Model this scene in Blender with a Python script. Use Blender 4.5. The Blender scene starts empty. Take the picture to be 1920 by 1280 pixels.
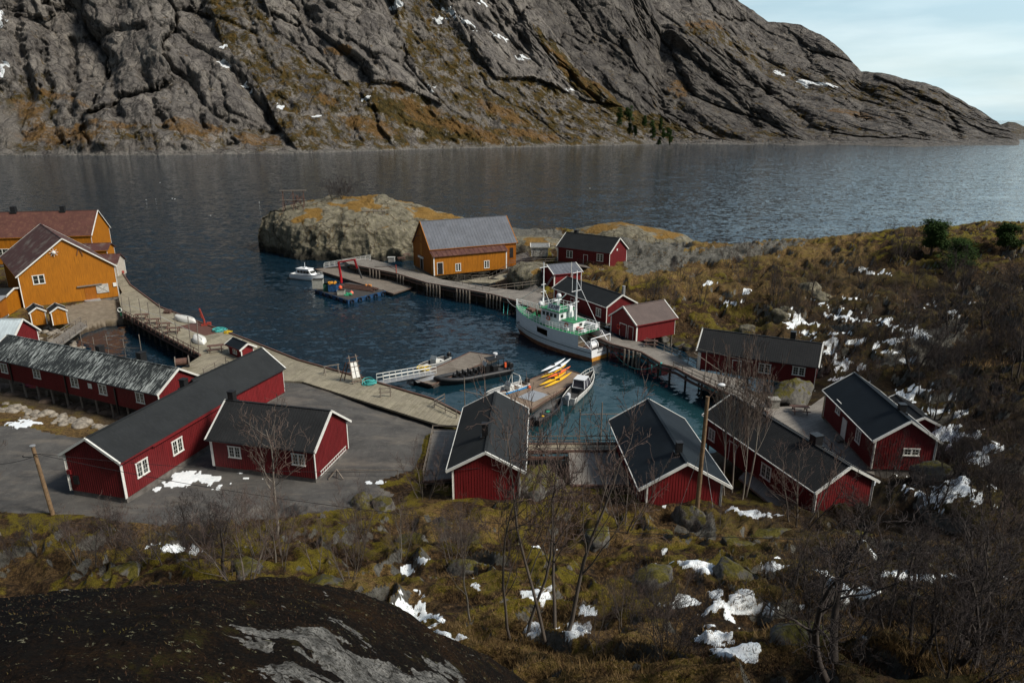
import bpy, math, random
import numpy as np
from mathutils import Vector, Matrix
S = bpy.context.scene
COL = S.collection
# ------------------------------------------------------------------ camera
CAMZ = 35.0; FPX = 1320.0; PITCH = math.atan(415/1320)
cam_d = bpy.data.cameras.new('camera'); cam = bpy.data.objects.new('camera', cam_d); COL.objects.link(cam)
cam_d.sensor_width = 36; cam_d.lens = 36*FPX/1920; cam_d.clip_start = .3; cam_d.clip_end = 60000
cam.location = (0, 0, CAMZ); cam.rotation_euler = (math.pi/2-PITCH, 0, 0)
S.camera = cam
# ------------------------------------------------------------------ light
SUN_EL = math.radians(44); SUN_AZ = Vector((.92, -.38, 0)).normalized()   # towards the sun
w = bpy.data.worlds.new('World'); S.world = w; w.use_nodes = True
nt = w.node_tree; N = nt.nodes; Lk = nt.links
for n in list(N): N.remove(n)
out = N.new('ShaderNodeOutputWorld'); bg = N.new('ShaderNodeBackground'); bg.inputs[1].default_value = .1
sky = N.new('ShaderNodeTexSky'); sky.sky_type = 'NISHITA'; sky.sun_disc = False
sky.sun_elevation = SUN_EL; sky.sun_rotation = math.atan2(SUN_AZ.x, SUN_AZ.y); sky.air_density = 1.0; sky.dust_density = 1.5
tc = N.new('ShaderNodeTexCoord'); mp = N.new('ShaderNodeMapping'); mp.inputs['Scale'].default_value = (1.2, 1.2, 7)
ns = N.new('ShaderNodeTexNoise'); ns.inputs['Scale'].default_value = 2.3; ns.inputs['Detail'].default_value = 7; ns.inputs['Roughness'].default_value = .55
rp = N.new('ShaderNodeValToRGB'); rp.color_ramp.elements[0].position = .36; rp.color_ramp.elements[0].color = (.62,.62,.62,1)
rp.color_ramp.elements[1].position = .66; rp.color_ramp.elements[1].color = (.93,.93,.93,1)
cl = N.new('ShaderNodeMixRGB'); cl.inputs[1].default_value = (3.9, 5.4, 6.0, 1); cl.inputs[2].default_value = (5.9, 7.1, 7.4, 1)
ns2 = N.new('ShaderNodeTexNoise'); ns2.inputs['Scale'].default_value = 3.2; ns2.inputs['Detail'].default_value = 8
mx = N.new('ShaderNodeMixRGB')
Lk.new(tc.outputs['Generated'], mp.inputs[0]); Lk.new(mp.outputs[0], ns.inputs['Vector']); Lk.new(mp.outputs[0], ns2.inputs['Vector'])
sz = N.new('ShaderNodeSeparateXYZ'); Lk.new(tc.outputs['Generated'], sz.inputs[0]); zr = N.new('ShaderNodeMapRange'); zr.inputs[1].default_value = .12; zr.inputs[2].default_value = .75; zr.inputs[3].default_value = 1; zr.inputs[4].default_value = .12
Lk.new(sz.outputs[2], zr.inputs[0]); mm = N.new('ShaderNodeMath'); mm.operation = 'MULTIPLY'
Lk.new(ns.outputs[0], rp.inputs[0]); Lk.new(rp.outputs[0], mm.inputs[0]); Lk.new(zr.outputs[0], mm.inputs[1]); Lk.new(mm.outputs[0], mx.inputs[0]); Lk.new(sky.outputs[0], mx.inputs[1])
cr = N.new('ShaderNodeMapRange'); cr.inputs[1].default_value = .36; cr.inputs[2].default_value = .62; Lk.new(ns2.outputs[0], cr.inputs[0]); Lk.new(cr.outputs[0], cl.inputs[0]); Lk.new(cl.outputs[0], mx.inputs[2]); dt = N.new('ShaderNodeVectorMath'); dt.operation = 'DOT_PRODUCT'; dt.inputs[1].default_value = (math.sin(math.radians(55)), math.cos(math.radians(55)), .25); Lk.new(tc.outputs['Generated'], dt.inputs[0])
dr = N.new('ShaderNodeMapRange'); dr.inputs[1].default_value = -.1; dr.inputs[2].default_value = 1.0; dr.inputs[3].default_value = .36; dr.inputs[4].default_value = 1.22; Lk.new(dt.outputs['Value'], dr.inputs[0])  # sky scaled by direction: unseen left dimmed, right brightened, shaping ambient light and reflections
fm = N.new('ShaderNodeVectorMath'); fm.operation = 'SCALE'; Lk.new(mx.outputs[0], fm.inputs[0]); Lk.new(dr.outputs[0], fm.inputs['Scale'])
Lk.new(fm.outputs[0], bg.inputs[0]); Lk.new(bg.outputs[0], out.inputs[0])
sd = bpy.data.lights.new('sun', 'SUN'); sun = bpy.data.objects.new('sun', sd); COL.objects.link(sun)
sd.energy = 3.3; sd.angle = math.radians(12); sd.color = (1, .93, .82)
sv = Vector((SUN_AZ.x*math.cos(SUN_EL), SUN_AZ.y*math.cos(SUN_EL), math.sin(SUN_EL)))
sun.rotation_euler = (-sv).to_track_quat('-Z', 'Y').to_euler(); sun.location = (60, -30, 120)
S.view_settings.view_transform = 'Standard'; S.view_settings.look = 'None'; S.view_settings.gamma = 1
S.view_settings.exposure = 0.36
# ------------------------------------------------------------------ survey helpers: sight lines of the photo -> world
cp, sp = math.cos(PITCH), math.sin(PITCH)
def direc(px, py):
    v = (640-py)/FPX
    return np.array([(px-960)/FPX, sp*v+cp, cp*v-sp])
def G(px, py, z=0.0):
    d = direc(px, py); t = (z-CAMZ)/d[2]
    return np.array([0, 0, CAMZ])+d*t
def GY(px, py, Y):
    d = direc(px, py); return np.array([0, 0, CAMZ])+d*(Y/d[1])
def proj(x, y, z):
    dz = z-CAMZ; dep = y*cp-dz*sp; u = y*sp+dz*cp
    dep = np.maximum(dep, .01)
    return 960+FPX*x/dep, 640-FPX*u/dep
# ------------------------------------------------------------------ noise
def _h(ix, iy, iz, seed):
    n = (ix.astype(np.int64)*374761393+iy.astype(np.int64)*668265263+iz.astype(np.int64)*2147483647+seed*974711) & 0xffffffff
    n = ((n ^ (n >> 13))*1274126177) & 0xffffffff
    n = ((n ^ (n >> 15))*2246822519) & 0xffffffff
    return ((n ^ (n >> 16)) & 0xffff)/32767.5-1
def vnoise(x, y, z=None, seed=0):
    x = np.asarray(x, float); y = np.asarray(y, float)
    z = np.zeros_like(x) if z is None else np.asarray(z, float)
    ix, iy, iz = np.floor(x), np.floor(y), np.floor(z); fx, fy, fz = x-ix, y-iy, z-iz
    fx = fx*fx*fx*(fx*(fx*6-15)+10); fy = fy*fy*fy*(fy*(fy*6-15)+10); fz = fz*fz*(3-2*fz)
    r = 0
    for a in (0, 1):
        for b in (0, 1):
            for c in (0, 1):
                r = r+_h(ix+a, iy+b, iz+c, seed)*(fx if a else 1-fx)*(fy if b else 1-fy)*(fz if c else 1-fz)
    return r
def fbm(x, y, z=None, o=5, seed=0, g=.5, ridge=False):
    r = 0; a = 1; t = 0; c, s = math.cos(.6), math.sin(.6); x = np.asarray(x, float); y = np.asarray(y, float)
    if z is None: z = np.zeros_like(x)
    for i in range(o):
        n = vnoise(x, y, z, seed+i*17)
        r = r+a*((1-2*np.abs(n)) if ridge else n); t += a; a *= g
        x, y, z = (x*c-y*s)*2.03+5.1, (x*s+y*c)*2.03+1.7, z*2.03+3.3
    return r/t
def worley(x, y, seed=0):
    ix, iy = np.floor(x), np.floor(y); f1 = np.full(x.shape, 9.); f2 = f1.copy(); cr = np.zeros(x.shape)
    for a in (-1, 0, 1):
        for b in (-1, 0, 1):
            cx, cy = ix+a, iy+b; z0 = np.zeros_like(cx); d = np.hypot(cx+.5+.45*_h(cx, cy, z0, seed)-x, cy+.5+.45*_h(cx, cy, z0, seed+7)-y); v = _h(cx, cy, z0, seed+13)
            n = d < f1; f2 = np.where(n, f1, np.minimum(f2, d)); cr = np.where(n, v, cr); f1 = np.where(n, d, f1)
    return cr, f2-f1
def ss(a, b, x):
    t = np.clip((np.asarray(x, float)-a)/(b-a), 0, 1); return t*t*(3-2*t)
def inpoly(px, py, poly):
    r = np.zeros(np.shape(px), bool); j = len(poly)-1
    for i in range(len(poly)):
        xi, yi = poly[i]; xj, yj = poly[j]
        if yi != yj:
            r ^= ((yi > py) != (yj > py)) & (px < (xj-xi)*(py-yi)/(yj-yi)+xi)
        j = i
    return r
# ------------------------------------------------------------------ materials
def srgb(r, g, b):
    f = lambda c: ((c/255+.055)/1.055)**2.4 if c > 10 else c/255/12.92
    return (f(r), f(g), f(b), 1)
class NB:
    def __init__(s, name):
        s.m = bpy.data.materials.new(name); s.m.use_nodes = True; s.t = s.m.node_tree
        s.b = s.t.nodes['Principled BSDF']; s.co = s.t.nodes.new('ShaderNodeTexCoord').outputs['Object']
    def n(s, k, **kw):
        n = s.t.nodes.new(k)
        for a, v in kw.items():
            if a in n.inputs: n.inputs[a].default_value = v
            else: setattr(n, a, v)
        return n
    def l(s, a, b): s.t.links.new(a, b)
    def map(s, sc=(1,1,1), rot=(0,0,0), src=None):
        m = s.n('ShaderNodeMapping'); m.inputs['Scale'].default_value = sc; m.inputs['Rotation'].default_value = rot
        s.l(src or s.co, m.inputs[0]); return m.outputs[0]
    def noise(s, scale, detail=5, rough=.55, src=None, dist=0):
        m = s.n('ShaderNodeTexNoise'); m.inputs['Scale'].default_value = scale; m.inputs['Detail'].default_value = detail
        m.inputs['Roughness'].default_value = rough; m.inputs['Distortion'].default_value = dist
        s.l(src or s.co, m.inputs['Vector']); return m.outputs[0]
    def ramp(s, src, pts):
        r = s.n('ShaderNodeValToRGB'); e = r.color_ramp.elements
        while len(e) < len(pts): e.new(.5)
        for i, (p, c) in enumerate(pts):
            e[i].position = p; e[i].color = c if len(c) == 4 else (*c, 1)
        s.l(src, r.inputs[0]); return r.outputs[0]
    def fr(s, src, a, b):                                             # scalar map range
        r = s.n('ShaderNodeMapRange'); r.inputs[1].default_value = a; r.inputs[2].default_value = b; s.l(src, r.inputs[0]); return r.outputs[0]
    def mix(s, f, a, b, mode='MIX'):
        m = s.n('ShaderNodeMixRGB', blend_type=mode)
        for i, v in ((0, f), (1, a), (2, b)):
            if hasattr(v, 'is_linked'): s.l(v, m.inputs[i])
            else: m.inputs[i].default_value = v if i == 0 else (v if len(v) == 4 else (*v, 1))
        return m.outputs[0]
    def math(s, op, a, b=0.0):
        m = s.n('ShaderNodeMath', operation=op)
        for i, v in ((0, a), (1, b)):
            if hasattr(v, 'is_linked'): s.l(v, m.inputs[i])
            else: m.inputs[i].default_value = v
        return m.outputs[0]
    def attr(s, name):
        a = s.n('ShaderNodeAttribute'); a.attribute_name = name; return a
    def bump(s, h, st=.5, d=.05, nrm=None):
        b = s.n('ShaderNodeBump'); b.inputs['Strength'].default_value = st; b.inputs['Distance'].default_value = d
        s.l(h, b.inputs['Height'])
        if nrm: s.l(nrm, b.inputs['Normal'])
        return b.outputs[0]
    def done(s, col=None, rough=None, nrm=None, spec=None, metal=None):
        if col is not None:
            if hasattr(col, 'is_linked'): s.l(col, s.b.inputs['Base Color'])
            else: s.b.inputs['Base Color'].default_value = col if len(col) == 4 else (*col, 1)
        if rough is not None:
            if hasattr(rough, 'is_linked'): s.l(rough, s.b.inputs['Roughness'])
            else: s.b.inputs['Roughness'].default_value = rough
        if nrm: s.l(nrm, s.b.inputs['Normal'])
        if spec is not None: s.b.inputs['Specular IOR Level'].default_value = spec
        if metal is not None: s.b.inputs['Metallic'].default_value = metal
        return s.m
def sc3(c, k): return tuple(min(1, x*k) for x in c[:3])
def plain(name, c, rough=.6, var=.25, scale=3, spec=.4, metal=0, bump=.2):
    b = NB(name); n = b.noise(scale, 6, .6)
    col = b.ramp(n, [(.3, sc3(c, 1-var)), (.7, sc3(c, 1+var))])
    return b.done(col, rough, b.bump(n, bump, .02), spec, metal)
def painted(name, c, weather=(.12,.09,.07), amt=.35):
    b = NB(name); st = b.map((6, 6, .35)); n = b.noise(1.6, 6, .6, st); n2 = b.noise(.35, 5, .6); n3 = b.noise(9, 4, .6, b.map((3,3,.5)))
    col = b.ramp(n, [(.28, sc3(c, .52)), (.5, c[:3]), (.72, sc3(c, 1.28))])
    col = b.mix(b.fr(n2, .35, .75), col, b.mix(.5, col, sc3(c, .75)))
    wm = b.math('MULTIPLY', b.fr(n3, .6, .8), amt)
    col = b.mix(wm, col, weather)
    return b.done(col, .62, b.bump(n, .25, .02), .3)
def roofmat(name, c, c2, streak=(1.5, .25, 1), sc=4, patches=.5, rough=.7, spec=.35):
    b = NB(name); n = b.noise(.5, 6, .6); n2 = b.noise(sc, 5, .6, b.map(streak)); n3 = b.noise(30, 2, .5)
    col = b.ramp(n, [(.3, sc3(c, .8)), (.7, sc3(c, 1.2))])
    col = b.mix(b.math('MULTIPLY', b.fr(n2, .5, .75), patches), col, c2)
    return b.done(col, rough, b.bump(n3, .25, .01), spec)
def planks(name, c1, c2, wdt=.14, ln=3.6, rot=0, dirt=(.05,.045,.04), moss=0, rough=.8):
    b = NB(name); m = b.map((1,1,1), (0,0,rot))
    br = b.n('ShaderNodeTexBrick'); b.l(m, br.inputs['Vector'])
    br.inputs['Scale'].default_value = 1; br.inputs['Brick Width'].default_value = ln; br.inputs['Row Height'].default_value = wdt
    br.inputs['Mortar Size'].default_value = .009; br.inputs['Color1'].default_value = (*c1[:3], 1); br.inputs['Color2'].default_value = (*c2[:3], 1)
    br.inputs['Mortar'].default_value = (*dirt, 1); br.inputs['Bias'].default_value = 0
    n = b.noise(.25, 6, .65); n2 = b.noise(1.3, 6, .6)
    col = b.mix(b.fr(n, .42, .75), br.outputs[0], b.mix(.55, br.outputs[0], dirt))
    col = b.mix(b.math('MULTIPLY', b.fr(n2, .4, .7), .35), col, sc3(c2, .6))
    if moss: col = b.mix(b.math('MULTIPLY', b.fr(b.noise(.6, 6, .7), .5, .62), moss), col, (.06,.055,.02))
    return b.done(col, rough, b.bump(br.outputs['Fac'], .3, .01), .25)
RED = painted('red_paint', (.135,.011,.013)); RED2 = painted('bright_red_paint', (.175,.013,.015))
YEL = painted('ochre_paint', (.36,.130,.005), (.15,.07,.02), .3); YEL2 = painted('deep_ochre_paint', (.30,.095,.005), (.15,.07,.02), .3)
WHT = plain('white_paint', (.66,.66,.62), .5, .1); GREYW = plain('weathered_wood', (.17,.145,.12), .85, .35, 5)
DARKW = plain('dark_wet_wood', (.05,.042,.035), .8, .5, 4); OLDW = plain('brown_old_wood', (.11,.06,.045), .85, .4, 5)
BLACK = plain('black_metal', (.012,.012,.013), .45, .3); STEEL = plain('galvanised_steel', (.42,.43,.44), .45, .15, 5, .5, .5)
R_BLK = roofmat('black_felt_roof', (.017,.019,.020), (.032,.034,.035), spec=.2); R_BLU = roofmat('blue_black_felt_roof', (.009,.014,.019), (.018,.024,.030), spec=.2)
R_GRY = roofmat('dark_ribbed_roof', (.020,.021,.022), (.036,.037,.038), rough=.65, spec=.2)
R_SLT = roofmat('old_tin_roof', (.10,.11,.13), (.16,.165,.18), (.9,.15,1), 3, .6); R_BRN = roofmat('brown_tile_roof', (.085,.062,.055), (.13,.10,.09), (1,.4,1), 4)
R_RST = roofmat('rusty_tin_roof', (.085,.034,.026), (.16,.08,.048), (.8,.3,1), 2, .8); R_RST2 = roofmat('dark_rusty_roof', (.075,.032,.028), (.27,.26,.22), (.5,.1,1), .9, .55)
R_TIN = roofmat('pale_tin_roof', (.45,.52,.55), (.3,.33,.36), (2,.1,1), 3)
def lichen_roof():
    b = NB('lichen_streaked_roof'); n = b.noise(1.0, 6, .7, b.map((7, .8, .8))); n2 = b.noise(.22, 4, .6)
    f = b.fr(b.math('ADD', n, b.math('MULTIPLY', n2, .45)), .76, .81)
    col = b.mix(f, (.022,.026,.027), b.mix(b.noise(2.0), (.24,.27,.26), (.46,.49,.47)))
    return b.done(col, .75, b.bump(n, .3, .02), .3)
R_LIC = lichen_roof()
def glass_mat():
    b = NB('window_glass'); n = b.noise(1.2, 3)
    return b.done(b.ramp(n, [(.35, (.012,.014,.013)), (.75, (.05,.055,.045))]), .08, None, .6)
GLASS = glass_mat()
D_QUAY = planks('quay_planks', (.36,.325,.235), (.27,.24,.175), .16, 4, 0, (.07,.06,.05), .3)
D_GREY = planks('grey_deck_planks', (.29,.265,.23), (.21,.19,.165), .14, 3.6, 0, (.05,.045,.04))
D_FLOT = planks('pontoon_planks', (.26,.23,.19), (.19,.16,.13), .14, 2.4, 0, (.05,.04,.035), .15)
D_BRN = planks('brown_planks', (.30,.22,.155), (.22,.165,.12), .18, 2.4, 0, (.08,.06,.045))
# ------------------------------------------------------------------ mesh builder
class MB:
    def __init__(s): s.v = []; s.f = []
    def add(s, vs, fs):
        k = len(s.v); s.v += [tuple(v) for v in vs]; s.f += [tuple(i+k for i in f) for f in fs]; return s
    def box(s, x0, x1, y0, y1, z0, z1, M=None):
        vs = [Vector(v) for v in ((x0,y0,z0),(x1,y0,z0),(x1,y1,z0),(x0,y1,z0),(x0,y0,z1),(x1,y0,z1),(x1,y1,z1),(x0,y1,z1))]
        if M: vs = [M @ v for v in vs]
        return s.add(vs, [(3,2,1,0),(4,5,6,7),(0,1,5,4),(1,2,6,5),(2,3,7,6),(3,0,4,7)])
    def cbox(s, cx, cy, cz, sx, sy, sz, rz=0):
        M = Matrix.Translation((cx,cy,cz)) @ Matrix.Rotation(rz, 4, 'Z')
        return s.box(-sx/2, sx/2, -sy/2, sy/2, -sz/2, sz/2, M)
    def bar(s, p, q, w=.1, h=None, up=(0,0,1)):
        h = h or w; p = Vector(p); q = Vector(q); d = (q-p); L = d.length
        if L < 1e-6: return s
        d.normalize(); u = Vector(up)
        if abs(d.dot(u)) > .98: u = Vector((1,0,0))
        a = d.cross(u).normalized(); b = a.cross(d).normalized()
        vs = [o+a*(i*w/2)+b*(j*h/2) for o in (p, q) for i, j in ((-1,-1),(1,-1),(1,1),(-1,1))]
        return s.add(vs, [(0,1,2,3),(7,6,5,4),(0,4,5,1),(1,5,6,2),(2,6,7,3),(3,7,4,0)])
    def tube(s, pts, r, n=8, cap=True):
        pts = [Vector(p) for p in pts]; m = len(pts); rr = r if isinstance(r, (list, tuple)) else [r]*m
        vs = []; a0 = None
        for i, p in enumerate(pts):
            d = (pts[min(i+1, m-1)]-pts[max(i-1, 0)])
            d = d.normalized() if d.length > 1e-9 else Vector((0,0,1))
            if a0 is None:
                a0 = d.cross(Vector((0,0,1))) if abs(d.z) < .95 else d.cross(Vector((1,0,0)))
            a = (a0-d*a0.dot(d)); a = a.normalized() if a.length > 1e-6 else d.orthogonal().normalized(); a0 = a; b = d.cross(a)
            vs += [p+(a*math.cos(t)+b*math.sin(t))*rr[i] for t in (2*math.pi*k/n for k in range(n))]
        fs = [(i*n+k, i*n+(k+1)%n, (i+1)*n+(k+1)%n, (i+1)*n+k) for i in range(m-1) for k in range(n)]
        if cap: fs += [tuple(range(n-1, -1, -1)), tuple(range((m-1)*n, m*n))]
        return s.add(vs, fs)
    def prism(s, poly, z0, z1):
        n = len(poly); vs = [(x,y,z0) for x,y in poly]+[(x,y,z1) for x,y in poly]
        a = sum(poly[i][0]*poly[(i+1)%n][1]-poly[(i+1)%n][0]*poly[i][1] for i in range(n))
        fs = [tuple(range(n-1,-1,-1)), tuple(range(n, 2*n))]+[(i,(i+1)%n,n+(i+1)%n,n+i) for i in range(n)]
        if a < 0: fs = [f[::-1] for f in fs]
        return s.add(vs, fs)
    def sphere(s, c, r, n=10, m=6, sc=(1,1,1)):
        vs = [(c[0], c[1], c[2]-r*sc[2])]
        for j in range(1, m):
            t = math.pi*j/m
            vs += [(c[0]+r*sc[0]*math.sin(t)*math.cos(2*math.pi*k/n), c[1]+r*sc[1]*math.sin(t)*math.sin(2*math.pi*k/n), c[2]-r*sc[2]*math.cos(t)) for k in range(n)]
        vs.append((c[0], c[1], c[2]+r*sc[2])); L = len(vs)-1
        fs = [(0, 1+(k+1)%n, 1+k) for k in range(n)]
        for j in range(m-2):
            o = 1+j*n; fs += [(o+k, o+(k+1)%n, o+n+(k+1)%n, o+n+k) for k in range(n)]
        o = 1+(m-2)*n; fs += [(o+k, o+(k+1)%n, L) for k in range(n)]
        return s.add(vs, fs)
    def torus(s, c, R, r, n=14, m=6, axis='Z', M=None):
        vs = []
        for i in range(n):
            a = 2*math.pi*i/n
            for k in range(m):
                b = 2*math.pi*k/m; q = R+r*math.cos(b); v = (q*math.cos(a), q*math.sin(a), r*math.sin(b))
                if axis == 'Y': v = (v[0], v[2], v[1])
                if axis == 'X': v = (v[2], v[0], v[1])
                v = Vector(v)
                if M: v = M @ v
                vs.append(v+Vector(c))
        return s.add(vs, [(i*m+k, ((i+1)%n)*m+k, ((i+1)%n)*m+(k+1)%m, i*m+(k+1)%m) for i in range(n) for k in range(m)])
    def loft(s, rings, close=True, cap=True):
        n = len(rings[0]); vs = [v for r in rings for v in r]
        e = n if close else n-1
        fs = [(i*n+k, i*n+(k+1)%n, (i+1)*n+(k+1)%n, (i+1)*n+k) for i in range(len(rings)-1) for k in range(e)]
        if cap: fs += [tuple(range(n-1,-1,-1)), tuple(range((len(rings)-1)*n, len(rings)*n))]
        return s.add(vs, fs)
    def build(s, name, mat, parent=None, smooth=False, fix=False):
        me = bpy.data.meshes.new(name); me.from_pydata([tuple(v) for v in s.v], [], s.f); me.materials.append(mat); me.update()
        if fix:
            import bmesh
            bm = bmesh.new(); bm.from_mesh(me); bmesh.ops.recalc_face_normals(bm, faces=bm.faces); bm.to_mesh(me); bm.free()
        if smooth: me.polygons.foreach_set('use_smooth', [True]*len(me.polygons))
        o = bpy.data.objects.new(name, me); COL.objects.link(o)
        if parent: o.parent = parent
        return o
def tag(o, label=None, cat=None, group=None, kind=None):
    if label: o['label'] = label
    if cat: o['category'] = cat
    if group: o['group'] = group
    if kind: o['kind'] = kind
    return o
def thing(name, label, cat, loc=(0,0,0), rz=0, group=None):
    o = bpy.data.objects.new(name, None); COL.objects.link(o); o.empty_display_size = .3
    o.location = [float(c) for c in loc]; o.rotation_euler = (0, 0, rz); return tag(o, label, cat, group)
def gridmesh(name, P, mat, attrs=None, smooth=True, keep=None):
    R, C = P.shape[:2]; me = bpy.data.meshes.new(name)
    idx = np.arange(R*C).reshape(R, C)
    q = np.stack([idx[:-1,:-1], idx[:-1,1:], idx[1:,1:], idx[1:,:-1]], -1).reshape(-1, 4)
    if keep is not None: q = q[keep[:-1,:-1].reshape(-1)]
    me.vertices.add(R*C); me.vertices.foreach_set('co', P.reshape(-1).astype(np.float32))
    me.loops.add(q.size); me.loops.foreach_set('vertex_index', q.reshape(-1).astype(np.int32))
    me.polygons.add(len(q)); me.polygons.foreach_set('loop_start', np.arange(0, q.size, 4, dtype=np.int32)); me.polygons.foreach_set('loop_total', np.full(len(q), 4, np.int32))
    me.update(calc_edges=True); me.validate()
    if smooth: me.polygons.foreach_set('use_smooth', np.ones(len(me.polygons), bool))
    for k, v in (attrs or {}).items():
        a = me.attributes.new(k, 'FLOAT', 'POINT'); a.data.foreach_set('value', v.reshape(-1).astype(np.float32))
    me.materials.append(mat)
    o = bpy.data.objects.new(name, me); COL.objects.link(o); return o
# ================================================================== SETTING
# ---- near terrain: surveyed heights, interpolated
ctl = []
def C_(z, *pp):
    for p in pp: ctl.append(tuple(G(p[0], p[1], z)))
C_(-3, (700,600),(850,620),(950,680),(1060,640),(1180,720),(600,620),(480,560),(300,500),(230,430),(100,330),(600,500),(560,400),(880,520),(1080,760),(940,790),(300,380),(900,380),(1150,410),(1400,420))
C_(-2, (660,506),(700,515),(760,528),(850,548),(940,572),(240,520),(222,500),(275,548),(1060,800),(1230,770),(700,700),(1250,720),(500,640),(840,745),(250,650),(300,665),(190,645),(330,690))
for p in ((-140,230),(-60,260),(60,270),(160,260),(0,240),(-160,190),(-90,240),(200,230)): ctl.append((*p, -5))
C_(2.25, (600,740),(700,790),(790,830),(760,870),(650,900),(540,890),(700,900),(420,780),(560,700),(640,730))
C_(1.2, (820,780),(860,800),(480,670),(400,645),(700,745))
C_(2.4, (300,960),(130,940),(20,940),(20,850),(100,850),(450,930),(560,930),(60,880),(-150,900),(-150,1000),(200,960))
C_(2.2, (250,850),(150,815),(60,790),(-40,775),(320,820),(390,800))
C_(.4, (150,765),(60,750),(0,740),(250,790),(330,770),(200,740)); C_(-.6, (100,705),(20,690))
C_(1.9, (100,590),(30,600),(200,560),(150,580),(60,540),(0,480),(210,520),(0,560),(-100,560),(-150,600),(-100,680))
C_(.6, (100,640),(60,625)); C_(1.2, (215,600),(160,615),(145,600)); C_(.5, (170,450),(240,545))
C_(2.2, (300,600),(380,690)); C_(-1.5, (250,575),(330,608),(420,650))
# right of the harbour
C_(-.8, (1080,855),(1250,830),(1330,800),(1400,720),(1250,655),(1290,670),(1370,700),(1450,735)); C_(1.4, (1080,900),(1160,905)); C_(0, (1320,860),(1180,850))
C_(2.9, (900,930),(985,930),(1180,950),(1080,925)); C_(2.2, (800,905),(760,930)); C_(3.1, (1250,957),(1350,960)); C_(1.2, (1330,890)); C_(2.2, (1400,920),(1440,940))
C_(2.8, (1530,965),(1480,960)); C_(1.3, (1520,800),(1500,830),(1560,860),(1470,790)); C_(2.6, (1630,950),(1600,940)); C_(2.4, (1650,890),(1700,885))
C_(3.4, (1750,880),(1680,920)); C_(2.2, (1560,760)); C_(3.2, (1600,700),(1660,730)); C_(4.8, (1730,780),(1780,820)); C_(5.4, (1820,870),(1800,940))
C_(2.6, (1540,700),(1530,640)); C_(1.0, (1480,700),(1300,650)); C_(.6, (1370,725))
C_(2.6, (1290,600),(1350,600),(1240,600),(1420,600)); C_(3.4, (1200,540),(1250,560),(1130,515)); C_(4.6, (1160,520),(1300,540)); C_(5.0, (1350,540),(1400,560)); C_(4.6, (1450,610))
C_(3.7, (1100,497),(1170,492),(1050,480),(1000,470)); C_(2.3, (960,490),(980,540),(850,530),(760,505),(700,495),(660,492),(900,545)); C_(2, (960,425),(1030,435))
C_(4.5, (1250,500)); C_(5.5, (1330,505),(1400,520)); C_(6.8, (1500,540),(1450,500)); C_(5.5, (1550,610),(1600,640)); C_(7.5, (1550,500),(1600,520)); C_(9.3, (1700,510),(1620,470)); C_(6.3, (1650,600),(1700,590)); C_(7, (1760,555),(1700,640))
C_(5.0, (1650,680)); C_(9.5, (1800,500)); C_(11, (1900,500)); C_(8, (1900,548),(1850,545)); C_(10.5, (1960,590),(1900,578)); C_(9.0, (1820,600)); C_(7.6, (1740,625),(1900,690)); C_(6.6, (1760,700),(1850,740)); C_(8, (1960,780))
C_(6, (1250,478),(1400,472)); C_(9, (1500,470)); C_(12.8, (1700,450),(1900,440),(2050,440)); C_(5.5,(1150,455)); C_(6.5, (1200,452))
for px, py, Y in ((1640,437,158),(1900,419,152),(1500,455,165),(1400,465,170),(1770,425,156),(2100,420,150)): ctl.append(tuple(GY(px, py, Y)))
for px, z, Y in ((1900,2,195),(1700,2,200),(1500,-2,200),(1300,-3,205),(2100,4,190)): ctl.append(((px-960)/FPX*Y, Y, z))
# foreground slope
for z, py in ((4.6,1000),(7.2,1050),(10,1100),(13,1150),(16,1200),(19.3,1290)):
    C_(z, *[(px, py) for px in (1000,1250,1500,1750,2000)])
C_(6.3, (1900,960),(1850,920)); C_(2.7, (400,985)); C_(4.2, (60,1010),(250,1020),(420,1030)); C_(4.4, (600,990),(800,985)); C_(7, (600,1050),(800,1045),(200,1065)); C_(9.6, (700,1100),(860,1100),(300,1110)); C_(12, (750,1150),(900,1150)); C_(15, (900,1200),(980,1240))
for p in ((-6,20,15),(-14,24,12),(-3,14,19),(2,12,22),(8,10,24),(0,3,27),(-10,8,21),(15,5,27),(25,15,22),(-25,15,14),(-30,35,5),(-40,20,8),(40,30,16),(5,-5,30),(-10,-5,24),(30,0,28),(-60,30,3)): ctl.append(p)
ctl = np.array(ctl)
def _rbf_fit(P):
    n = len(P); D = np.hypot(P[:,0][:,None]-P[:,0], P[:,1][:,None]-P[:,1])
    D = D+np.eye(n)*-.35
    A = np.zeros((n+1, n+1)); A[:n,:n] = D; A[n,:n] = 1; A[:n,n] = 1
    return np.linalg.solve(A, np.append(P[:,2], 0))
_w = _rbf_fit(ctl)
def base_h(x, y):
    x = np.asarray(x, float); y = np.asarray(y, float); r = np.full(x.shape, _w[-1])
    for k in range(len(ctl)): r = r+_w[k]*np.sqrt((x-ctl[k,0])**2+(y-ctl[k,1])**2+.3)
    return r
FLAT = [[(0,1000),(0,790),(290,850),(430,700),(560,700),(860,800),(800,905),(740,905),(600,925),(420,955),(300,985)], [(0,660),(0,560),(230,540),(240,600),(130,600),(60,640)]]
def rough_mask(x, y, z):
    px, py = proj(x, y, z); m = np.ones(np.shape(px))
    for p in FLAT: m = np.where(inpoly(px, py, p), .06, m)
    m = np.where(z < .2, .35, m); m = np.where((py < 960) & (px < 1000) & (m > .1), .25, m)
    m = np.where((py > 700) & (py < 955) & (px < 1660), np.minimum(m, .15), m)
    return m
HX = np.linspace(-260, 260, 521); HY = np.linspace(-10, 300, 311)
_gx, _gy = np.meshgrid(HX, HY)
_bh = base_h(_gx, _gy)
_wx, _wy = proj(_gx, _gy, 0*_gx)
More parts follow.
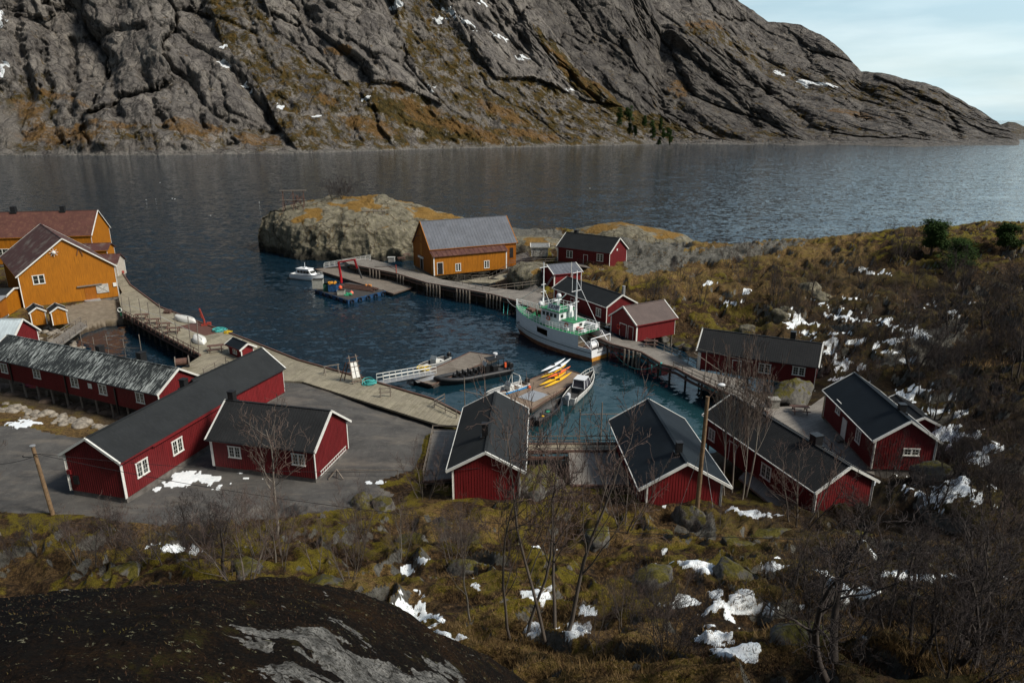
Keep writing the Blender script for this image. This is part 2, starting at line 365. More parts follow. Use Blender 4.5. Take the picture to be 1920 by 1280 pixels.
_hp = [(190,482),(213,512),(250,560),(310,605),(380,634),(470,668),(570,708),(690,742),(820,785),(870,812),(985,850),(1160,850),(1240,826),(1330,805),(1363,772),(1268,722),(1202,692),(1146,676),(1080,640),(967,583),(924,571),(800,547),(745,530),(656,510),(640,498),(600,470),(640,330),(0,330),(150,400)]
_bh = np.where(inpoly(_wx, _wy, _hp), np.minimum(_bh, -1.6), _bh); _bh = np.where(inpoly(_wx, _wy, [(152,628),(200,612),(236,608),(300,645),(372,690),(335,712),(250,700),(145,672)]), np.minimum(_bh, -1.3), _bh); _bh = np.where(_bh < .4, (np.roll(_bh,1,0)+np.roll(_bh,-1,0)+np.roll(_bh,1,1)+np.roll(_bh,-1,1)+2*_bh)/6, _bh)
_bh[-4:] = -6; _bh[:3] = base_h(_gx[:3], _gy[:3]); _rm = rough_mask(_gx, _gy, _bh)
for _ in range(1):
    _rm = (np.roll(_rm,1,0)+np.roll(_rm,-1,0)+np.roll(_rm,1,1)+np.roll(_rm,-1,1)+_rm)/5
def samp(A, x, y):
    fx = np.clip((np.asarray(x, float)-HX[0])/(HX[1]-HX[0]), 0, len(HX)-1.001); fy = np.clip((np.asarray(y, float)-HY[0])/(HY[1]-HY[0]), 0, len(HY)-1.001)
    i = fx.astype(int); j = fy.astype(int); a = fx-i; b = fy-j
    return (A[j,i]*(1-a)+A[j,i+1]*a)*(1-b)+(A[j+1,i]*(1-a)+A[j+1,i+1]*a)*b
def terr(x, y):
    x = np.asarray(x, float); y = np.asarray(y, float)
    b = samp(_bh, x, y); m = samp(_rm, x, y); wx = x+1.5*vnoise(x/5, y/5, seed=3); wy = y+1.5*vnoise(x/5, y/5, seed=4)
    big = fbm(wx/9, wy/9, o=3, seed=11)*1.5
    lump = (.75-np.abs(fbm(wx/3.2, wy/3.2, o=3, seed=21))*2.4)*1.05
    fine = fbm(x/.7, y/.7, o=3, seed=31)*.16
    return b+m*(big+lump+fine)
TGX = np.arange(-150, 185, .5); TGY = np.arange(0, 270, .5)
TG = terr(*np.meshgrid(TGX, TGY))
def tsamp(x, y):
    fx = np.clip((x-TGX[0])/.5, 0, len(TGX)-1.001); fy = np.clip((y-TGY[0])/.5, 0, len(TGY)-1.001); i = fx.astype(int); j = fy.astype(int); a = fx-i; b = fy-j
    return (TG[j,i]*(1-a)+TG[j,i+1]*a)*(1-b)+(TG[j+1,i]*(1-a)+TG[j+1,i+1]*a)*b
_Y = np.concatenate([np.arange(6, 60, .2), np.arange(60, 262, .5)])
def hits(px, py, y0=8):
    px = np.atleast_1d(np.asarray(px, float)); py = np.atleast_1d(np.asarray(py, float)); v = (640-py)/FPX; dy = sp*v+cp
    Y = _Y[_Y >= y0]; X = ((px-960)/FPX/dy)[:,None]*Y; Z = CAMZ+((cp*v-sp)/dy)[:,None]*Y; below = Z <= tsamp(X, np.repeat(Y[None], len(px), 0))
    k = below.argmax(1); ok = below.any(1); x = X[np.arange(len(px)), k]; y = Y[k]; return x, y, terr(x, y), ok
def hit(px, py, y0=8):
    x, y, z, ok = hits(px, py, y0); return np.array([x[0], y[0], z[0]]) if ok[0] else None
SNOW = [(750,1140,42,13),(800,1165,25,10),(850,1190,45,10),(770,1110,14,6),(790,1050,10,6),(765,1070,12,10),(555,1105,10,10),(320,1025,22,8),(365,1030,10,6),
 (370,898,72,11),(330,908,35,9),(690,903,20,4),(45,795,22,9),(385,762,20,7),(1005,1115,20,18),(1085,1180,25,14),(1100,1150,22,8),(1000,1180,12,10),(890,1105,10,10),(1240,1030,10,8),(1215,1065,12,8),(1275,1130,25,9),(1340,1115,15,8),
 (1290,1058,22,6),(1320,1065,20,6),(1400,1140,38,10),(1450,1145,28,8),(1395,1120,22,9),(1440,1060,22,9),(1340,1195,25,13),(1370,1215,35,14),(1400,1215,24,14),(1330,1175,12,6),(1560,1090,30,14),(1585,1110,35,10),(1545,1075,20,8),(1620,1198,12,6),(1500,1136,18,6),(1690,1078,35,6),(1740,1082,40,6),
 (1400,962,30,6),(1430,965,22,5),(1380,955,16,5),(1240,940,8,6),(1785,925,45,30),(1770,905,28,22),(1820,940,30,14),(1800,820,32,10),(1765,812,28,9),(1750,770,50,6),(1800,774,30,4),(1700,745,20,6),(1690,775,20,5),(1860,835,20,12),(1845,860,20,10),(1640,905,9,5),(1700,890,14,4),(1690,740,14,5),(1760,745,22,5),(1790,800,18,5),
 (1475,590,22,10),(1500,605,30,9),(1525,625,26,8),(1550,640,22,9),(1555,660,16,8),(1590,592,35,7),(1560,582,30,6),(1645,511,30,6),(1620,505,14,4),(1580,680,26,9),(1560,690,20,8),(1600,690,26,6),(1580,710,26,8),(1610,715,22,5),(1700,620,24,10),(1725,628,20,7),(1680,612,24,4),(1650,600,24,5),(1590,560,26,3),(1700,675,14,6),(1380,568,20,3),(1400,546,8,4),(1330,530,12,3),(1530,560,10,3),(1640,650,14,9),(1600,640,18,8),(1670,640,20,8),(1750,575,12,4),(1820,570,12,4),(1790,585,12,5),(1720,730,22,6),(1660,660,20,6),(1540,570,12,3),(1575,625,26,3),(1610,600,26,3)]
def snow_mask(x, y, z, px, py):
    m = np.zeros(x.shape); n = fbm(x/1.1, y/1.1, o=5, seed=51, g=.65); n2 = fbm(x/5, y/5, o=2, seed=77)
    for cx, cy, rx, ry in SNOW:
        if cx > 1440 and cy < 730: rx, ry = rx*.9, ry*.62
        h = hit(cx, cy)
        if h is None: continue
        s = (np.abs(px-cx) < rx*2.4) & (np.abs(py-cy) < ry*2.6) & (np.abs(y-h[1]) < 8+.12*h[1])
        d = 1-np.sqrt(((px-cx)/(rx*1.15))**2+((py-cy)/(ry*1.25))**2)
        m = np.where(s, np.maximum(m, ss(-.12, .25, d*.9+n*1.9-.22)*(d > -1.0)), m)
    # scattered flecks in the shaded right slope and foreground
    reg = ((px > 1480) & (py > 560)) | ((py > 1000) & (px > 850))
    m = np.maximum(m, np.where(reg, ss(.64, .69, fbm(x/2.6, y/2.6, o=5, seed=91, g=.6)+.25*n2), 0))
    return m
# ground sheet
nr, nc = 900, 1000
Yr = 1.5*np.exp(np.linspace(0, math.log(300/1.5), nr)); sx = np.linspace(-1, 1, nc)
gy = np.repeat(Yr[:,None], nc, 1); gx = sx[None]*(Yr[:,None]*.84+10)
gz = terr(gx, gy); ppx, ppy = proj(gx, gy, gz)
snow = snow_mask(gx, gy, gz, ppx, ppy)
gz = gz+snow*.06
lot = np.zeros(gx.shape)
LOTP = [(-400,1010),(-400,795),(40,800),(150,822),(300,855),(430,720),(545,700),(567,713),(700,757),(790,787),(825,797),(800,815),(780,880),(700,902),(740,925),(700,945),(560,965),(420,975),(300,985),(150,965),(0,962)]
lot = np.where(inpoly(ppx+6*vnoise(gx/3, gy/3, seed=5), ppy+4*vnoise(gx/3, gy/3, seed=6), LOTP) & (gy > 40), 1., 0)
conc = np.where(inpoly(ppx, ppy, [(120,575),(228,552),(232,600),(150,618),(132,605)]), 1., 0)
gravel = np.where(inpoly(ppx, ppy, [(600,480),(790,480),(840,540),(1000,560),(1020,545),(990,470),(900,480)]) & (gz > 1), 1., 0)
dzy, dzx = np.gradient(gz); slope = np.sqrt((dzx/np.gradient(gx, axis=1))**2+(dzy/np.gradient(gy, axis=0))**2)
rock = ss(1.0, 1.6, slope+.5*fbm(gx/4, gy/4, o=3, seed=61))
rockp = [[(1170,500),(1150,440),(1290,440),(1290,475),(1400,455),(1520,450),(1420,480),(1280,500),(1200,520)],[(950,420),(1050,425),(1050,465),(960,470)],[(1280,955),(1330,960),(1340,1010),(1270,990)],[(1700,620),(1830,600),(1760,680),(1640,690)]]
for p in rockp: rock = np.maximum(rock, np.where(inpoly(ppx+10*vnoise(gx/4, gy/4, seed=8), ppy+7*vnoise(gx/3, gy/3, seed=9), p), .95, 0))
shore = ss(1.5, .6, gz)*(1-lot)
lumpv = -np.abs(fbm((gx+1.5*vnoise(gx/5, gy/5, seed=3))/3.2, (gy+1.5*vnoise(gx/5, gy/5, seed=4))/3.2, o=3, seed=21))
gold = ss(.1, .55, fbm(gx/7, gy/7, o=4, seed=71)+.6*((ppy < 560) & (ppx > 1080) & (ppx < 1640) & (ppy > 400))+.8*((ppy > 1165) & (ppx > 820) & (ppx < 1280))+.2*(ppy > 1150)+.45*((ppy > 950) & (ppy < 1020) & (ppx > 1080) & (ppx < 1500))-.2*(ppx > 1500))
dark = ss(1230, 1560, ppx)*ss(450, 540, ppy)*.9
def ground_mat():
    b = NB('ground'); a = lambda k: b.attr(k).outputs['Fac']
    n1 = b.noise(.7, 8, .65); n2 = b.noise(3.5, 8, .7); n3 = b.noise(14, 6, .7); n4 = b.noise(.25, 5, .6)
    veg = b.ramp(n2, [(.25, (.006,.005,.003)), (.45, (.024,.015,.008)), (.58, (.085,.050,.022)), (.75, (.24,.155,.08))])
    moss = b.ramp(n3, [(.25, (.030,.030,.003)), (.5, (.125,.100,.010)), (.75, (.31,.225,.032))])
    col = b.mix(b.fr(b.math('ADD', n1, b.math('ADD', b.math('MULTIPLY', n4, .45), b.math('MULTIPLY', a('lump'), .32))), .78, .90), veg, moss)  # moss favours lump tops: lit clumps and shaded hollows put into the colour
    gold = b.ramp(n3, [(.25, (.06,.035,.012)), (.52, (.20,.125,.045)), (.72, (.40,.27,.13))])
    col = b.mix(b.math('MULTIPLY', a('gold'), b.fr(n2, .35, .6)), col, gold)
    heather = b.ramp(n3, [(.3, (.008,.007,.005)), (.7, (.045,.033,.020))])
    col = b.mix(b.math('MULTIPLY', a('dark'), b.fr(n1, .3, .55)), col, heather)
    rk = b.ramp(b.noise(2.2, 9, .7), [(.28, (.03,.029,.027)), (.5, (.13,.125,.11)), (.75, (.26,.25,.22))])
    rk = b.mix(b.math('MULTIPLY', b.fr(n3, .55, .65), .6), rk, (.12,.12,.04))
    col = b.mix(b.fr(b.math('ADD', a('rock'), b.math('MULTIPLY', n2, .6)), .75, .95), col, rk)
    shc = b.ramp(n2, [(.3, (.03,.022,.014)), (.55, (.09,.068,.045)), (.8, (.2,.165,.12))])
    col = b.mix(a('shore'), col, shc)
    asp = b.ramp(b.noise(26, 4, .7), [(.3, (.062,.060,.057)), (.7, (.12,.115,.107))])
    asp = b.mix(b.fr(b.noise(.35, 7, .65), .4, .7), asp, b.mix(.55, asp, (.022,.022,.024))); asp = b.mix(b.math('MULTIPLY', b.fr(b.noise(2.0, 7, .78), .52, .66), .6), asp, (.13,.125,.115))
    asp = b.mix(b.math('MULTIPLY', b.fr(b.noise(.18, 6, .7, b.map((1,3,1),(0,0,.5))), .5, .7), .5), asp, (.19,.165,.135))
    col = b.mix(b.fr(b.math('ADD', a('lot'), b.math('MULTIPLY', n2, .3)), .45, .75), col, asp)
    cc = b.ramp(b.noise(1.2, 7, .6), [(.35, (.20,.165,.12)), (.7, (.30,.25,.185))]); col = b.mix(a('conc'), col, cc)
    gr = b.ramp(b.noise(8, 6, .7), [(.3, (.10,.095,.09)), (.7, (.24,.225,.21))]); gr = b.mix(b.fr(n1, .55, .75), gr, (.09,.06,.03)); col = b.mix(b.math('MULTIPLY', a('gravel'), .9), col, gr)
    sn = b.ramp(n2, [(.3, (.62,.70,.74)), (.6, (.84,.87,.88))]); sf = b.fr(b.math('ADD', a('snow'), b.math('MULTIPLY', b.math('SUBTRACT', n3, .5), .9)), .42, .60)
    col = b.mix(sf, col, sn)
    h = b.math('ADD', b.math('MULTIPLY', n2, .6), b.math('MULTIPLY', n3, .4))
    st = b.math('SUBTRACT', 1, b.math('MULTIPLY', b.math('MAXIMUM', a('lot'), a('snow')), .85))
    bp = b.n('ShaderNodeBump'); bp.inputs['Distance'].default_value = .35; b.l(h, bp.inputs['Height']); b.l(st, bp.inputs['Strength'])
    return b.done(col, .92, bp.outputs[0], .15)
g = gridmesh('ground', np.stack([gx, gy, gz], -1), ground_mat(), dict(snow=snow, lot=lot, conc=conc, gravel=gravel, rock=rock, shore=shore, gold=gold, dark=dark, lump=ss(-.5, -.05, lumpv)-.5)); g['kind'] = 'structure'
# ---- water
def water_mat():
    b = NB('sea_water'); geo = b.n('ShaderNodeNewGeometry').outputs['Position']
    m1 = b.map((1, 1.7, 1), (0,0,.25), geo); m2 = b.map((1, 1.5, 1), (0,0,-.5), geo)
    def nc(sc, det, src, dist=.5):
        q = b.n('ShaderNodeTexNoise'); q.inputs['Scale'].default_value = sc; q.inputs['Detail'].default_value = det; q.inputs['Distortion'].default_value = dist; b.l(src, q.inputs['Vector'])
        v = b.n('ShaderNodeVectorMath', operation='SUBTRACT'); b.l(q.outputs['Color'], v.inputs[0]); v.inputs[1].default_value = (.5,.5,.5); return v.outputs[0]
    def vsc(v, f):
        q = b.n('ShaderNodeVectorMath', operation='SCALE'); b.l(v, q.inputs[0])
        if hasattr(f, 'is_linked'): b.l(f, q.inputs['Scale'])
        else: q.inputs['Scale'].default_value = f
        return q.outputs[0]
    def vad(u, v):
        q = b.n('ShaderNodeVectorMath', operation='ADD'); b.l(u, q.inputs[0]); b.l(v, q.inputs[1]); return q.outputs[0]
    n3 = b.noise(.035, 4, .6, m1); n4 = b.noise(.012, 3, .5, geo)
    sx_ = b.n('ShaderNodeSeparateXYZ'); b.l(geo, sx_.inputs[0])
    far = b.fr(b.math('ADD', sx_.outputs[1], b.math('MULTIPLY', n4, 60)), 90, 230)       # calm in the harbour, ruffled outside
    amp = b.math('MULTIPLY', b.math('ADD', .16, b.math('MULTIPLY', far, .62)), b.math('ADD', .45, b.math('MULTIPLY', b.fr(n3, .3, .7), .8)))
    sl = vad(vad(vsc(nc(.26, 2, m1), .6), vsc(nc(.75, 2, m2), 1.0)), vsc(nc(2.6, 2, m1), .55)); sl = vsc(sl, amp)
    sp3 = b.n('ShaderNodeSeparateXYZ'); b.l(sl, sp3.inputs[0]); cb = b.n('ShaderNodeCombineXYZ'); b.l(sp3.outputs[0], cb.inputs[0]); b.l(sp3.outputs[1], cb.inputs[1]); cb.inputs[2].default_value = 1
    nz = b.n('ShaderNodeVectorMath', operation='NORMALIZE'); b.l(cb.outputs[0], nz.inputs[0])
    near = b.math('MULTIPLY', b.fr(sx_.outputs[1], 105, 70), b.fr(sx_.outputs[0], -25, 5))
    col = b.mix(near, (.004,.017,.030), (.012,.045,.05))
    b.b.inputs['IOR'].default_value = 1.33; b.b.inputs['Specular Tint'].default_value = (.72,.88,1,1)
    return b.done(col, .05, nz.outputs[0], .5)
me = bpy.data.meshes.new('water'); R_ = 40000; me.from_pydata([(-R_,-50,0),(R_,-50,0),(R_,R_,0),(-R_,R_,0)], [], [(0,1,2,3)])
me.materials.append(water_mat()); wo = bpy.data.objects.new('water', me); COL.objects.link(wo); wo['kind'] = 'structure'
# ---- mountains
def mtn_mat(name, dk=1.0):
    b = NB(name); a = lambda k: b.attr(k).outputs['Fac']
    P = b.map((1,1,1), (0,.75,0)); st = b.map((1,1,.28), (0,.62,0))
    n1 = b.noise(.02, 8, .6, P); n2 = b.noise(.05, 10, .68, st); n3 = b.noise(.25, 8, .7)
    rk = b.ramp(n2, [(.30, (.035*dk,.032*dk,.031*dk)), (.44, (.11*dk,.10*dk,.091*dk)), (.60, (.18*dk,.165*dk,.146*dk)), (.8, (.26*dk,.24*dk,.21*dk))])
    rk = b.mix(b.fr(n1, .45, .7), rk, b.mix(.5, rk, (.05*dk,.047*dk,.046*dk)))
    stv = b.noise(.03, 6, .65, b.map((3,3,.25)))
    rk = b.mix(b.math('MULTIPLY', b.fr(stv, .56, .68), .75), rk, (.018,.018,.02))
    vo = b.n('ShaderNodeTexVoronoi', feature='DISTANCE_TO_EDGE'); vo.inputs['Scale'].default_value = .05
    wv = b.n('ShaderNodeVectorMath', operation='ADD'); dn = b.n('ShaderNodeTexNoise'); dn.inputs['Scale'].default_value = .05; dn.inputs['Detail'].default_value = 5
    ml = b.n('ShaderNodeVectorMath', operation='SCALE'); ml.inputs['Scale'].default_value = 28; b.l(b.co, dn.inputs['Vector']); b.l(dn.outputs['Color'], ml.inputs[0])
    b.l(st, wv.inputs[0]); b.l(ml.outputs[0], wv.inputs[1]); b.l(wv.outputs[0], vo.inputs['Vector'])
    v2 = b.n('ShaderNodeTexVoronoi', feature='DISTANCE_TO_EDGE'); v2.inputs['Scale'].default_value = .17; b.l(wv.outputs[0], v2.inputs['Vector']); rk = b.mix(b.math('MULTIPLY', b.fr(v2.outputs['Distance'], .06, 0), .55), rk, (.02,.018,.018))
    crack = b.fr(vo.outputs['Distance'], .055, 0); rk = b.mix(b.math('MULTIPLY', crack, .65), rk, (.015,.014,.014))
    gr = b.ramp(b.noise(.12, 9, .72), [(.3, (.020,.016,.007)), (.5, (.052,.040,.012)), (.62, (.10,.062,.018)), (.8, (.17,.10,.035))])
    n5 = b.noise(.06, 9, .7); gm = b.fr(b.math('ADD', b.math('MULTIPLY', a('veg'), .8), b.math('ADD', b.math('MULTIPLY', b.math('SUBTRACT', n5, .5), 1.9), b.math('MULTIPLY', b.math('SUBTRACT', n3, .5), .8))), .40, .58)
    col = b.mix(gm, rk, gr)
    og = b.math('MULTIPLY', b.fr(b.math('ADD', b.math('MULTIPLY', a('orange'), .55), b.math('ADD', b.math('MULTIPLY', b.math('SUBTRACT', b.noise(.045, 9, .72), .5), 2.0), b.math('MULTIPLY', b.math('SUBTRACT', n3, .5), .9))), .32, .62), .85)
    col = b.mix(og, col, b.ramp(b.noise(.4, 6, .7), [(.3, (.06,.035,.012)), (.7, (.22,.125,.045))]))
    col = b.mix(b.math('MULTIPLY', a('scree'), .9), col, b.ramp(b.noise(.6, 6, .8), [(.3, (.08,.073,.065)), (.7, (.24,.22,.195))]))
    col = b.mix(a('tide'), col, b.ramp(b.noise(.3, 6, .7), [(.3, (.06,.057,.052)), (.5, (.15,.143,.13)), (.7, (.30,.285,.26))]))
    col = b.mix(b.fr(b.math('ADD', a('snow'), b.math('MULTIPLY', b.math('SUBTRACT', n3, .5), 1.2)), .45, .52), col, (.8,.84,.86))
    h = b.math('ADD', b.math('MULTIPLY', n2, .7), b.math('ADD', b.math('MULTIPLY', n3, .25), b.math('MULTIPLY', b.fr(vo.outputs['Distance'], 0, .12), .12)))
    return b.done(col, .9, b.bump(h, 1.0, 14), .12)
GULLY = {'mountain': [(20,-40,60,190,12,.9),(75,40,95,200,7,.6),(130,60,140,215,7,.8),(150,60,330,55,6,.5),(205,105,225,215,10,.8),(270,140,312,238,9,.9),(330,60,430,120,6,.6),(430,120,525,245,7,.6),(455,-20,478,58,9,1.0),(478,58,560,82,6,.5),(520,72,640,158,9,.9),(700,-30,735,20,8,.7),(735,0,805,112,8,.8),(640,70,710,115,5,.5),(915,0,1000,100,8,.8),(365,150,385,240,7,.5),(750,220,800,278,5,.9),(60,150,120,280,10,.5)],
 'cliff': [(1040,-60,1075,90,22,.8),(1180,-20,1215,120,8,.6),(1250,70,1345,150,9,1.0),(1345,150,1420,235,8,.8),(1100,60,1180,170,10,.5),(1230,150,1250,210,6,.5)],
 'headland': [(1320,110,1440,175,7,.9),(1440,175,1520,225,8,1.0),(1500,90,1560,150,5,.6),(1600,150,1700,235,7,.9),(1440,230,1560,245,7,.8),(1700,160,1790,240,6,.6),(1400,60,1460,130,6,.6),(1780,200,1800,262,5,.7)]}
def mountain(name, pxs, shore_pts, crest_pts, Yc, mat, disp, seed, expo=1.0, masks=None, rows=300):
    px = np.arange(pxs[0], pxs[1], 2.0); sp_ = np.array(shore_pts, float); cr = np.array(crest_pts, float)
    psh = np.interp(px, sp_[:,0], sp_[:,1]); pcr = np.interp(px, cr[:,0], cr[:,1]); pcr = pcr+np.clip((psh-pcr)/30, 0, 1)*(3.2*fbm(px/34, px*0, o=4, seed=seed+70, ridge=True)-1)
    t = np.linspace(-.03, 1.0, rows)[:,None]
    v = (640-psh)/FPX; Ys = -CAMZ/((cp*v-sp)/(sp*v+cp))
    PX = np.repeat(px[None], rows, 0); PY = psh+(pcr-psh)*np.clip(t, 0, 1)
    yc = np.interp(px, [p[0] for p in Yc], [p[1] for p in Yc])
    Y = Ys+(yc-Ys)*np.clip(t, 0, 1)**expo
    V = (640-PY)/FPX; Z = CAMZ+Y*(cp*V-sp)/(sp*V+cp); X = (PX-960)/FPX*Y/(sp*V+cp)
    Z = np.where(t < 0, -12, Z)
    # back side: closes the ridge away from the viewer so it has real thickness
    tb = np.linspace(.06, 1, 24)[:,None]; Xb = X[-1]*(1+.35*tb); Yb = Y[-1]*(1+.35*tb); Zb = Z[-1]-(Z[-1]+12)*tb**1.5
    X = np.vstack([X, Xb]); Y = np.vstack([Y, Yb]); Z = np.vstack([Z, Zb]); PX = np.vstack([PX, PX[:24]]); PY = np.vstack([PY, np.repeat(pcr[None], 24, 0)])
    W = ss(0, 12, Z)*(1-.55*ss(.90, 1, np.vstack([np.repeat(t, len(px), 1), np.ones((24, len(px)))])) )
    ca, sa = math.cos(.85), math.sin(.85); A = X*ca-Z*sa; B = X*sa+Z*ca        # strata run down to the right
    q = fbm(A/150+Y/300, B/75, Y/160, o=3, seed=seed)
    r1 = fbm(A/105+q, B/48+q, Y/110, o=4, seed=seed+1, ridge=True, g=.45)
    r2 = .6-1.5*np.abs(fbm(A/44+q, B/24+q, Y/44, o=4, seed=seed+2, g=.55))+.5*fbm(X/17, Z/26, Y/17, o=3, seed=seed+6)
    r3 = 1.1*fbm(A/20+q, B/9, Y/16, o=4, seed=seed+3, ridge=True, g=.6)
    c1, e1 = worley(A/165+.5*q+.10*r2, B/80+.5*q+.10*r2, seed); c2, e2 = worley(A/46+.8*q+.1*r3, B/21+.8*q+.1*r3, seed+50)
    D = disp*(1.7*q+.40*r1+.16*r2+.09*r3+.44*c1+.10*c2-.36*np.exp(-(e1/.07)**2)-.11*np.exp(-(e2/.10)**2))*W
    for gx0, gy0, gx1, gy1, gw, gd in GULLY.get(name, []):
        l2 = (gx1-gx0)**2+(gy1-gy0)**2; wx_ = PX+10*r3+14*q; wy_ = PY+8*r2; tq = np.clip(((wx_-gx0)*(gx1-gx0)+(wy_-gy0)*(gy1-gy0))/l2, 0, 1); dd_ = np.hypot(wx_-gx0-tq*(gx1-gx0), wy_-gy0-tq*(gy1-gy0)); D = D-disp*gd*.6*np.exp(-(dd_/gw)**2)*W
    if masks and 'talus' in masks:
        tm = masks['talus'](PX, PY); D = D*(1-.72*tm)+tm*disp*.12*W*np.maximum(0, r3+r2)
    Y2 = Y-D*.9; X2 = X*(Y2/Y); Z2 = Z+D*.12*W
    at = dict(veg=np.zeros_like(X), orange=np.zeros_like(X), scree=np.zeros_like(X), snow=np.zeros_like(X), tide=np.zeros_like(X))
    gz_, _ = np.gradient(Z2); gy_, _ = np.gradient(Y2); steep = gz_/np.maximum(np.abs(gy_), .05)
    at['veg'] = ss(1.25, .35, steep)*.55
    at['tide'] = ss(8, 4, Z2+6*r3+3*r2)*.75
    if masks:
        for k in ('veg', 'orange', 'scree', 'snow'):
            if k in masks: at[k] = np.maximum(at[k]*(.6 if k == 'veg' else 1), masks[k](PX+8*r3*2, PY+7*r2))
    o = gridmesh(name, np.stack([X2, Y2, Z2], -1), mat, at); o['kind'] = 'structure'; return o
def polys(*ps):
    def f(px, py):
        m = np.zeros(px.shape)
        for w_, p in ps: m = np.maximum(m, np.where(inpoly(px, py, p), w_, 0))
        return m
    return f
def blobs(L, soft=.35):
    def f(px, py):
        m = np.zeros(px.shape)
        for cx, cy, rx, ry, an in L:
            c, s = math.cos(an), math.sin(an); u = (px-cx)*c+(py-cy)*s; v = -(px-cx)*s+(py-cy)*c
            m = np.maximum(m, ss(-soft, soft, 1-np.sqrt((u/rx)**2+(v/ry)**2)))
        return m
    return f
talA = [(390,0),(470,-40),(520,60),(640,150),(750,160),(830,200),(760,90),(740,0),(800,-40),(860,60),(930,150),(1000,150),(1100,190),(1240,215),(1330,265),(1200,275),(560,285),(520,230),(470,130),(420,90)]
vegA = polys((.62, talA), (.5, [(0,230),(60,200),(130,250),(260,240),(400,240),(520,240),(540,280),(0,290)]), (.9, [(690,200),(760,190),(920,260),(960,270),(820,260)]), (.85,[(1000,60),(1050,90),(1100,150),(1180,190),(1240,215),(1290,250),(1200,240),(1080,170)]), (.55, [(0,150),(100,130),(120,230),(0,240)]), (.6,[(440,60),(500,60),(560,130),(660,190),(600,240),(520,230),(480,150)]))
orA = blobs([(110,255,95,18,.05),(200,240,70,10,0),(375,245,60,17,.1),(340,235,40,8,0),(490,262,50,14,.1),(385,250,30,18,.6),(620,190,26,10,.3),(60,210,50,22,.8),(120,180,50,8,.3),(800,215,60,20,.4),(700,240,60,14,.3),(1080,145,70,9,.75),(1160,190,60,9,.55),(890,250,70,14,.3),(1000,255,60,10,.1),(640,95,30,10,.2),(745,170,25,12,.3),(950,215,60,14,.4)])
scA = blobs([(825,190,8,30,-.25),(860,208,38,5,.45),(895,222,22,5,.4),(15,240,30,45,.2),(500,75,8,60,-.6),(780,35,8,50,-.6)], .5)
snA = blobs([(a_,b_,c_*.72,d_*.72,e_) for a_,b_,c_,d_,e_ in [(428,122,11,14,-.3),(427,90,7,5,.4),(466,158,7,5,.8),(472,168,4,5,.3),(5,35,11,32,-.1),(12,135,9,22,-.1),(845,28,14,7,.7),(880,50,34,3.5,.55),(830,40,9,7,0),(750,8,14,7,.3),(535,200,8,7,-.5),(812,172,4,14,.1),(480,48,8,3,.6),(915,15,12,6,.5),(985,110,22,3,.5),(690,188,6,2,0),(1075,172,10,2,.4),(600,218,14,2,.1),(940,75,30,2.5,.6)]], .3)
M_A = mtn_mat('mountain_rock', 1.3); M_B = mtn_mat('grey_cliff_rock', 1.1); M_D = mtn_mat('dark_cliff_rock', .85)
mountain('mountain', (-420,1420), [(-420,293),(0,292),(300,292),(600,287),(800,280),(1000,276),(1150,273),(1250,270),(1340,271),(1420,272)],
 [(-420,-430),(0,-430),(700,-330),(850,-190),(950,-60),(985,-10),(1010,20),(1050,78),(1100,128),(1180,182),(1240,214),(1290,240),(1340,258),(1400,270),(1420,271.5)], [(-420,1250),(600,1300),(1000,1320),(1200,1230),(1400,1090)], M_A, 34, 100, .9,
 dict(talus=polys((1, talA)), veg=vegA, orange=orA, scree=scA, snow=snA), 340)
vegB = polys((.55, [(1290,50),(1370,60),(1430,110),(1440,130),(1360,110),(1290,80)]), (.5, [(1300,230),(1420,240),(1530,268),(1300,275)]), (.5,[(1250,170),(1300,200),(1280,220)]))
mountain('cliff', (880,1560), [(880,272),(1340,270),(1440,271),(1500,274),(1535,272),(1560,271)],
 [(880,-260),(1040,-200),(1180,-90),(1225,10),(1240,45),(1275,52),(1330,100),(1390,150),(1440,185),(1480,225),(1510,248),(1535,265),(1560,270)], [(880,1500),(1250,1480),(1450,1280),(1560,1100)], M_D, 25, 200, .8,
 dict(veg=vegB, orange=blobs([(1280,170,20,16,.6),(1310,255,60,8,.1),(1330,52,40,8,.1)])), 300)
vegC = polys((.55, [(1260,50),(1370,60),(1450,120),(1600,150),(1760,180),(1700,200),(1600,190),(1480,170),(1400,120)]), (.5, [(1400,200),(1500,200),(1560,240),(1700,255),(1560,262),(1430,240)]), (.45,[(1560,160),(1760,170),(1860,230),(1700,230)]))
mountain('headland', (1120,1930), [(1120,270),(1500,270),(1600,273),(1700,276),(1800,273),(1900,273),(1914,273),(1930,273)],
 [(1120,-170),(1300,-70),(1380,-2),(1410,18),(1440,40),(1500,47),(1540,65),(1580,95),(1600,118),(1615,132),(1650,138),(1700,150),(1760,165),(1800,186),(1840,210),(1870,227),(1890,243),(1905,256),(1914,271),(1930,272.6)], [(1120,1750),(1500,1700),(1650,1500),(1850,1350),(1930,1120)], M_B, 19, 300, .8,
 dict(veg=vegC, orange=blobs([(1330,52,40,8,.1),(1600,215,60,8,.2),(1420,250,60,6,.1)]), snow=blobs([(1525,158,26,4,.05),(1560,162,22,3,.1),(1470,140,10,4,.3)], .3)), 280)
mountain('islet', (1860,2060), [(1860,262),(2060,262)], [(1860,240),(1890,229),(1905,231),(1925,240),(1960,236),(2000,250),(2060,261)], [(1860,1650),(2060,1600)], M_B, 6, 400, .8, None, 80)
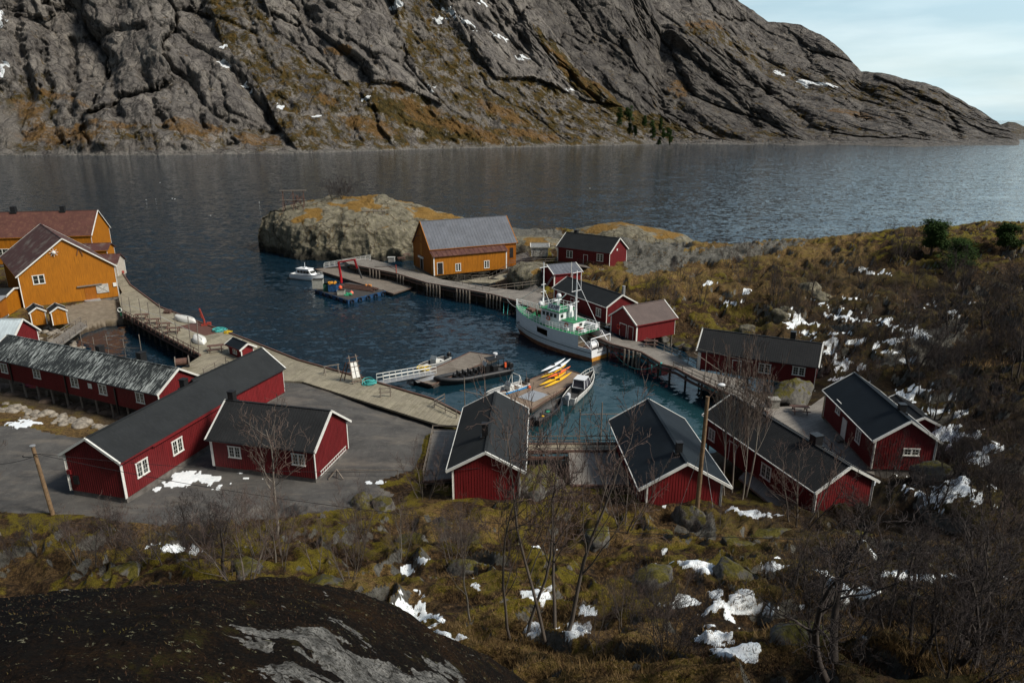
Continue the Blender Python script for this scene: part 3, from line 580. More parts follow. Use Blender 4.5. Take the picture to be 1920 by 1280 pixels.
# ================================================================== BUILDINGS
class House:
    def __init__(s, name, label, x, y, yaw, L, W, ze, rise, zb, wm=RED, rm=R_BLK, oh=.3, og=.35, cat='house', tm=WHT, group=None,
                 ribs=0, th=.12, batten=.24, skirt=None, gutter=None, rake=True, corners=True, stilts=None, bare=False):
        yaw = math.radians(yaw); s.root = thing(name, label, cat, (x, y, zb), yaw, group)
        s.M = Matrix.Translation((x, y, zb)) @ Matrix.Rotation(yaw, 4, 'Z'); s.Mi = s.M.inverted()
        s.a = L/2-og; s.w = W/2-oh; s.e = ze-zb; s.r = rise; s.sl = rise/(W/2); s.L = L; s.W = W; s.tm = tm; s.wm = wm
        he = s.e+oh*s.sl-th; hp = s.e+s.r-th; s.he = he; s.hp = hp
        a, w = s.a, s.w; m = MB()
        P = [(-w,0),(w,0),(w,he),(0,hp),(-w,he)]
        vs = [(-a,y_,z_) for y_,z_ in P]+[(a,y_,z_) for y_,z_ in P]
        m.add(vs, [(4,3,2,1,0),(5,6,7,8,9),(0,1,6,5),(1,2,7,6),(3,4,9,8),(2,3,8,7),(4,0,5,9)])
        if batten:
            n = int(2*a/batten)
            for i in range(1, n):
                xx = -a+2*a*i/n
                for sg in (-1, 1): m.box(xx-.022, xx+.022, min(sg*w, sg*(w+.022)), max(sg*w, sg*(w+.022)), .02, he-.02)
            n = int(2*w/batten)
            for i in range(1, n):
                yy = -w+2*w*i/n; zt = he+(hp-he)*(1-abs(yy)/w)-.06
                for sg in (-1, 1): m.box(min(sg*a, sg*(a+.022)), max(sg*a, sg*(a+.022)), yy-.022, yy+.022, .02, zt)
        s.wall = m.build('wall', wm, s.root)
        # roof
        m = MB(); A = L/2; B = W/2; c = s.e; rz = s.e+s.r; nx = math.sin(math.atan(s.sl)); nz = math.cos(math.atan(s.sl))
        for sg in (-1, 1):
            q = [(sg*B, c), (0, rz), (0, rz-th), (sg*B, c-th)]
            vs = [(-A,y_,z_) for y_,z_ in q]+[(A,y_,z_) for y_,z_ in q]
            f = [(0,1,5,4),(1,2,6,5),(2,3,7,6),(3,0,4,7),(0,3,2,1),(4,5,6,7)]
            m.add(vs, f if sg > 0 else [t[::-1] for t in f])
            if ribs:
                n = int(L/ribs)
                for i in range(n+1):
                    xx = -A+.02+(L-.04)*i/n
                    m.bar((xx, sg*B, c+.012), (xx, sg*.05, rz-.05*s.sl+.012), .05, .035, up=(0, -sg*s.sl, 1))
        m.bar((-A, 0, rz+.01), (A, 0, rz+.01), .26, .05)
        s.roof = m.build('roof', rm, s.root, fix=True)
        if rake:
            for sg in ((-1, 1) if rake is True else rake):
                m = MB(); xx = sg*(A+.015)
                for t in (-1, 1):
                    m.bar((xx, t*(B+.03), c-.09), (xx, t*.01, rz-.09+.02), .05, .20, up=(0, t*s.sl, 1))
                    m.bar((xx-sg*.05, t*(B+.03), c+.035), (xx-sg*.05, t*.01, rz+.045), .16, .03, up=(0, t*s.sl, 1))
                m.build('bargeboard', tm, s.root)
        if corners:
            for i in (-1, 1):
                for j in (-1, 1):
                    m = MB(); m.box(i*a-.08+(i*.055), i*a+.08+(i*-.055)+i*.0, j*(w+.026)-.012, j*(w+.026)+.012, 0, he-.03)
                    m.box(i*(a+.026)-.012, i*(a+.026)+.012, j*w-.075+j*-.04, j*w+.075+j*-.04, 0, he-.03)
                    m.build('corner_board', tm, s.root)
        if gutter:
            for t in (-1, 1):
                m = MB(); m.tube([(-A, t*(B+.05), c-.06), (A, t*(B+.05), c-.06)], .06, 6); m.build('gutter', gutter, s.root)
        else:
            for t in (-1, 1):
                MB().box(-A, A, t*(B+.012)-.012, t*(B+.012)+.012, c-.17, c-.02).build('fascia', wm if wm != R_BLK else tm, s.root)
        if skirt:
            MB().box(-a+.1, a-.1, -w+.1, w-.1, -skirt, -.02).build('foundation', STONE, s.root)
        if stilts:
            k = max(3, int(L/2.6))
            for i in range(k):
                for j in (-1, 1):
                    MB().tube([(-a+.3+(2*a-.6)*i/(k-1), j*(w-.25), -stilts), (-a+.3+(2*a-.6)*i/(k-1), j*(w-.25), -.02)], .13, 7).build('stilt', GREYW, s.root)
    def plane(s, side): return {'S': (1, -s.w), 'N': (1, s.w), 'A': (0, -s.a), 'B': (0, s.a)}[side]
    def at(s, side, px, py):
        o = s.Mi @ Vector((0, 0, CAMZ)); d = s.Mi.to_3x3() @ Vector(direc(px, py)); ax, c = s.plane(side)
        t = (c-o[ax])/d[ax]; p = o+d*t; return (p[0] if ax else p[1]), p[2]
    def frame(s, side, u, z):                                            # local matrix: x along wall, y outward, z up
        T = {'S': ((u,-s.w,z), -math.pi/2), 'N': ((u,s.w,z), math.pi/2), 'A': ((-s.a,u,z), math.pi), 'B': ((s.a,u,z), 0)}[side]
        return Matrix.Translation(T[0]) @ Matrix.Rotation(T[1]-math.pi/2, 4, 'Z')
    def win(s, side, px=None, py=None, w=1.15, h=1.15, nx=2, nz=3, u=None, z=None, tm=None, sash=2, kind='window', pm=None):
        if px is not None: u, z = s.at(side, px, py)
        tm = tm or s.tm; M = s.frame(side, u, z); e = .11; m = MB(); y0 = .004; y1 = .062
        m.box(-w/2-e, -w/2, y0, y1, -h/2-.02, h/2, M); m.box(w/2, w/2+e, y0, y1, -h/2-.02, h/2, M)
        m.box(-w/2-e-.04, w/2+e+.04, y0, y1+.015, h/2, h/2+e, M); m.box(-w/2-e-.04, w/2+e+.04, y0, y1+.04, -h/2-e, -h/2-.02, M)
        if sash == 2: m.box(-.055, .055, y0, y1-.004, -h/2-.02, h/2, M)
        segs = [(-w/2, -.055), (.055, w/2)] if sash == 2 else [(-w/2, w/2)]
        for a, b in segs:
            m.box(a, a+.04, y0, .045, -h/2-.02, h/2, M); m.box(b-.04, b, y0, .045, -h/2-.02, h/2, M)
            m.box(a+.04, b-.04, y0, .043, h/2-.04, h/2, M); m.box(a+.04, b-.04, y0, .043, -h/2-.02, -h/2+.03, M)
            for i in range(1, nx): xx = a+(b-a)*i/nx; m.box(xx-.014, xx+.014, y0, .040, -h/2+.03, h/2-.04, M)
            for i in range(1, nz): zz = -h/2+h*i/nz; m.box(a+.04, b-.04, y0, .038, zz-.014, zz+.014, M)
        f = m.build(kind, tm, s.root)
        MB().box(-w/2+.001, w/2-.001, .024, .030, -h/2, h/2-.001, M).build('pane', pm or GLASS, f); return f
    def door(s, side, px=None, py=None, w=.95, h=2.0, mat=None, u=None, z=None, tm=None, open_=False, name='door'):
        if px is not None: u, z = s.at(side, px, py)
        M = s.frame(side, u, z); m = MB(); m.box(-w/2, w/2, .004, .034, -h/2, h/2, M)
        n = max(2, int(w/.16))
        for i in range(1, n): m.box(-w/2+w*i/n-.008, -w/2+w*i/n+.008, .034, .042, -h/2+.05, h/2-.05, M)
        d = m.build(name, mat or s.wm, s.root)
        m = MB(); m.box(-w/2-.1, -w/2, .004, .055, -h/2, h/2, M); m.box(w/2, w/2+.1, .004, .055, -h/2, h/2, M); m.box(-w/2-.12, w/2+.12, .004, .065, h/2, h/2+.1, M)
        m.build('door_frame', tm or s.tm, s.root)
        MB().sphere(tuple(M @ Vector((w*.38, .07, 0))), .04, 6, 4).build('handle', STEEL, d); return d
    def chim(s, a, b, w=.55, h=1.0, mat=None, cap=True):
        z = s.e+s.r-abs(b)*s.sl; m = MB(); m.box(a-w/2, a+w/2, b-w/2, b+w/2, z-.4, z+h)
        if cap: m.box(a-w/2-.05, a+w/2+.05, b-w/2-.05, b+w/2+.05, z+h, z+h+.07)
        m.box(a-w/2-.14, a+w/2+.14, b-w/2-.14, b+w/2+.14, z-.35, z+.03-.0)
        return m.build('chimney', mat or BLACK, s.roof)
STONE = plain('foundation_stone', (.12,.11,.10), .9, .4, 2)
DOORW = plain('dark_doorway', (.012,.010,.010), .8)
# --- H1: long red house with the black felt roof, in two lengths
h = House('red_house', 'long red house with black felt roof at left, running diagonally toward the quay', -35.4, 63.2, 75.4, 14.9, 6.6, 6.53, 2.0, 2.9, RED, R_BLK, skirt=1.2, rake=(-1,))
h.win('S', 266.5, 876.5, 1.25, 1.3); h.win('S', 332.5, 836, 1.25, 1.3); H1 = h
MB().box(-h.L/2+4, -h.L/2+14.6, -h.W/2-.02, -h.W/2+.02, h.e-.30, h.e-.17).build('fascia', RED2, h.root)
h.chim(-h.L/2+13.2, .35, .62, .9)
f = h.frame('A', 2.1, 1.2); 
MB().box(-.25,.25,.03,.2,-.4,.4,f).build('meter_box', BLACK, h.root); MB().box(-.2,.2,.03,.18,.5,.9, h.frame('A', 2.75, 1.2)).build('fuse_box', RED2, h.root)
MB().box(-.16,.16,.03,.2,-.25,.25, h.frame('S', 4.2, 1.0)).build('lamp_box', WHT, h.root)
# second length of the same house: built as its own parts under the same root
h2 = House('red_house', 'x', -32.9, 77.4, 71.5, 12.0, 6.3, 5.75, 2.35, 2.6, RED2, R_BLK, skirt=1.0, og=.25, gutter=BLACK, rake=(1,))
h2.win('S', 395, 793, 1.2, 1.25)
bpy.context.view_layer.update()
for c in list(h2.root.children):
    mw = c.matrix_world.copy(); c.parent = h.root; c.matrix_parent_inverse = Matrix(); c.matrix_local = h.root.matrix_world.inverted() @ mw
bpy.data.objects.remove(h2.root)
# --- H2
h = House('red_house', 'red house on the asphalt lot with black ribbed roof and a white ladder', -23.0, 64.0, -13.9, 11.7, 7.4, 5.70, 2.66, 2.75, RED, R_GRY, ribs=.3, skirt=.7, gutter=BLACK, oh=.35)
h.win('S', 440, 847, 1.15, 1.05); h.win('S', 559.5, 861, 1.15, 1.05); h.chim(-5.2, .25, .6, 1.0); H2 = h
H2L = h
# --- H3
h = House('red_house', 'very long red house on stilts with lichen-streaked grey roof at left', -53.4, 84.0, -24.8, 32.2, 6.6, 5.28, 2.16, 2.6, RED, R_LIC, stilts=3.2, gutter=BLACK)
for px, py in ((8,690),(69,700),(140,716.5),(193,730),(263,745.5)): h.win('S', px, py, 1.2, 1.15)
f = h.frame('S', *h.at('S', 169, 723)); MB().box(-.35,.35,.03,.06,-.32,.32,f).build('notice_board', WHT, h.root)
for px, py in ((20,690),(125,722),(219,748)):
    u, z = h.at('S', px, py); MB().box(-.1,.1,.03,.16,-1.9,1.4, h.frame('S', u, z)).build('drainpipe', BLACK, h.root)
for px, py in ((124.5,646),(170,650),(194,656)):                                         # three chimneys behind the ridge
    d = direc(px, py); 
h.chim(h.at('S', 131, 668)[0], .9, .75, 1.1, None, False); h.chim(h.at('S', 176, 668)[0]+1.2, 1.9, .8, .6); h.chim(h.at('S', 203, 688)[0]+1.0, .7, .8, 1.2)
# --- H4 big yellow warehouse with the gable to the basin
h = House('warehouse', 'big ochre warehouse with dark rusty roof and white-edged gable facing the yard', -91.1, 139.1, 130.1, 25.4, 16.4, 8.04, 6.16, 2.0, YEL, R_RST2, cat='warehouse', oh=.35, og=.4, batten=.3, skirt=.6)
h.win('A', 72.5, 524, 1.7, 1.5, 1, 2)
u, z = h.at('A', 170, 549); h.door('A', u=u, z=1.2, w=1.7, h=2.3, mat=YEL2, tm=YEL2); MB().box(-2.1,2.1,.03,.35,1.55,1.75,h.frame('A', u, 1.2)).build('door_canopy', GREYW, h.root)
MB().box(-1.3,1.3,.03,1.0,-.35,.0,h.frame('A', u, .15)).build('door_step', STEEL, h.root)
u, z = h.at('A', 192, 540.5); m = MB(); m.box(-1.05,1.05,.03,.14,-.85,.85,h.frame('A', u, z)); F_ = h.frame('A', u, z)
for q in ((-.95,-.75,.95,.75),(-.95,.75,.95,-.75)): m.bar(tuple(F_@Vector((q[0],.17,q[1]))), tuple(F_@Vector((q[2],.17,q[3]))), .14, .04)
m.build('white_shutter', plain('old_white', (.40,.39,.36)), h.root)
u, z = h.at('A', 100, 473); m = MB(); F_ = h.frame('A', u, z); m.sphere(tuple(F_@Vector((0,.3,0))), .35, 8, 5)
for k in range(8):
    t = k*math.pi/4; m.bar(tuple(F_@Vector((0,.3,0))), tuple(F_@Vector((.75*math.cos(t),.3,.75*math.sin(t)))), .06)
m.build('wall_ornament', WHT, h.root)
u, z = h.at('A', 148, 471); m = MB(); F_ = h.frame('A', u, z); m.bar(tuple(F_@Vector((-.5,.2,-.9))), tuple(F_@Vector((0,.2,.9))), .09); m.bar(tuple(F_@Vector((.5,.2,-.7))), tuple(F_@Vector((0,.2,.9))), .09); m.build('hoist_bracket', OLDW, h.root)
u, z = h.at('A', 215, 533); MB().box(-.3,.3,.03,.2,-.35,.35,h.frame('A', u, z)).build('electric_box', WHT, h.root)
WH = h
# --- B2 behind
h = House('warehouse', 'long ochre warehouse with rusty red tin roof, farthest building at the left edge', -121.0, 173.5, 11.0, 36.5, 13.4, 8.3, 5.3, 2.0, YEL, R_RST, cat='warehouse', batten=.35, corners=True, skirt=.6)
u, z = h.at('S', 3, 470); h.win('S', 5, 474, 2.6, 1.7, 2, 2); h.chim(h.at('S', 10, 440)[0], 0, 1.1, 1.3, None, False); h.chim(h.at('S', 97, 420)[0]+.5, 0, 1.0, 1.2, None, False)
# two lean sheds between warehouse and sea
h = House('shed', 'small brown-roofed shed nearest the far warehouse, upper of the two sheds behind the gable', -97.3, 161.5, 11.0, 9.0, 5.5, 6.6, 1.3, 2.0, YEL, R_RST2, cat='shed', batten=0, rake=False, skirt=.6)
h = House('shed', 'low pale-walled shed with a brown roof beside the sea edge behind the big gable', -91.0, 153.0, 11.0, 9.5, 6.0, 5.2, 1.7, 2.0, plain('pale_wall', (.45,.40,.33)), R_RST2, cat='shed', batten=0, rake=False, skirt=.6)
# lattice shed + dark roofed annex left of the gable
h = House('shed', 'ochre annex with a flat black roof beside the big gable at the left edge', -97.5, 121.5, 12.0, 17.0, 7.5, 5.6, .7, 2.0, YEL, R_BLK, cat='shed', rake=True, skirt=.6)
ls = thing('shed', 'ochre lattice-fronted shed with thin grey metal roof behind the two little sheds', 'shed', (-92.4, 116.0, 2.0), math.radians(12))
MB().box(-9, 4.6, -.2, 2.6, .5, 3.4).build('wall', YEL2, ls)
m = MB(); M_ = Matrix.Rotation(math.radians(6), 4, 'X'); m.box(-9.4, 5.0, -.8, 2.9, 3.48, 3.6, M_); m.build('roof', STEEL, ls)
m = MB()
for k in range(2):
    x0 = -3.6+k*4.2
    for i in range(-9, 14):
        za = .7+i*.3; zb_ = za+1.6*1.0
        p = [(x0, za+2.2), (x0+3.4, za+.1)]
        (xa, z1), (xb, z2) = p
        if z1 > 3.2: t = (z1-3.2)/(z1-z2); xa, z1 = xa+(xb-xa)*t, 3.2
        if z2 < .7:
            t = (.7-z1)/(z2-z1) if z1 != z2 else 0; xb, z2 = xa+(xb-xa)*t, .7
        if z1 > .7 and z2 < 3.2 and z1-z2 > .1: m.bar((xa, -.26, z1), (xb, -.26, z2), .09, .13)
m.build('lattice', YEL, ls)
MB().box(-8.9, 4.5, -.1, 2.5, -.6, .5).build('foundation', STONE, ls)
# small yellow sheds
for i, (x, y, yw, L, W, lab) in enumerate(((-80.6,115.3,130,3.6,2.5,'left one of two tiny ochre sheds with black roofs'), (-77.2,115.6,129,3.4,2.6,'right one of two tiny ochre sheds with black roofs, with a white door handle'))):
    h = House('small_shed', lab, x, y, yw, L, W, 4.33, .83, 2.05, YEL, R_BLK, cat='shed', oh=.16, og=.2, batten=.2, group='tiny ochre sheds')
    h.door('A', u=0, z=1.0, w=.9, h=1.8, mat=YEL, tm=YEL)
h = House('red_house', 'small red house with pale blue tin roof at the left edge', -75.4, 98.0, 0.0, 9.5, 6.4, 5.0, 2.6, 1.9, RED, R_TIN, ribs=.5)
# --- H6 centre yellow warehouse (main body + lean-to)
h = House('boathouse', 'ochre boathouse with big grey tin roof standing on the middle quay', -11.1, 164.5, 26.9, 21.9, 11.7, 7.64, 5.59, 2.1, YEL2, R_SLT, cat='boathouse', ribs=.75, batten=.34, skirt=.6, tm=YEL, og=.3)
BH = h; m = MB(); w = h.w; a0, a1 = -h.a, h.a-3.4; lw = 1.9; zt = h.e-.35; ztf = zt-.85
m.add([(a0,-w,0),(a1,-w,0),(a1,-w-lw,0),(a0,-w-lw,0),(a0,-w,zt),(a1,-w,zt),(a1,-w-lw,ztf),(a0,-w-lw,ztf)], [(3,2,1,0),(4,7,6,5)[::-1],(3,7,6,2)[::-1],(2,6,5,1)[::-1],(0,4,7,3)[::-1]])
n = 46
for i in range(1, n): xx = a0+(a1-a0)*i/n; m.box(xx-.03, xx+.03, -w-lw-.03, -w-lw, .02, ztf-.03)
m.build('lean_to_wall', YEL, h.root, fix=True)
m = MB(); m.add([(a0-.3,-w+.1,zt+.12),(a1+.3,-w+.1,zt+.12),(a1+.3,-w-lw-.4,ztf-.06),(a0-.3,-w-lw-.4,ztf-.06)]+[(a0-.3,-w+.1,zt+.02),(a1+.3,-w+.1,zt+.02),(a1+.3,-w-lw-.4,ztf-.16),(a0-.3,-w-lw-.4,ztf-.16)], [(0,1,2,3)[::-1],(4,5,6,7),(3,2,6,7)[::-1],(0,3,7,4)[::-1],(1,5,6,2)[::-1],(0,4,5,1)[::-1]])
for i in range(17):
    xx = a0+(a1-a0)*i/16; m.bar((xx,-w-.0,zt+.14),(xx,-w-lw-.38,ztf-.03), .06, .05)
m.build('lean_to_roof', R_RST, h.root, fix=True)
h.w += lw
h.win('S', 859, 501, 1.1, 1.55, 1, 3, tm=WHT); h.win('S', 912.5, 495.5, 1.1, 1.55, 1, 3, tm=WHT)
u, z = h.at('S', 825.5, 511); h.door('S', u=u, z=1.5, w=1.25, h=2.6, mat=DOORW, tm=WHT)
for xx in (a0+.05, a1-.05): MB().box(xx-.13, xx+.13, -h.w-.05, -h.w-.031, 0, ztf-.1).build('corner_board', WHT, h.root)
h.w -= lw
u, z = h.at('A', 791, 496); h.door('A', u=u, z=1.35, w=1.7, h=2.5, mat=DOORW, tm=WHT); MB().box(-1.6,1.6,.05,.35,1.35,1.75,h.frame('A', u, 1.35)).build('door_canopy', WHT, h.root)
MB().box(-.85,.85,.02,.06,1.9,4.6,h.frame('A', u, 1.5)).build('hatch', YEL, h.root); MB().box(-.85,.85,.02,.06,5.2,7.6,h.frame('A', u, 1.5)).build('hatch', YEL, h.root)
MB().box(-.06,.06,.06,1.4,3.2,3.35,h.frame('A', u, 4.6)).build('hoist_beam', OLDW, h.root)
u, z = h.at('S', 961, 470); h.door('S', u=h.a-1.2, z=3.2, w=1.0, h=2.4, mat=DOORW, tm=YEL2); h.chim(3.2, 1.0, .9, .9)
# --- H7
h = House('red_house', 'red house with grey-black roof, farthest back beside the bare rock dome', 18.3, 159.9, -38.5, 14.5, 8.1, 7.18, 2.91, 3.9, RED, R_BLK, skirt=1.2, stilts=2.2)
h.win('S', 1068, 476.5, 1.45, 1.5, 1, 3); h.win('S', 1125, 483, 1.45, 1.5, 1, 3); u, z = h.at('S', 1098, 484); h.door('S', u=u, z=1.15, w=1.0, h=2.1); h.chim(-4.9, .8, .8, 1.1); h.door('B', u=-.6, z=3.6, w=.25, h=.35, mat=WHT, name='vent')
H7 = h
# --- H8
h = House('red_house', 'small bright red shed-house with blue-grey tin roof and a white ladder on its end wall', 10.2, 143.7, 23.5, 6.8, 6.5, 5.27, 1.44, 2.1, RED2, R_SLT, ribs=.8, skirt=.5)
MB().tube([(.6,-h.w-.35,-.1),(.6,-h.w-.35,5.4)], .07, 6).build('flue_pipe', WHT, h.root)
m = MB()
for o in (-.25,.25): m.bar((-h.a-.25,-2.6+o,2.6),(-h.a-.9,-.7+o,.0), .06)
for i in range(8): t = i/8; m.bar((-h.a-.25-.65*t,-2.85+1.9*t,2.6-2.6*t),(-h.a-.25-.65*t,-2.35+1.9*t,2.6-2.6*t), .05)
m.build('ladder', WHT, h.root)
# --- H9
h = House('red_house', 'red house with black roof and white eaves directly behind the fishing boat', 14.6, 123.5, -60.3, 16.9, 6.7, 4.94, 1.82, 2.1, RED, R_BLK, gutter=WHT, skirt=.5)
u, z = h.at('S', 1049, 556); h.win('S', u=u, z=z, w=1.0, h=1.6, nx=2, nz=4); h.win('S', 1122.5, 585.5, 1.25, 1.3); h.door('S', u=-2.0, z=1.05)
MB().tube([(3.0,4.5,-1),(3.0,4.5,4.6)], .3, 8).build('ventilation_pipe', STEEL, h.root)
# --- H10
h = House('boathouse', 'red boathouse with brown roof and white double doors beside the walkway', 21.1, 109.2, 30.8, 8.6, 6.9, 4.83, 2.3, 2.1, RED2, R_BRN, og=.35, cat='boathouse', stilts=2.6)
h.door('A', u=.1, z=1.05, w=1.5, h=2.0, mat=RED); h.door('A', u=-1.75, z=1.05, w=1.1, h=2.0, mat=RED)
H10 = h
# --- H11
h = House('red_house', 'long red house on stilts with ribbed black roof at the inner end of the walkway', 33.6, 90.9, -26.7, 15.6, 6.3, 4.89, 2.36, 2.2, RED, R_GRY, ribs=.28, stilts=2.6, gutter=BLACK)
h.win('S', 1433.5, 690.5, 1.35, 1.15); h.win('S', 1497.5, 695.5, 1.35, 1.0); u, z = h.at('S', 1381, 688); h.door('S', u=u, z=1.02, w=1.0, h=1.9); h.chim(4.0, .5, .65, 1.3)
for uu in (-7.25,): MB().box(-.1,.1,.03,.07,-1.2,1.2,h.frame('S', uu, 1.2)).build('corner_board', WHT, h.root)
H11 = h
# --- H12
h = House('red_house', 'rightmost red house, with blue-black roof and white door, below the snowy slope', 38.0, 67.6, 86.6, 13.4, 6.4, 5.83, 2.18, 2.75, RED, R_BLU, gutter=WHT, skirt=1.6, oh=.35)
h.win('N', 1572.5, 764, .95, 1.25, 2, 3); h.win('N', 1609.5, 817.5, .95, 1.25, 2, 3); u, z = h.at('N', 1583, 800); h.door('N', u=u, z=1.05, w=.95, h=2.0, mat=WHT); h.win('A', 1708.5, 847, 1.3, .6, 2, 2); h.chim(-4.0, -.3, .6, .8)
uu = h.at('N', 1583, 800)[0]; m = MB()
for i in range(4): m.box(uu-.6, uu+.6, h.w+.1+.3*i, h.w+.42+.3*i, .0-.18*i-.06, .0-.18*i)
m.build('steps', GREYW, h.root); H12 = h
House('shed', 'low annex with white bargeboard behind the rightmost red house', 43.0, 70.5, 86.6, 6.5, 3.6, 4.7, .9, 3.4, RED, R_BLK, cat='shed', skirt=1.5)
# --- H13
h = House('red_house', 'long red house with dark tiled roof just left of the rightmost house', 25.7, 61.0, 107.8, 17.1, 6.6, 5.53, 1.92, 2.5, RED, R_GRY, gutter=WHT, stilts=1.8, oh=.35, ribs=.22)
u, z = h.at('N', 1436.5, 884); h.win('N', 1436.5, 884, 1.2, 1.2); h.win('N', 1335, 815, .9, 1.1); u, z = h.at('N', 1372, 862); h.door('N', u=u, z=1.05); h.chim(-3.9, -.3, .8, .95); h.chim(3.5, .0, .4, .6)
H13 = h
# --- H14
h = House('red_house', 'red house with blue-black roof directly beside the leaning utility pole', 14.2, 59.6, 92.7, 14.2, 7.9, 5.61, 2.32, 2.75, RED2, R_BLU, gutter=WHT, oh=.75, stilts=3.0, skirt=.3)
h.chim(-4.9, .15, .5, .95); h.door('N', u=-3, z=1.0); h.win('N', u=1.5, z=1.7, w=1.1, h=1.1); H14 = h
# --- H15
h = House('red_house', 'red house with black roof between the two decks, behind the bare double-trunked tree', -2.0, 62.1, 87.7, 14.3, 6.9, 5.86, 1.87, 2.7, RED2, R_BLK, gutter=WHT, oh=.5, stilts=3.0, skirt=.3)
h.chim(-3.5, .3, .55, 1.2); H15 = h
# --- tiny grey shed behind
h = House('shed', 'tiny pale grey shed on rocks between boathouse and far red house', 6.6, 167.0, 0, 4.5, 2.7, 6.31, .77, 4.0, plain('pale_grey_wood', (.42,.42,.38)), plain('grey_roof', (.2,.21,.21)), cat='shed', batten=.3, skirt=1.0)
h.door('S', u=.8, z=.95, w=.8, h=1.7)
# --- kiosk on the quay
h = House('kiosk', 'tiny kiosk with dark blue roof and red gable on the plank quay', -39.3, 97.1, -42.1, 4.5, 2.6, 3.9, .75, 2.0, RED2, R_BLU, cat='kiosk', batten=.2, oh=.35, og=.4)
h.win('S', u=0, z=1.2, w=.9, h=.6, nx=1, nz=1)
# ================================================================== QUAYS, DECKS, RAILS
QZ = 2.45
def deck(name, label, cat, pts, z, mat, dirpx, th=.22, piles=(), beam=None, group=None, step=2.6, depth=4.5, beams=()):
    P = [G(p[0], p[1], z) for p in pts]; c = sum(P)/len(P); a, b = G(*dirpx[0], z), G(*dirpx[1], z); yaw = math.atan2(b[1]-a[1], b[0]-a[0])
    r = thing(name, label, cat, (c[0], c[1], z), yaw, group); cs, sn = math.cos(-yaw), math.sin(-yaw)
    Lc = [((p[0]-c[0])*cs-(p[1]-c[1])*sn, (p[0]-c[0])*sn+(p[1]-c[1])*cs) for p in P]
    m = MB(); m.prism(Lc, -th, 0); m.build('deck', mat, r)
    for i in beams:
        p, q = Vector((*Lc[i], .1)), Vector((*Lc[(i+1) % len(Lc)], .1)); MB().bar(p, q, .22, .2).build('edge_beam', beam or OLDW, r)
        MB().bar(p-Vector((0,0,.75)), q-Vector((0,0,.75)), .2, .3).build('waling', beam or OLDW, r)
    n = 0
    for i in piles:
        p, q = Vector((*Lc[i], 0)), Vector((*Lc[(i+1) % len(Lc)], 0)); L = (q-p).length; k = max(1, int(L/step)); inn = Vector((-(q-p).y, (q-p).x, 0)).normalized()*.35
        if sum(Lc[j][0]*Lc[(j+1)%len(Lc)][1]-Lc[(j+1)%len(Lc)][0]*Lc[j][1] for j in range(len(Lc))) < 0: inn = -inn
        for j in range(k):
            if n > 70: break
            o = p+(q-p)*(j+.5)/k+inn; MB().tube([(o.x,o.y,-depth-z+2),(o.x,o.y,-th)], .15, 7).build('pile', DARKW, r); n += 1
    r['_inv'] = 0; del r['_inv']; return r
def fence(label, pts, z=QZ, h=1.05, rails=2, sp=2.0, mat=GREYW, name='railing', w=.09, group=None, world=False, zs=None, cat='railing'):
    P = [Vector(G(p[0], p[1], (zs[i] if zs else z))) if not world else Vector(p) for i, p in enumerate(pts)]
    r = thing(name, label, cat, P[0], 0, group)
    for i in range(len(P)-1):
        a, b = P[i]-P[0], P[i+1]-P[0]; k = max(1, round((b-a).length/sp))
        for j in range(k+(1 if i == len(P)-2 else 0)):
            o = a+(b-a)*j/k; MB().bar(o-Vector((0,0,.15)), o+Vector((0,0,h)), w, w).build('post', mat, r)
        for q in range(rails):
            zz = h-.05-q*h/rails; MB().bar(a+Vector((0,0,zz)), b+Vector((0,0,zz)), w*.55, w*1.0).build('rail', mat, r)
    return r
deck('quay', 'long pale plank quay running from the big ochre warehouse past the kiosk to the harbour', 'quay',
 [(190,452),(213,487),(245,535),(300,576),(370,603),(460,636),(560,676),(678,709),(815,750),(868,778),(860,799),(822,795),(795,787),(700,757),(567,715),(500,712),(440,732),(385,722),(345,706),(335,693),(376,667),(300,626),(229,586),(222,556),(229,548),(205,500)],
 QZ, D_QUAY, ((560,676),(520,700)), piles=(1,2,3,4,5,6,7,8,19,20,21), beams=(0,1,2,3,4,5,6,7,8,20,21), beam=OLDW)
deck('quay', 'plank quay in front of the ochre boathouse with dark timber piles below', 'quay',
 [(640,486),(656,496),(745,514),(800,531),(924,553),(967,565),(1146,646),(1168,638),(1130,616),(1040,566),(1010,548),(930,540),(830,524),(760,503),(690,484)], QZ, D_GREY, ((745,514),(775,508)), piles=(1,2,3,4,5), beams=(1,2,3,4,5))
for i, (xa, xb, n) in enumerate(((800,824,5),(856,880,5),(912,938,5),(745,756,3),(693,711,4))):
    for k in range(n):
        t = k/(n-1); px = xa+(xb-xa)*t; L = [(656,496),(745,514),(800,531),(924,553),(967,565)]; py = np.interp(px, [p[0] for p in L], [p[1] for p in L])
        p = G(px, py+1.5, QZ); r = MB().tube([(0,0,-5.5),(0,0,.12)], .16, 7).build('fender_pile', GREYW); r.location = tuple(p)
        tag(r, f'dark vertical timber pile in the {["group below the boathouse door","group below the boathouse windows","group nearest the fishing boat bow","group right of the pontoon end","group behind the long pontoon"][i]}', 'pile', 'fender piles along the boathouse quay')
deck('walkway', 'grey plank walkway on piles from the brown-roofed boathouse round to the right-hand houses', 'walkway',
 [(1146,646),(1202,661),(1241,684),(1268,691),(1297,708),(1363,739),(1440,775),(1505,815),(1560,860),(1640,890),(1640,878),(1583,825),(1540,782),(1546,742),(1521,760),(1440,763),(1430,751),(1382,722),(1398,712),(1310,694),(1262,664),(1198,640),(1168,637)], QZ-.02, D_GREY, ((1268,691),(1310,680)), piles=(0,1,2,3,4,5,6), beams=(0,1,2,3,4,5))
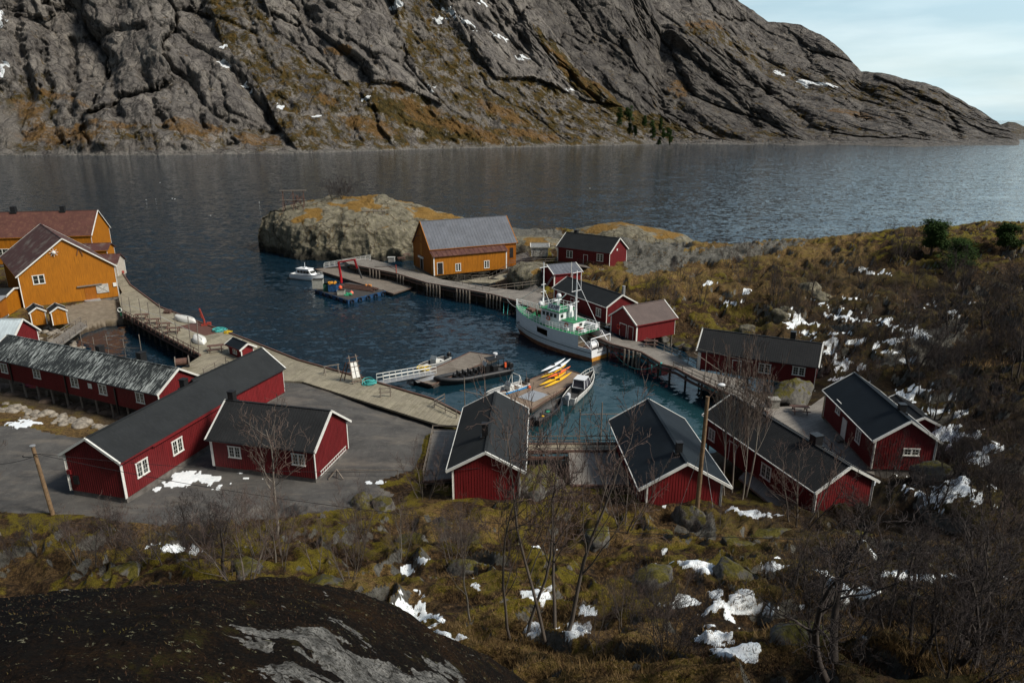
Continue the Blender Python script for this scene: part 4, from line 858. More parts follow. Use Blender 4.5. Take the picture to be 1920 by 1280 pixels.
for k, px in enumerate((1171,1179,1187,1195,1200)):
    p = G(px, 646+(px-1146)*.27+3, QZ); r = MB().tube([(0,0,-5.5),(0,0,.15)], .15, 7).build('fender_pile', GREYW); r.location = tuple(p); tag(r, 'dark vertical timber pile in the group behind the fishing boat stern', 'pile', 'fender piles behind the stern')
dd = deck('deck', 'grey plank deck with rails left of the middle red house', 'deck', [(812,806),(866,806),(856,900),(794,905)], 2.6, D_GREY, ((812,806),(866,806)), piles=(0,1,2,3), beams=(2,))
deck('walkway', 'narrow plank walkway over the water between the two middle red houses', 'walkway', [(985,833),(1160,832),(1160,846),(985,848)], 2.5, D_QUAY, ((1000,833),(1000,848)), piles=(0,2), beams=(0,2))
deck('deck', 'pale grey plank deck beside the second middle house, below the narrow walkway', 'deck', [(1066,848),(1160,846),(1188,912),(1070,912)], 2.5, D_GREY, ((1066,912),(1188,912)), piles=(2,3), beams=(2,))
deck('walkway', 'narrow plank boardwalk squeezed between two long red houses behind the bare birch', 'walkway', [(1385,895),(1400,880),(1500,955),(1470,965)], 2.75, D_GREY, ((1385,895),(1400,880)))
# pontoons
def pontoon(label, pts, mat, dirpx, group=None):
    r = deck('pontoon', label, 'pontoon', pts, .62, mat, dirpx, th=.14, beams=(), group=group)
    P = [G(p[0], p[1], .62) for p in pts]; c = sum(P)/len(P); yaw = r.rotation_euler[2]; cs, sn = math.cos(-yaw), math.sin(-yaw)
    Lc = [((p[0]-c[0])*cs-(p[1]-c[1])*sn, (p[0]-c[0])*sn+(p[1]-c[1])*cs) for p in P]
    m = MB(); m.prism([(x*.97, y*.95) for x, y in Lc], -.9, -.15); m.build('float', DARKW, r)
    m = MB()
    for i in range(len(Lc)): m.bar((*Lc[i], .04), (*Lc[(i+1) % len(Lc)], .04), .12, .1)
    m.build('kerb', OLDW, r); return r
pontoon('floating plank pontoon beside the long black inflatable boat', [(882,660),(936,668),(810,722),(771,711)], D_FLOT, ((882,660),(905,664)))
pontoon('brown floating plank pontoon carrying the colourful kayaks', [(1049,688),(1097,704),(997,768),(924,742)], D_BRN, ((1049,688),(924,742)))
pontoon('long pale floating pontoon behind the work barge', [(590,505),(645,497),(774,539),(738,551)], D_FLOT, ((590,505),(645,497)))
for k, (px, py) in enumerate(((1000,742),(795,708))):
    p = G(px, py, .64); r = MB().box(-1.6,1.6,-1.3,1.3,0,.03).build('metal_plate', STEEL); r.location = tuple(p); r.rotation_euler[2] = .9 if k == 0 else .55
    tag(r, ('pale metal plate lying on the kayak pontoon', 'pale metal plate at the foot of the white gangway')[k], 'metal plate')
# gangways
def gangway(label, a, b, za, zb, mat=WHT, w=1.2, h=1.0, n=9):
    A = Vector(G(*a, za)); B = Vector(G(*b, zb)); r = thing('gangway', label, 'gangway', A, 0); D = B-A; s = Vector((-D.y, D.x, 0)).normalized()*w/2
    m = MB(); vs = [(-s), s, D+s, D-s]; m.add([v for v in vs]+[v-Vector((0,0,.12)) for v in vs], [(3,2,1,0),(4,5,6,7),(0,1,5,4),(1,2,6,5),(2,3,7,6),(3,0,4,7)]); m.build('tread', STEEL, r, fix=True)
    for t in (-1, 1):
        m = MB(); o = s*t
        for i in range(n+1): q = o+D*i/n; m.bar(q, q+Vector((0,0,h)), .06)
        for hh in (h, h*.5): m.bar(o+Vector((0,0,hh)), o+D+Vector((0,0,hh)), .07)
        m.build('handrail', mat, r)
gangway('white metal gangway leading down from the quay to the black boat pontoon', (713,716), (812,698), 2.6, .75)
gangway('white railed gangway from the far pontoon up to the rock island', (608,501), (695,486), .75, 2.5, WHT, 1.4)
# railings
fence('weathered railing along the edge of the enclosed basin, beside the picnic tables', [(230,590),(300,628),(374,668)], h=1.0, sp=1.9, mat=OLDW)
fence('grey railing round the deck behind the long house with lichen roof', [(383,706),(424,683),(449,690)], h=1.15, sp=3.2)
fence('leaning grey railing at the very end of the pale quay', [(815,763),(834,752)], h=1.0, sp=2); fence('grey railing at the quay end beside the middle red house', [(815,764),(856,784)], h=1.0, sp=2)
fence('grey railing round the left deck of the middle red house', [(794,898),(812,812),(862,812)], 2.6, h=.95, sp=2.4)
fence('grey railing on the far side of the narrow walkway over water', [(990,833),(1155,832)], 2.5, h=1.0, sp=3); fence('grey railing on the near side of the narrow walkway over water', [(990,848),(1155,846)], 2.5, h=1.0, sp=3)
fence('grey railing along the inner walkway from boathouse to the long ribbed-roof house', [(1212,645),(1245,657),(1306,688)], h=1.0, sp=1.9)
fence('railing along the water edge of the inner walkway above the dark piles', [(1262,690),(1297,706),(1363,737),(1420,763)], h=1.0, sp=2.2)
fence('railing between the walkway and the dark gap below the ribbed-roof house', [(1384,723),(1430,752),(1437,762)], h=1.0, sp=2)
fence('railing beside the chimney of the long tiled-roof house', [(1540,832),(1575,862)], h=1.1, sp=2.4)
fence('double-railed fence in front of the boathouse pit', [(855,531),(918,546),(1010,535)], h=1.1, sp=2.0)
fence('low fence against the boathouse front wall', [(858,523),(885,525),(916,524)], h=1.0, sp=2.0)
fence('grey railing on the porch of the farthest red house', [(1082,493),(1112,499),(1138,506)], 4.1, h=1.0, sp=1.7, mat=OLDW)
fence('thin grey railing on the path behind the fishing boat mast', [(955,496),(1045,492)], 3.6, h=1.0, sp=3)
fence('dark railing on the quay below the rock island', [(696,490),(728,492)], h=1.0, sp=2, mat=DARKW)
r = fence('wooden roadside barrier beam on two trestles in front of the asphalt lot', [(632,893),(746,893)], 2.35, h=.75, rails=1, sp=10, cat='barrier', name='road_barrier')
for x in (0, 9.0):
    MB().bar((x-.7,-.5,0),(x,0,.75), .1).bar((x+.7,-.5,0),(x,0,.75), .1).bar((x-.7,.5,0),(x,0,.75), .1).build('trestle', GREYW, r)
fence('weathered railing at the left side of the small sloping footbridge', [(152,603),(90,643)], 2.3, h=.9, sp=2.2, mat=GREYW); fence('weathered railing at the right side of the small sloping footbridge', [(163,610),(108,650)], 2.3, h=.9, sp=2.2, mat=GREYW)
deck('footbridge', 'small sloping grey footbridge behind the tiny ochre sheds', 'footbridge', [(150,602),(164,610),(106,652),(88,644)], 2.25, D_GREY, ((150,602),(164,610)))
# porch of H7, pit platform and stair
deck('deck', 'small raised porch deck in front of the farthest red house', 'deck', [(1060,487),(1140,499),(1137,508),(1082,498)], 4.05, D_GREY, ((1090,490),(1084,498)), piles=(2,))
deck('deck', 'small brown landing at the foot of the boathouse stair', 'deck', [(858,528),(918,518),(952,512),(950,520),(918,530)], 2.5, D_QUAY, ((900,522),(902,530)))
A = Vector(G(918,523,2.5)); B = Vector(G(954,503,5.0)); r = thing('staircase', 'wooden outdoor staircase rising along the ochre boathouse front', 'staircase', A); D = B-A; s = Vector((-D.y, D.x, 0)).normalized()*.6
m = MB().bar(s, D+s, .1, .3).bar(-s, D-s, .1, .3); m.build('stringer', GREYW, r); m = MB()
for i in range(12): q = D*(i+.5)/12; m.bar(q-s, q+s, .28, .06)
m.build('tread', GREYW, r); m = MB()
for i in range(6): q = D*i/5-s; m.bar(q, q+Vector((0,0,1)), .07)
m.bar(-s+Vector((0,0,1)), D-s+Vector((0,0,1)), .08); m.build('handrail', GREYW, r)
# tall poles and racks
def pole(label, cat, a, z, top, r0=.07, mat=GREYW, group=None, name='pole', dz=-.2):
    A = G(*a, z); H_ = GY(*top, A[1]); o = MB().tube([(0,0,dz),(H_[0]-A[0],0,H_[2]-A[2])], [r0, r0*.7], 6).build(name, mat); o.location = tuple(A); tag(o, label, cat, group); return o
rk = thing('pole_rack', 'row of tall thin poles joined by a light string along the basin edge', 'pole rack', G(230,592,QZ)); O = Vector(G(230,592,QZ)); tops = []
for t, b in zip([(227,556),(241,557),(260,560),(276.5,567),(298,569),(326,585.6),(352,593),(369,602)], [(230,592),(247,600),(268,610),(283,617),(305,632),(333,643),(359,660),(373,668)]):
    A = Vector(G(*b, QZ)); T = Vector(GY(*t, A.y)); MB().tube([A-O-Vector((0,0,.5)), T-O], .06, 6).build('pole', GREYW, rk); tops.append(A-O+(T-A)*.62)
MB().tube(tops, .03, 5).build('string', WHT, rk)
rk = thing('pole_rack', 'poles standing in the enclosed basin with one pale crossbeam', 'pole rack', G(154,653,0)); O = Vector(G(154,653,0)); tops = []
for t, b in zip([(150,625),(173.5,632),(198,626.7),(230,635),(260,627)], [(154.6,655),(178,660),(204,665),(236,671),(267.5,677)]):
    A = Vector(G(*b, 0)); T = Vector(GY(*t, A.y)); MB().tube([A-O-Vector((0,0,2)), T-O], .06, 6).build('pole', GREYW, rk); tops.append(A-O+(T-A)*.5)
MB().tube(tops, .05, 5).build('crossbeam', GREYW, rk)
rk = thing('pole_rack', 'two poles and a crossbar standing in the water by the narrow walkway', 'pole rack', G(1086,828,0)); O = Vector(G(1086,828,0))
A = Vector(G(1086,832,0))-O; B = Vector(G(1126,838,0))-O; B2 = Vector((B.x+3.2, B.y+.4, 0))
MB().tube([A-Vector((0,0,2)), A+Vector((0,0,4.3))], .07, 6).build('pole', GREYW, rk); MB().tube([B-Vector((0,0,2)), B+Vector((0,0,5.4))], .07, 6).build('pole', GREYW, rk); MB().tube([A+Vector((0,0,3.6)), B2+Vector((0,0,3.9))], .05, 6).build('crossbar', GREYW, rk)
rk = thing('pole_rack', 'short pole rack standing in the water left of the middle house roof', 'pole rack', G(871.6,765,0)); MB().tube([(0,0,-2),(0,0,4.2)], .07, 6).build('pole', GREYW, rk); MB().tube([(2.6,-.4,-2),(2.6,-.4,3.9)], .06, 6).build('pole', GREYW, rk); MB().tube([(-.6,.1,2.4),(2.7,-.5,1.9)], .05, 6).build('crossbar', GREYW, rk)
rk = thing('pole_rack', 'fish-drying pole rack in front of the red house with ribbed roof', 'pole rack', G(1320,716,QZ)); O = Vector(G(1320,716,QZ))
P_ = []
for t, b in (((1325,658),(1320.6,718)),((1364,667.5),(1356,736)),((1386,668),(1382,726))):
    A = Vector(G(*b, QZ)); T = Vector(GY(*t, A.y)); MB().tube([A-O, T-O], .06, 6).build('pole', GREYW, rk); P_.append(T-O)
d_ = (P_[1]-P_[0]); MB().tube([P_[0]-d_*.6, P_[0]+d_*2.1], .05, 6).build('crossbar', GREYW, rk); MB().tube([P_[0]-d_*.65-Vector((0,0,.6)), Vector(G(1362,703,3.0))-O], .05, 6).build('brace', GREYW, rk)
def dryrack(label, loc, L, W, H_, rz, mat=OLDW):
    r = thing('drying_rack', label, 'drying rack', loc, rz)
    for x in (-L/2, 0, L/2):
        m = MB().bar((x,-W/2,-.4),(x,.25,H_), .18).bar((x,W/2,-.4),(x,-.25,H_), .18).bar((x,-W/2*.6,H_*.45),(x,W/2*.6,H_*.45), .1); m.build('trestle', mat, r)
    for y, z in ((-.3,H_),(.3,H_),(-W*.3,H_*.5)): MB().tube([(-L/2-.8,y,z),(L/2+.8,y,z)], .12, 6).build('rail', GREYW, r)
    MB().bar((-L/2,-W*.3,.2),(0,-.1,H_*.9), .09).bar((L/2,-W*.3,.2),(0,-.1,H_*.9), .09).build('brace', mat, r); return r
# tables, benches
def picnic(label, a, z, rz, group=None, mat=OLDW, s=1.0):
    r = thing('picnic_table', label, 'picnic table', G(*a, z), rz, group); r.scale = (s, s, s)
    m = MB()
    for i in range(5): m.box(-.95,.95,-.37+i*.15,-.37+i*.15+.13,.72,.76)
    m.build('tabletop', mat, r)
    for t in (-1, 1): MB().box(-.95,.95,t*.78-.13,t*.78+.13,.43,.47).build('bench', mat, r)
    for x in (-.65,.65):
        MB().bar((x,-.72,0),(x,-.25,.72), .09, .06).bar((x,.72,0),(x,.25,.72), .09, .06).bar((x,-.85,.40),(x,.85,.40), .06, .08).build('leg_frame', mat, r)
    return r
for i, (px, py) in enumerate(((266,598),(287,607),(307,615),(326,624))):
    picnic(('brown picnic table by the basin railing, nearest the warehouse','brown picnic table by the basin railing, second from the warehouse','brown picnic table by the basin railing, second from the white dinghy','brown picnic table by the basin railing, nearest the white dinghy')[i], (px,py), QZ, math.radians(10), 'picnic tables by the basin railing', s=1.15)
picnic('brown picnic table on open planks left of the kiosk', (405,658), QZ, .35, s=1.2); picnic('brown picnic table beside the brown-roofed boathouse', (1220,648), QZ, -.2, s=1.1)
picnic('weathered picnic table on the deck by the rightmost red house', (1499,773), QZ, -.15, s=1.05); picnic('grey picnic table below the rock island', (753,488), QZ, .3, GREYW); picnic('grey picnic table beside the island path', (762,481), QZ, .5, GREYW)
r = MB().box(-.55,.55,-.5,.5,0,.95).box(-.62,.62,-.57,.57,.95,1.08).build('stone_bin', plain('concrete', (.26,.25,.22), .85, .3, 4)); r.location = tuple(G(1450,762,QZ)); tag(r, 'square concrete bin beside the mossy boulder on the deck', 'bin')
r = MB().box(-.8,.8,-.6,.6,0,1.1).box(-.9,.9,-.7,.7,1.1,1.2).build('storage_box', plain('grey_box', (.34,.34,.32))); r.location = tuple(G(734,491,QZ)); tag(r, 'pale grey box beside the rail below the rock island', 'storage box')
# overturned boats, pallets, ropes, cranes
def shell(L, B, D, n=14, k=9, tr=.55, bowrise=.25, keel=.0, pw=2.2):
    R = []
    for i in range(n+1):
        t = i/n; hb = B/2*(tr+(1-tr)*math.sin(min(1, t/.45)*math.pi/2) if t < .45 else max(.02, (1-((t-.45)/.55)**pw)))
        zt = D*(1+bowrise*max(0, (t-.4)/.6)**2); zk = keel+D*.9*max(0, (t-.72)/.28)**2.2
        R.append([(L*t-L/2, -hb*math.cos(math.pi*j/(k-1)), zt-(zt-zk)*math.sin(math.pi*j/(k-1))**.55) for j in range(k)])
    return R
for lab, p, L, rz in (('white overturned dinghy at the sea edge of the quay beside the red crane',(350,602),5.2,.1),('white overturned dinghy in the middle of the quay behind the railing',(375,641),4.0,-.25)):
    o = thing('dinghy', lab, 'dinghy', G(*p, QZ+.0), math.radians(-38)+rz); m = MB(); R = shell(L, 1.9, .75, bowrise=.1); R = [[(x, y, .85-z) for x, y, z in r_] for r_ in R]
    m.loft(R, close=False, cap=False); m.add(R[0], [tuple(range(9))]); m.build('hull', WHT, o, True, fix=True); MB().bar((-L/2,0,.87),(L/2*.8,0,.87), .06).build('keel', WHT, o)
REDM = plain('red_machine_paint', (.30,.045,.03), .5, .3); GRN = plain('green_deck_paint', (.02,.20,.075), .5, .25, 1.5)
def crane(label, loc, rz, s=1):
    r = thing('loader_crane', label, 'crane', loc, rz); r.scale = (s,)*3
    MB().box(-.7,.7,-.5,.5,0,.35).tube([(0,0,.3),(0,0,1.5)], .22, 8).build('base', REDM, r); MB().bar((0,0,1.4),(-.7,0,4.1), .34, .26).build('boom', REDM, r); MB().bar((-.7,0,4.1),(-.4,0,1.8), .24, .2).bar((.15,0,.9),(-.75,0,2.6), .12).build('jib', REDM, r); MB().box(.5,1.4,-.35,.35,.0,.7).build('winch', REDM, r)
crane('small folded red crane at the sea edge of the pale quay', G(384,610,QZ), .2, .72); crane('small red crane on the quay corner right of the big warehouse', G(224,512,QZ), -.3, .8)
r = MB().box(-4.2,4.2,-1.7,1.7,0,.03).build('steel_plate', plain('rusty_plate', (.10,.045,.033), .8, .3)); r.location = tuple(G(378,616,QZ)); r.rotation_euler[2] = math.radians(-38); tag(r, 'rusty brown plate on the quay under the small red crane', 'steel plate')
def coil(label, a, z, c, R=.5, n=3):
    o = MB(); rnd = random.Random(int(a[0]))
    for k in range(n*3): o.torus((rnd.uniform(-.3,.3)*R*2, rnd.uniform(-.3,.3)*R*2, .05+.03*k), R*rnd.uniform(.6,1.1), .05, 14, 5, M=Matrix.Rotation(rnd.uniform(-.25,.25), 3, 'X').to_4x4())
    o = o.build('rope_coil', c); o.location = tuple(G(*a, z)); return tag(o, label, 'rope')
TRQ = plain('turquoise_rope', (.06,.38,.36), .7, .3); YRP = plain('yellow_rope', (.55,.38,.02), .7); GRP = plain('green_rope', (.02,.22,.12), .7)
coil('turquoise rope heap by the rusty plate on the quay edge', (411,620), QZ, TRQ, .8, 4); coil('turquoise rope heap on the quay beside the leaning rack', (691,719), QZ, TRQ, .7, 4); coil('yellow rope scraps on the quay edge past the turquoise heap', (428,624), QZ, YRP, .5, 2); coil('yellow rope heap on the black boat pontoon', (795,693), .65, YRP, .7, 4)
m = MB(); 
for k in range(5):
    for j in range(3): m.box(-.6,.6,-.5+j*.4,-.3+j*.4,k*.14,k*.14+.03) if k % 2 == 0 else m.box(-.6+j*.5,-.45+j*.5,-.5,.5,(k-1)*.14+.03,k*.14)
r = m.build('pallet_stack', OLDW); r.location = tuple(G(315,587,QZ)); tag(r, 'small dark pallet stack at the sea edge of the quay', 'pallet')
# leaning rack with white panels + small trestle
r = thing('leaning_rack', 'tall leaning wooden rack with pale panels at the quay edge', 'rack', G(665,715,QZ), math.radians(35))
for x in (-.55,.55): MB().bar((x,-.9,0),(x*.85,.3,3.6), .11).build('upright', GREYW, r)
for x in (-1.5,-.9): MB().bar((x,1.3,0),(x*.6,.3,2.7), .1).build('brace', OLDW, r)
m = MB()
for i in range(6): t = (i+.5)/6; m.bar((-.8,-.9+1.2*t,3.6*t),(.8,-.9+1.2*t,3.6*t), .08)
m.build('crossbar', OLDW, r); m = MB()
for x in (-.27,.27): m.add([(x-.22,-.72,.75),(x+.22,-.72,.75),(x+.22,.02,2.75),(x-.22,.02,2.75),(x-.22,-.66,.72),(x+.22,-.66,.72),(x+.22,.08,2.72),(x-.22,.08,2.72)], [(0,1,2,3),(7,6,5,4),(0,4,5,1),(1,5,6,2),(2,6,7,3),(3,7,4,0)])
m.build('panel', WHT, r)
r = thing('trestle', 'low wooden trestle on the quay edge left of the leaning rack', 'trestle', G(622,700,QZ), .5)
for x in (-.9,.9): MB().bar((x,-.5,0),(x,0,1.2), .09).bar((x,.5,0),(x,0,1.2), .09).build('leg', GREYW, r)
MB().bar((-1.1,0,1.15),(1.1,0,1.15), .1).build('crossbar', GREYW, r)
r = thing('trestle', 'low wooden trestle at the top of the white gangway', 'trestle', G(723,744,QZ), .2)
for x in (-.6,.6): MB().bar((x,0,0),(x,0,1.3), .13).build('leg', GREYW, r)
MB().bar((-.8,0,1.15),(.8,0,1.15), .1).bar((-.8,0,.6),(.8,0,.6), .1).build('crossbar', GREYW, r)
# davit on the middle quay
r = thing('davit', 'thin red davit arm on the middle quay left of the boathouse', 'davit', G(743,512,QZ)); MB().tube([(0,0,0),(0,0,1.9)], .1, 8).build('post', REDM, r); MB().bar((0,0,1.5),(-5.0,1.2,1.2), .12).bar((0,0,.6),(-1.6,.4,1.4), .09).build('arm', OLDW, r)
# barrel drum by the basin
r = thing('cable_drum', 'weathered cable drum at the basin end by the lichen roof', 'cable drum', G(343,688,QZ), .4); MB().tube([(-.8,0,.8),(.8,0,.8)], .5, 14).build('core', OLDW, r)
for x in (-.85,.85): MB().tube([(x-.05,0,.8),(x+.05,0,.8)], .8, 16).build('flange', GREYW, r)
# ladder on H2 gable
r = thing('ladder', 'white ladder lying against the end wall of the house on the asphalt', 'ladder', H2L.M @ Vector((H2L.a+.35, 0, .35)), H2L.root.rotation_euler[2]); m = MB()
for z in (0,.38): m.bar((0,-3.1,z-.1),(0,2.2,z+.1), .05)
for i in range(14): y = -2.9+i*.38; m.bar((0,y,-.1+i*.014),(0,y,.32+i*.014), .04)
m.build('rails', WHT, r)
# lifebuoys
for lab, hh, u, z in (('red and white lifebuoy on the brown-roofed boathouse front', H10, 1.15, 1.4), ('red lifebuoy on the end wall of the house behind the fishing boat', None, 0, 0)):
    if hh: f = hh.M @ hh.frame('A', u, z); o = MB().torus((0,0,0), .33, .09, 16, 8, 'Y').build('lifebuoy', plain('lifebuoy_red', (.5,.05,.03))); o.matrix_world = f @ Matrix.Translation((0,.12,0)); tag(o, lab, 'lifebuoy')
o = thing('lifebuoy', 'lifebuoy on a green stand at the basin corner by the warehouse yard', 'lifebuoy', G(227,592,QZ)); MB().box(-.08,.08,-.08,.08,0,1.5).build('stand', plain('green_stand', (.02,.12,.06)), o); MB().torus((0,-.15,1.1), .35, .08, 16, 8, 'Y').build('ring', WHT, o)
# ================================================================== BOATS
def place(a, b, z):                                                     # stern px, bow px -> centre, yaw, length
    A = G(*a, z); B = G(*b, z); return ((A+B)/2), math.atan2(B[1]-A[1], B[0]-A[0]), float(np.hypot(*(B-A)[:2]))
HULLW = plain('white_hull_paint', (.80,.82,.83), .35, .06, 2, .5); HULLB = NB('antifouling'); n_ = HULLB.noise(1.2, 7, .7, HULLB.map((1,1,2)))
HULLB = HULLB.done(HULLB.ramp(n_, [(.3, (.10,.03,.02)), (.48, (.23,.085,.04)), (.62, (.30,.15,.08)), (.75, (.42,.33,.25))]), .7)
ORG = NB('orange_antifouling'); n_ = ORG.noise(2.5, 7, .7, ORG.map((1,1,2))); ORG = ORG.done(ORG.ramp(n_, [(.3, (.20,.08,.03)), (.5, (.48,.21,.02)), (.7, (.58,.30,.03))]), .7)
BLKR = plain('black_rubber', (.022,.023,.025), .5, .25, 4); ALU = plain('aluminium', (.36,.37,.37), .4, .15, 4, .5, .35); DKG = plain('dark_grey', (.06,.06,.06), .6); ORB = plain('orange_plastic', (.62,.10,.03), .5, .1); YPL = plain('yellow_plastic', (.72,.42,.01), .4, .08); BLP = plain('blue_paint', (.010,.05,.13), .6, .75, 2)
CANV = plain('white_canvas', (.62,.64,.66), .7, .06)
def text(s, size, mat, parent, M, ext=.01):
    cu = bpy.data.curves.new('lettering', 'FONT'); cu.body = s; cu.size = size; cu.align_x = 'CENTER'; cu.align_y = 'CENTER'; cu.extrude = ext; cu.offset = size*.012
    t = bpy.data.objects.new('tmp', cu); COL.objects.link(t); bpy.context.view_layer.update()
    me = bpy.data.meshes.new_from_object(t.evaluated_get(bpy.context.evaluated_depsgraph_get())); bpy.data.objects.remove(t)
    o = bpy.data.objects.new('lettering', me); me.materials.clear(); me.materials.append(mat); COL.objects.link(o); o.parent = parent; o.matrix_local = M; return o
# ---- the fishing boat
A = G(1126.5,673,0); B = G(968,577,4.4); yaw = math.atan2(B[1]-A[1], B[0]-A[0]); LS = float(np.hypot(*(B-A)[:2]))
ship = thing('fishing_boat', 'white fishing boat with green decks and orange-brown bottom moored at the walkway', 'fishing boat', (A[0], A[1], 0), yaw)
BW = 5.6
def hb(t, z):                                                           # half beam at station t (0 stern) and height z
    top = BW/2*(.80+.20*math.sin(min(1, t/.4)*math.pi/2)) if t < .4 else BW/2*max(0, 1-((t-.4)/.6)**2.6)**.85
    wl = top*(.93 if t < .1 else .93-.0*t) if t < .35 else BW/2*.93*max(0, 1-((t-.35)/.555)**2.1) if t < .905 else 0
    f = min(1, max(0, z/2.2)); f = f**.8
    return wl+(top-wl)*f if z >= 0 else wl*(1+z*.25)
def sheer(t): return 1.95+.25*t if t < .12 else 1.98+.15*t+2.2*max(0, (t-.35)/.65)**1.8
def stemx(t, z): return LS*t-(max(0, (t-.9)/.1)*0)
NS = 40; ts = [i/NS for i in range(NS+1)]
def ring(lo, hi, side, n=6, out=0):
    R = []
    for t in ts:
        r_ = []
        for j in range(n+1):
            z = lo(t)+(hi(t)-lo(t))*j/n; r_.append((LS*t, side*(hb(t, z)+out), z))
        R.append(r_)
    return R
boot = lambda t: .62+.25*t+.35*max(0, t-.6)
low = lambda t: -1.2 if t < .9 else -1.2+(t-.9)*30
for nm, lo, hi, mt in (('hull_bottom', low, boot, HULLB), ('hull', boot, sheer, HULLW)):
    m = MB()
    for sd in (-1, 1): m.loft(ring(lo, hi, sd, 7), close=False, cap=False)
    if nm == 'hull': m.add([(0,-hb(0,z),z) for z in (boot(0), 1.2, sheer(0))]+[(0,hb(0,z),z) for z in (sheer(0), 1.2, boot(0))], [(0,1,2,3,4,5)])
    m.build(nm, mt, ship, True, fix=True)
MB().add([(-.015,-hb(0,z),z) for z in (-1, -.2, boot(0))]+[(-.015,hb(0,z),z) for z in (boot(0), -.2, -1)], [(0,1,2,3,4,5)]).build('transom_bottom', ORG, ship, fix=True)
for sd in (-1, 1):
    MB().tube([(LS*t, sd*(hb(t, boot(t)+1.05-.6*0)+.03), boot(t)+.75+.35*t) for t in ts], .045, 5).build('rubbing_strake', BLACK, ship)
    MB().tube([(LS*t, sd*hb(t, sheer(t)), sheer(t)) for t in ts], .05, 5).build('gunwale', BLACK if 0 else HULLW, ship)
# raised side (shelter deck) from t=.16 to the bow
t0 = .13; DK = lambda t: sheer(t)+ (1.75 if t < .5 else 1.75-1.75*ss(.5, .98, t)*.55)
DK = lambda t: 3.75+.0*t+1.15*max(0, (t-.45)/.55)**1.6
tt = [t0+(1-t0)*i/34 for i in range(35)]
for sd in (-1, 1):
    m = MB(); R = []
    for t in tt:
        R.append([(LS*t, sd*(hb(t, 2.2)+.02), sheer(t)+(DK(t)-sheer(t))*j/3) for j in range(4)])
    gap = (.46, .60) if sd == 1 else (9, 9)
    vs = [v for r_ in R for v in r_]; fs = []
    for i in range(34):
        for j in range(3):
            if gap[0] < (tt[i]+tt[i+1])/2 < gap[1] and j < 2: continue
            fs.append((i*4+j, i*4+j+1, (i+1)*4+j+1, (i+1)*4+j))
    m.add(vs, fs); m.build('topside', HULLW, ship, True, fix=True)
m = MB(); m.add([(LS*t, sd*(hb(t, 2.2)+.0), DK(t)-.04) for t in tt for sd in (-1, 1)], [(2*i, 2*i+1, 2*i+3, 2*i+2) for i in range(34)]); m.build('upper_deck', GRN, ship, fix=True)
m = MB(); m.add([(LS*t, sd*hb(t, 1.5), 1.35) for t in ts for sd in (-1, 1)], [(2*i, 2*i+1, 2*i+3, 2*i+2) for i in range(NS)]); m.build('working_deck', plain('brown_deck', (.13,.09,.06)), ship, fix=True)
x0 = LS*t0; yb = hb(t0, 2.2)
MB().box(x0+2.2, x0+2.3, -yb+.05, yb-.05, 1.4, DK(t0)-.06).build('aft_bulkhead', plain('shaded_white', (.5,.48,.42)), ship)
m = MB()
for sd in (-1, 1): m.bar((.15, sd*(yb-.35), 1.9), (x0-.3, sd*(yb-.02), DK(t0)-.1), .09); 
m.bar((.2,-yb+.3,2.0+1.6),(.2,yb-.3,2.0+1.6), .1); m.bar((.2,-yb+.3,2.0),(.2,-yb+.3,3.6), .1); m.bar((.2,yb-.3,2.0),(.2,yb-.3,3.6), .1); m.build('stern_frame', HULLW, ship)
MB().tube([(1.7,-.4,1.9),(1.7,.9,1.9)], .55, 14).tube([(1.7,-.5,1.9),(1.7,-.4,1.9)], .75, 16).tube([(1.7,.9,1.9),(1.7,1.0,1.9)], .75, 16).build('net_winch', HULLW, ship)
MB().sphere((1.6,1.5,1.7), .7, 10, 6, (1,.8,.55)).build('net_pile', OLDW, ship, True)
# railings on the upper deck
def rail3(pts, h, n_r, mat, parent, sp=1.0, name='railing', r=.035):
    m = MB()
    for q in range(n_r): m.tube([Vector(p)+Vector((0,0,h*(1-q/n_r))) for p in pts], r, 5)
    acc = 0; last = None
    for i in range(len(pts)-1):
        a, b = Vector(pts[i]), Vector(pts[i+1]); L = (b-a).length; k = max(1, round(L/sp))
        for j in range(k): q = a+(b-a)*j/k; m.tube([q, q+Vector((0,0,h))], r, 5)
    q = Vector(pts[-1]); m.tube([q, q+Vector((0,0,h))], r, 5); return m.build(name, mat, parent)
ed = lambda t, sd: (LS*t, sd*(hb(t, 2.2)-.05), DK(t))
tr_ = [t0+.005+(0.985-t0)*i/22 for i in range(23)]
rail3([ed(t, 1) for t in tr_]+[(LS-.15,0,DK(1))]+[ed(t, -1) for t in tr_[::-1]], 1.05, 3, HULLW, ship, .75)
rail3([ed(tr_[0], 1), (x0+.05,0,DK(t0)), ed(tr_[0], -1)], 1.05, 3, HULLW, ship, .8)
# superstructure
DZ = 3.75
def house_box(x0, x1, w, z0, z1, nm, mat, tp=.12, parent=None):
    m = MB(); m.add([(x0,-w,z0),(x1,-w,z0),(x1,w,z0),(x0,w,z0),(x0+tp*.3,-w+tp,z1),(x1-tp*2.2,-w+tp,z1),(x1-tp*2.2,w-tp,z1),(x0+tp*.3,w-tp,z1)], [(3,2,1,0),(4,5,6,7),(0,1,5,4),(1,2,6,5),(2,3,7,6),(3,0,4,7)])
    return m.build(nm, mat, parent or ship)
wh = house_box(7.4, 11.6, 1.75, DZ, 6.2, 'wheelhouse', HULLW); house_box(4.6, 7.4, 1.45, DZ, 5.0, 'deckhouse', HULLW, .06)
MB().box(7.2, 11.7, -1.9, 1.9, 6.21, 6.33).build('bridge_deck', GRN, ship); MB().box(4.5, 7.2, -1.55, 1.55, 5.01, 5.08).build('deckhouse_roof', GRN, ship)
m = MB()
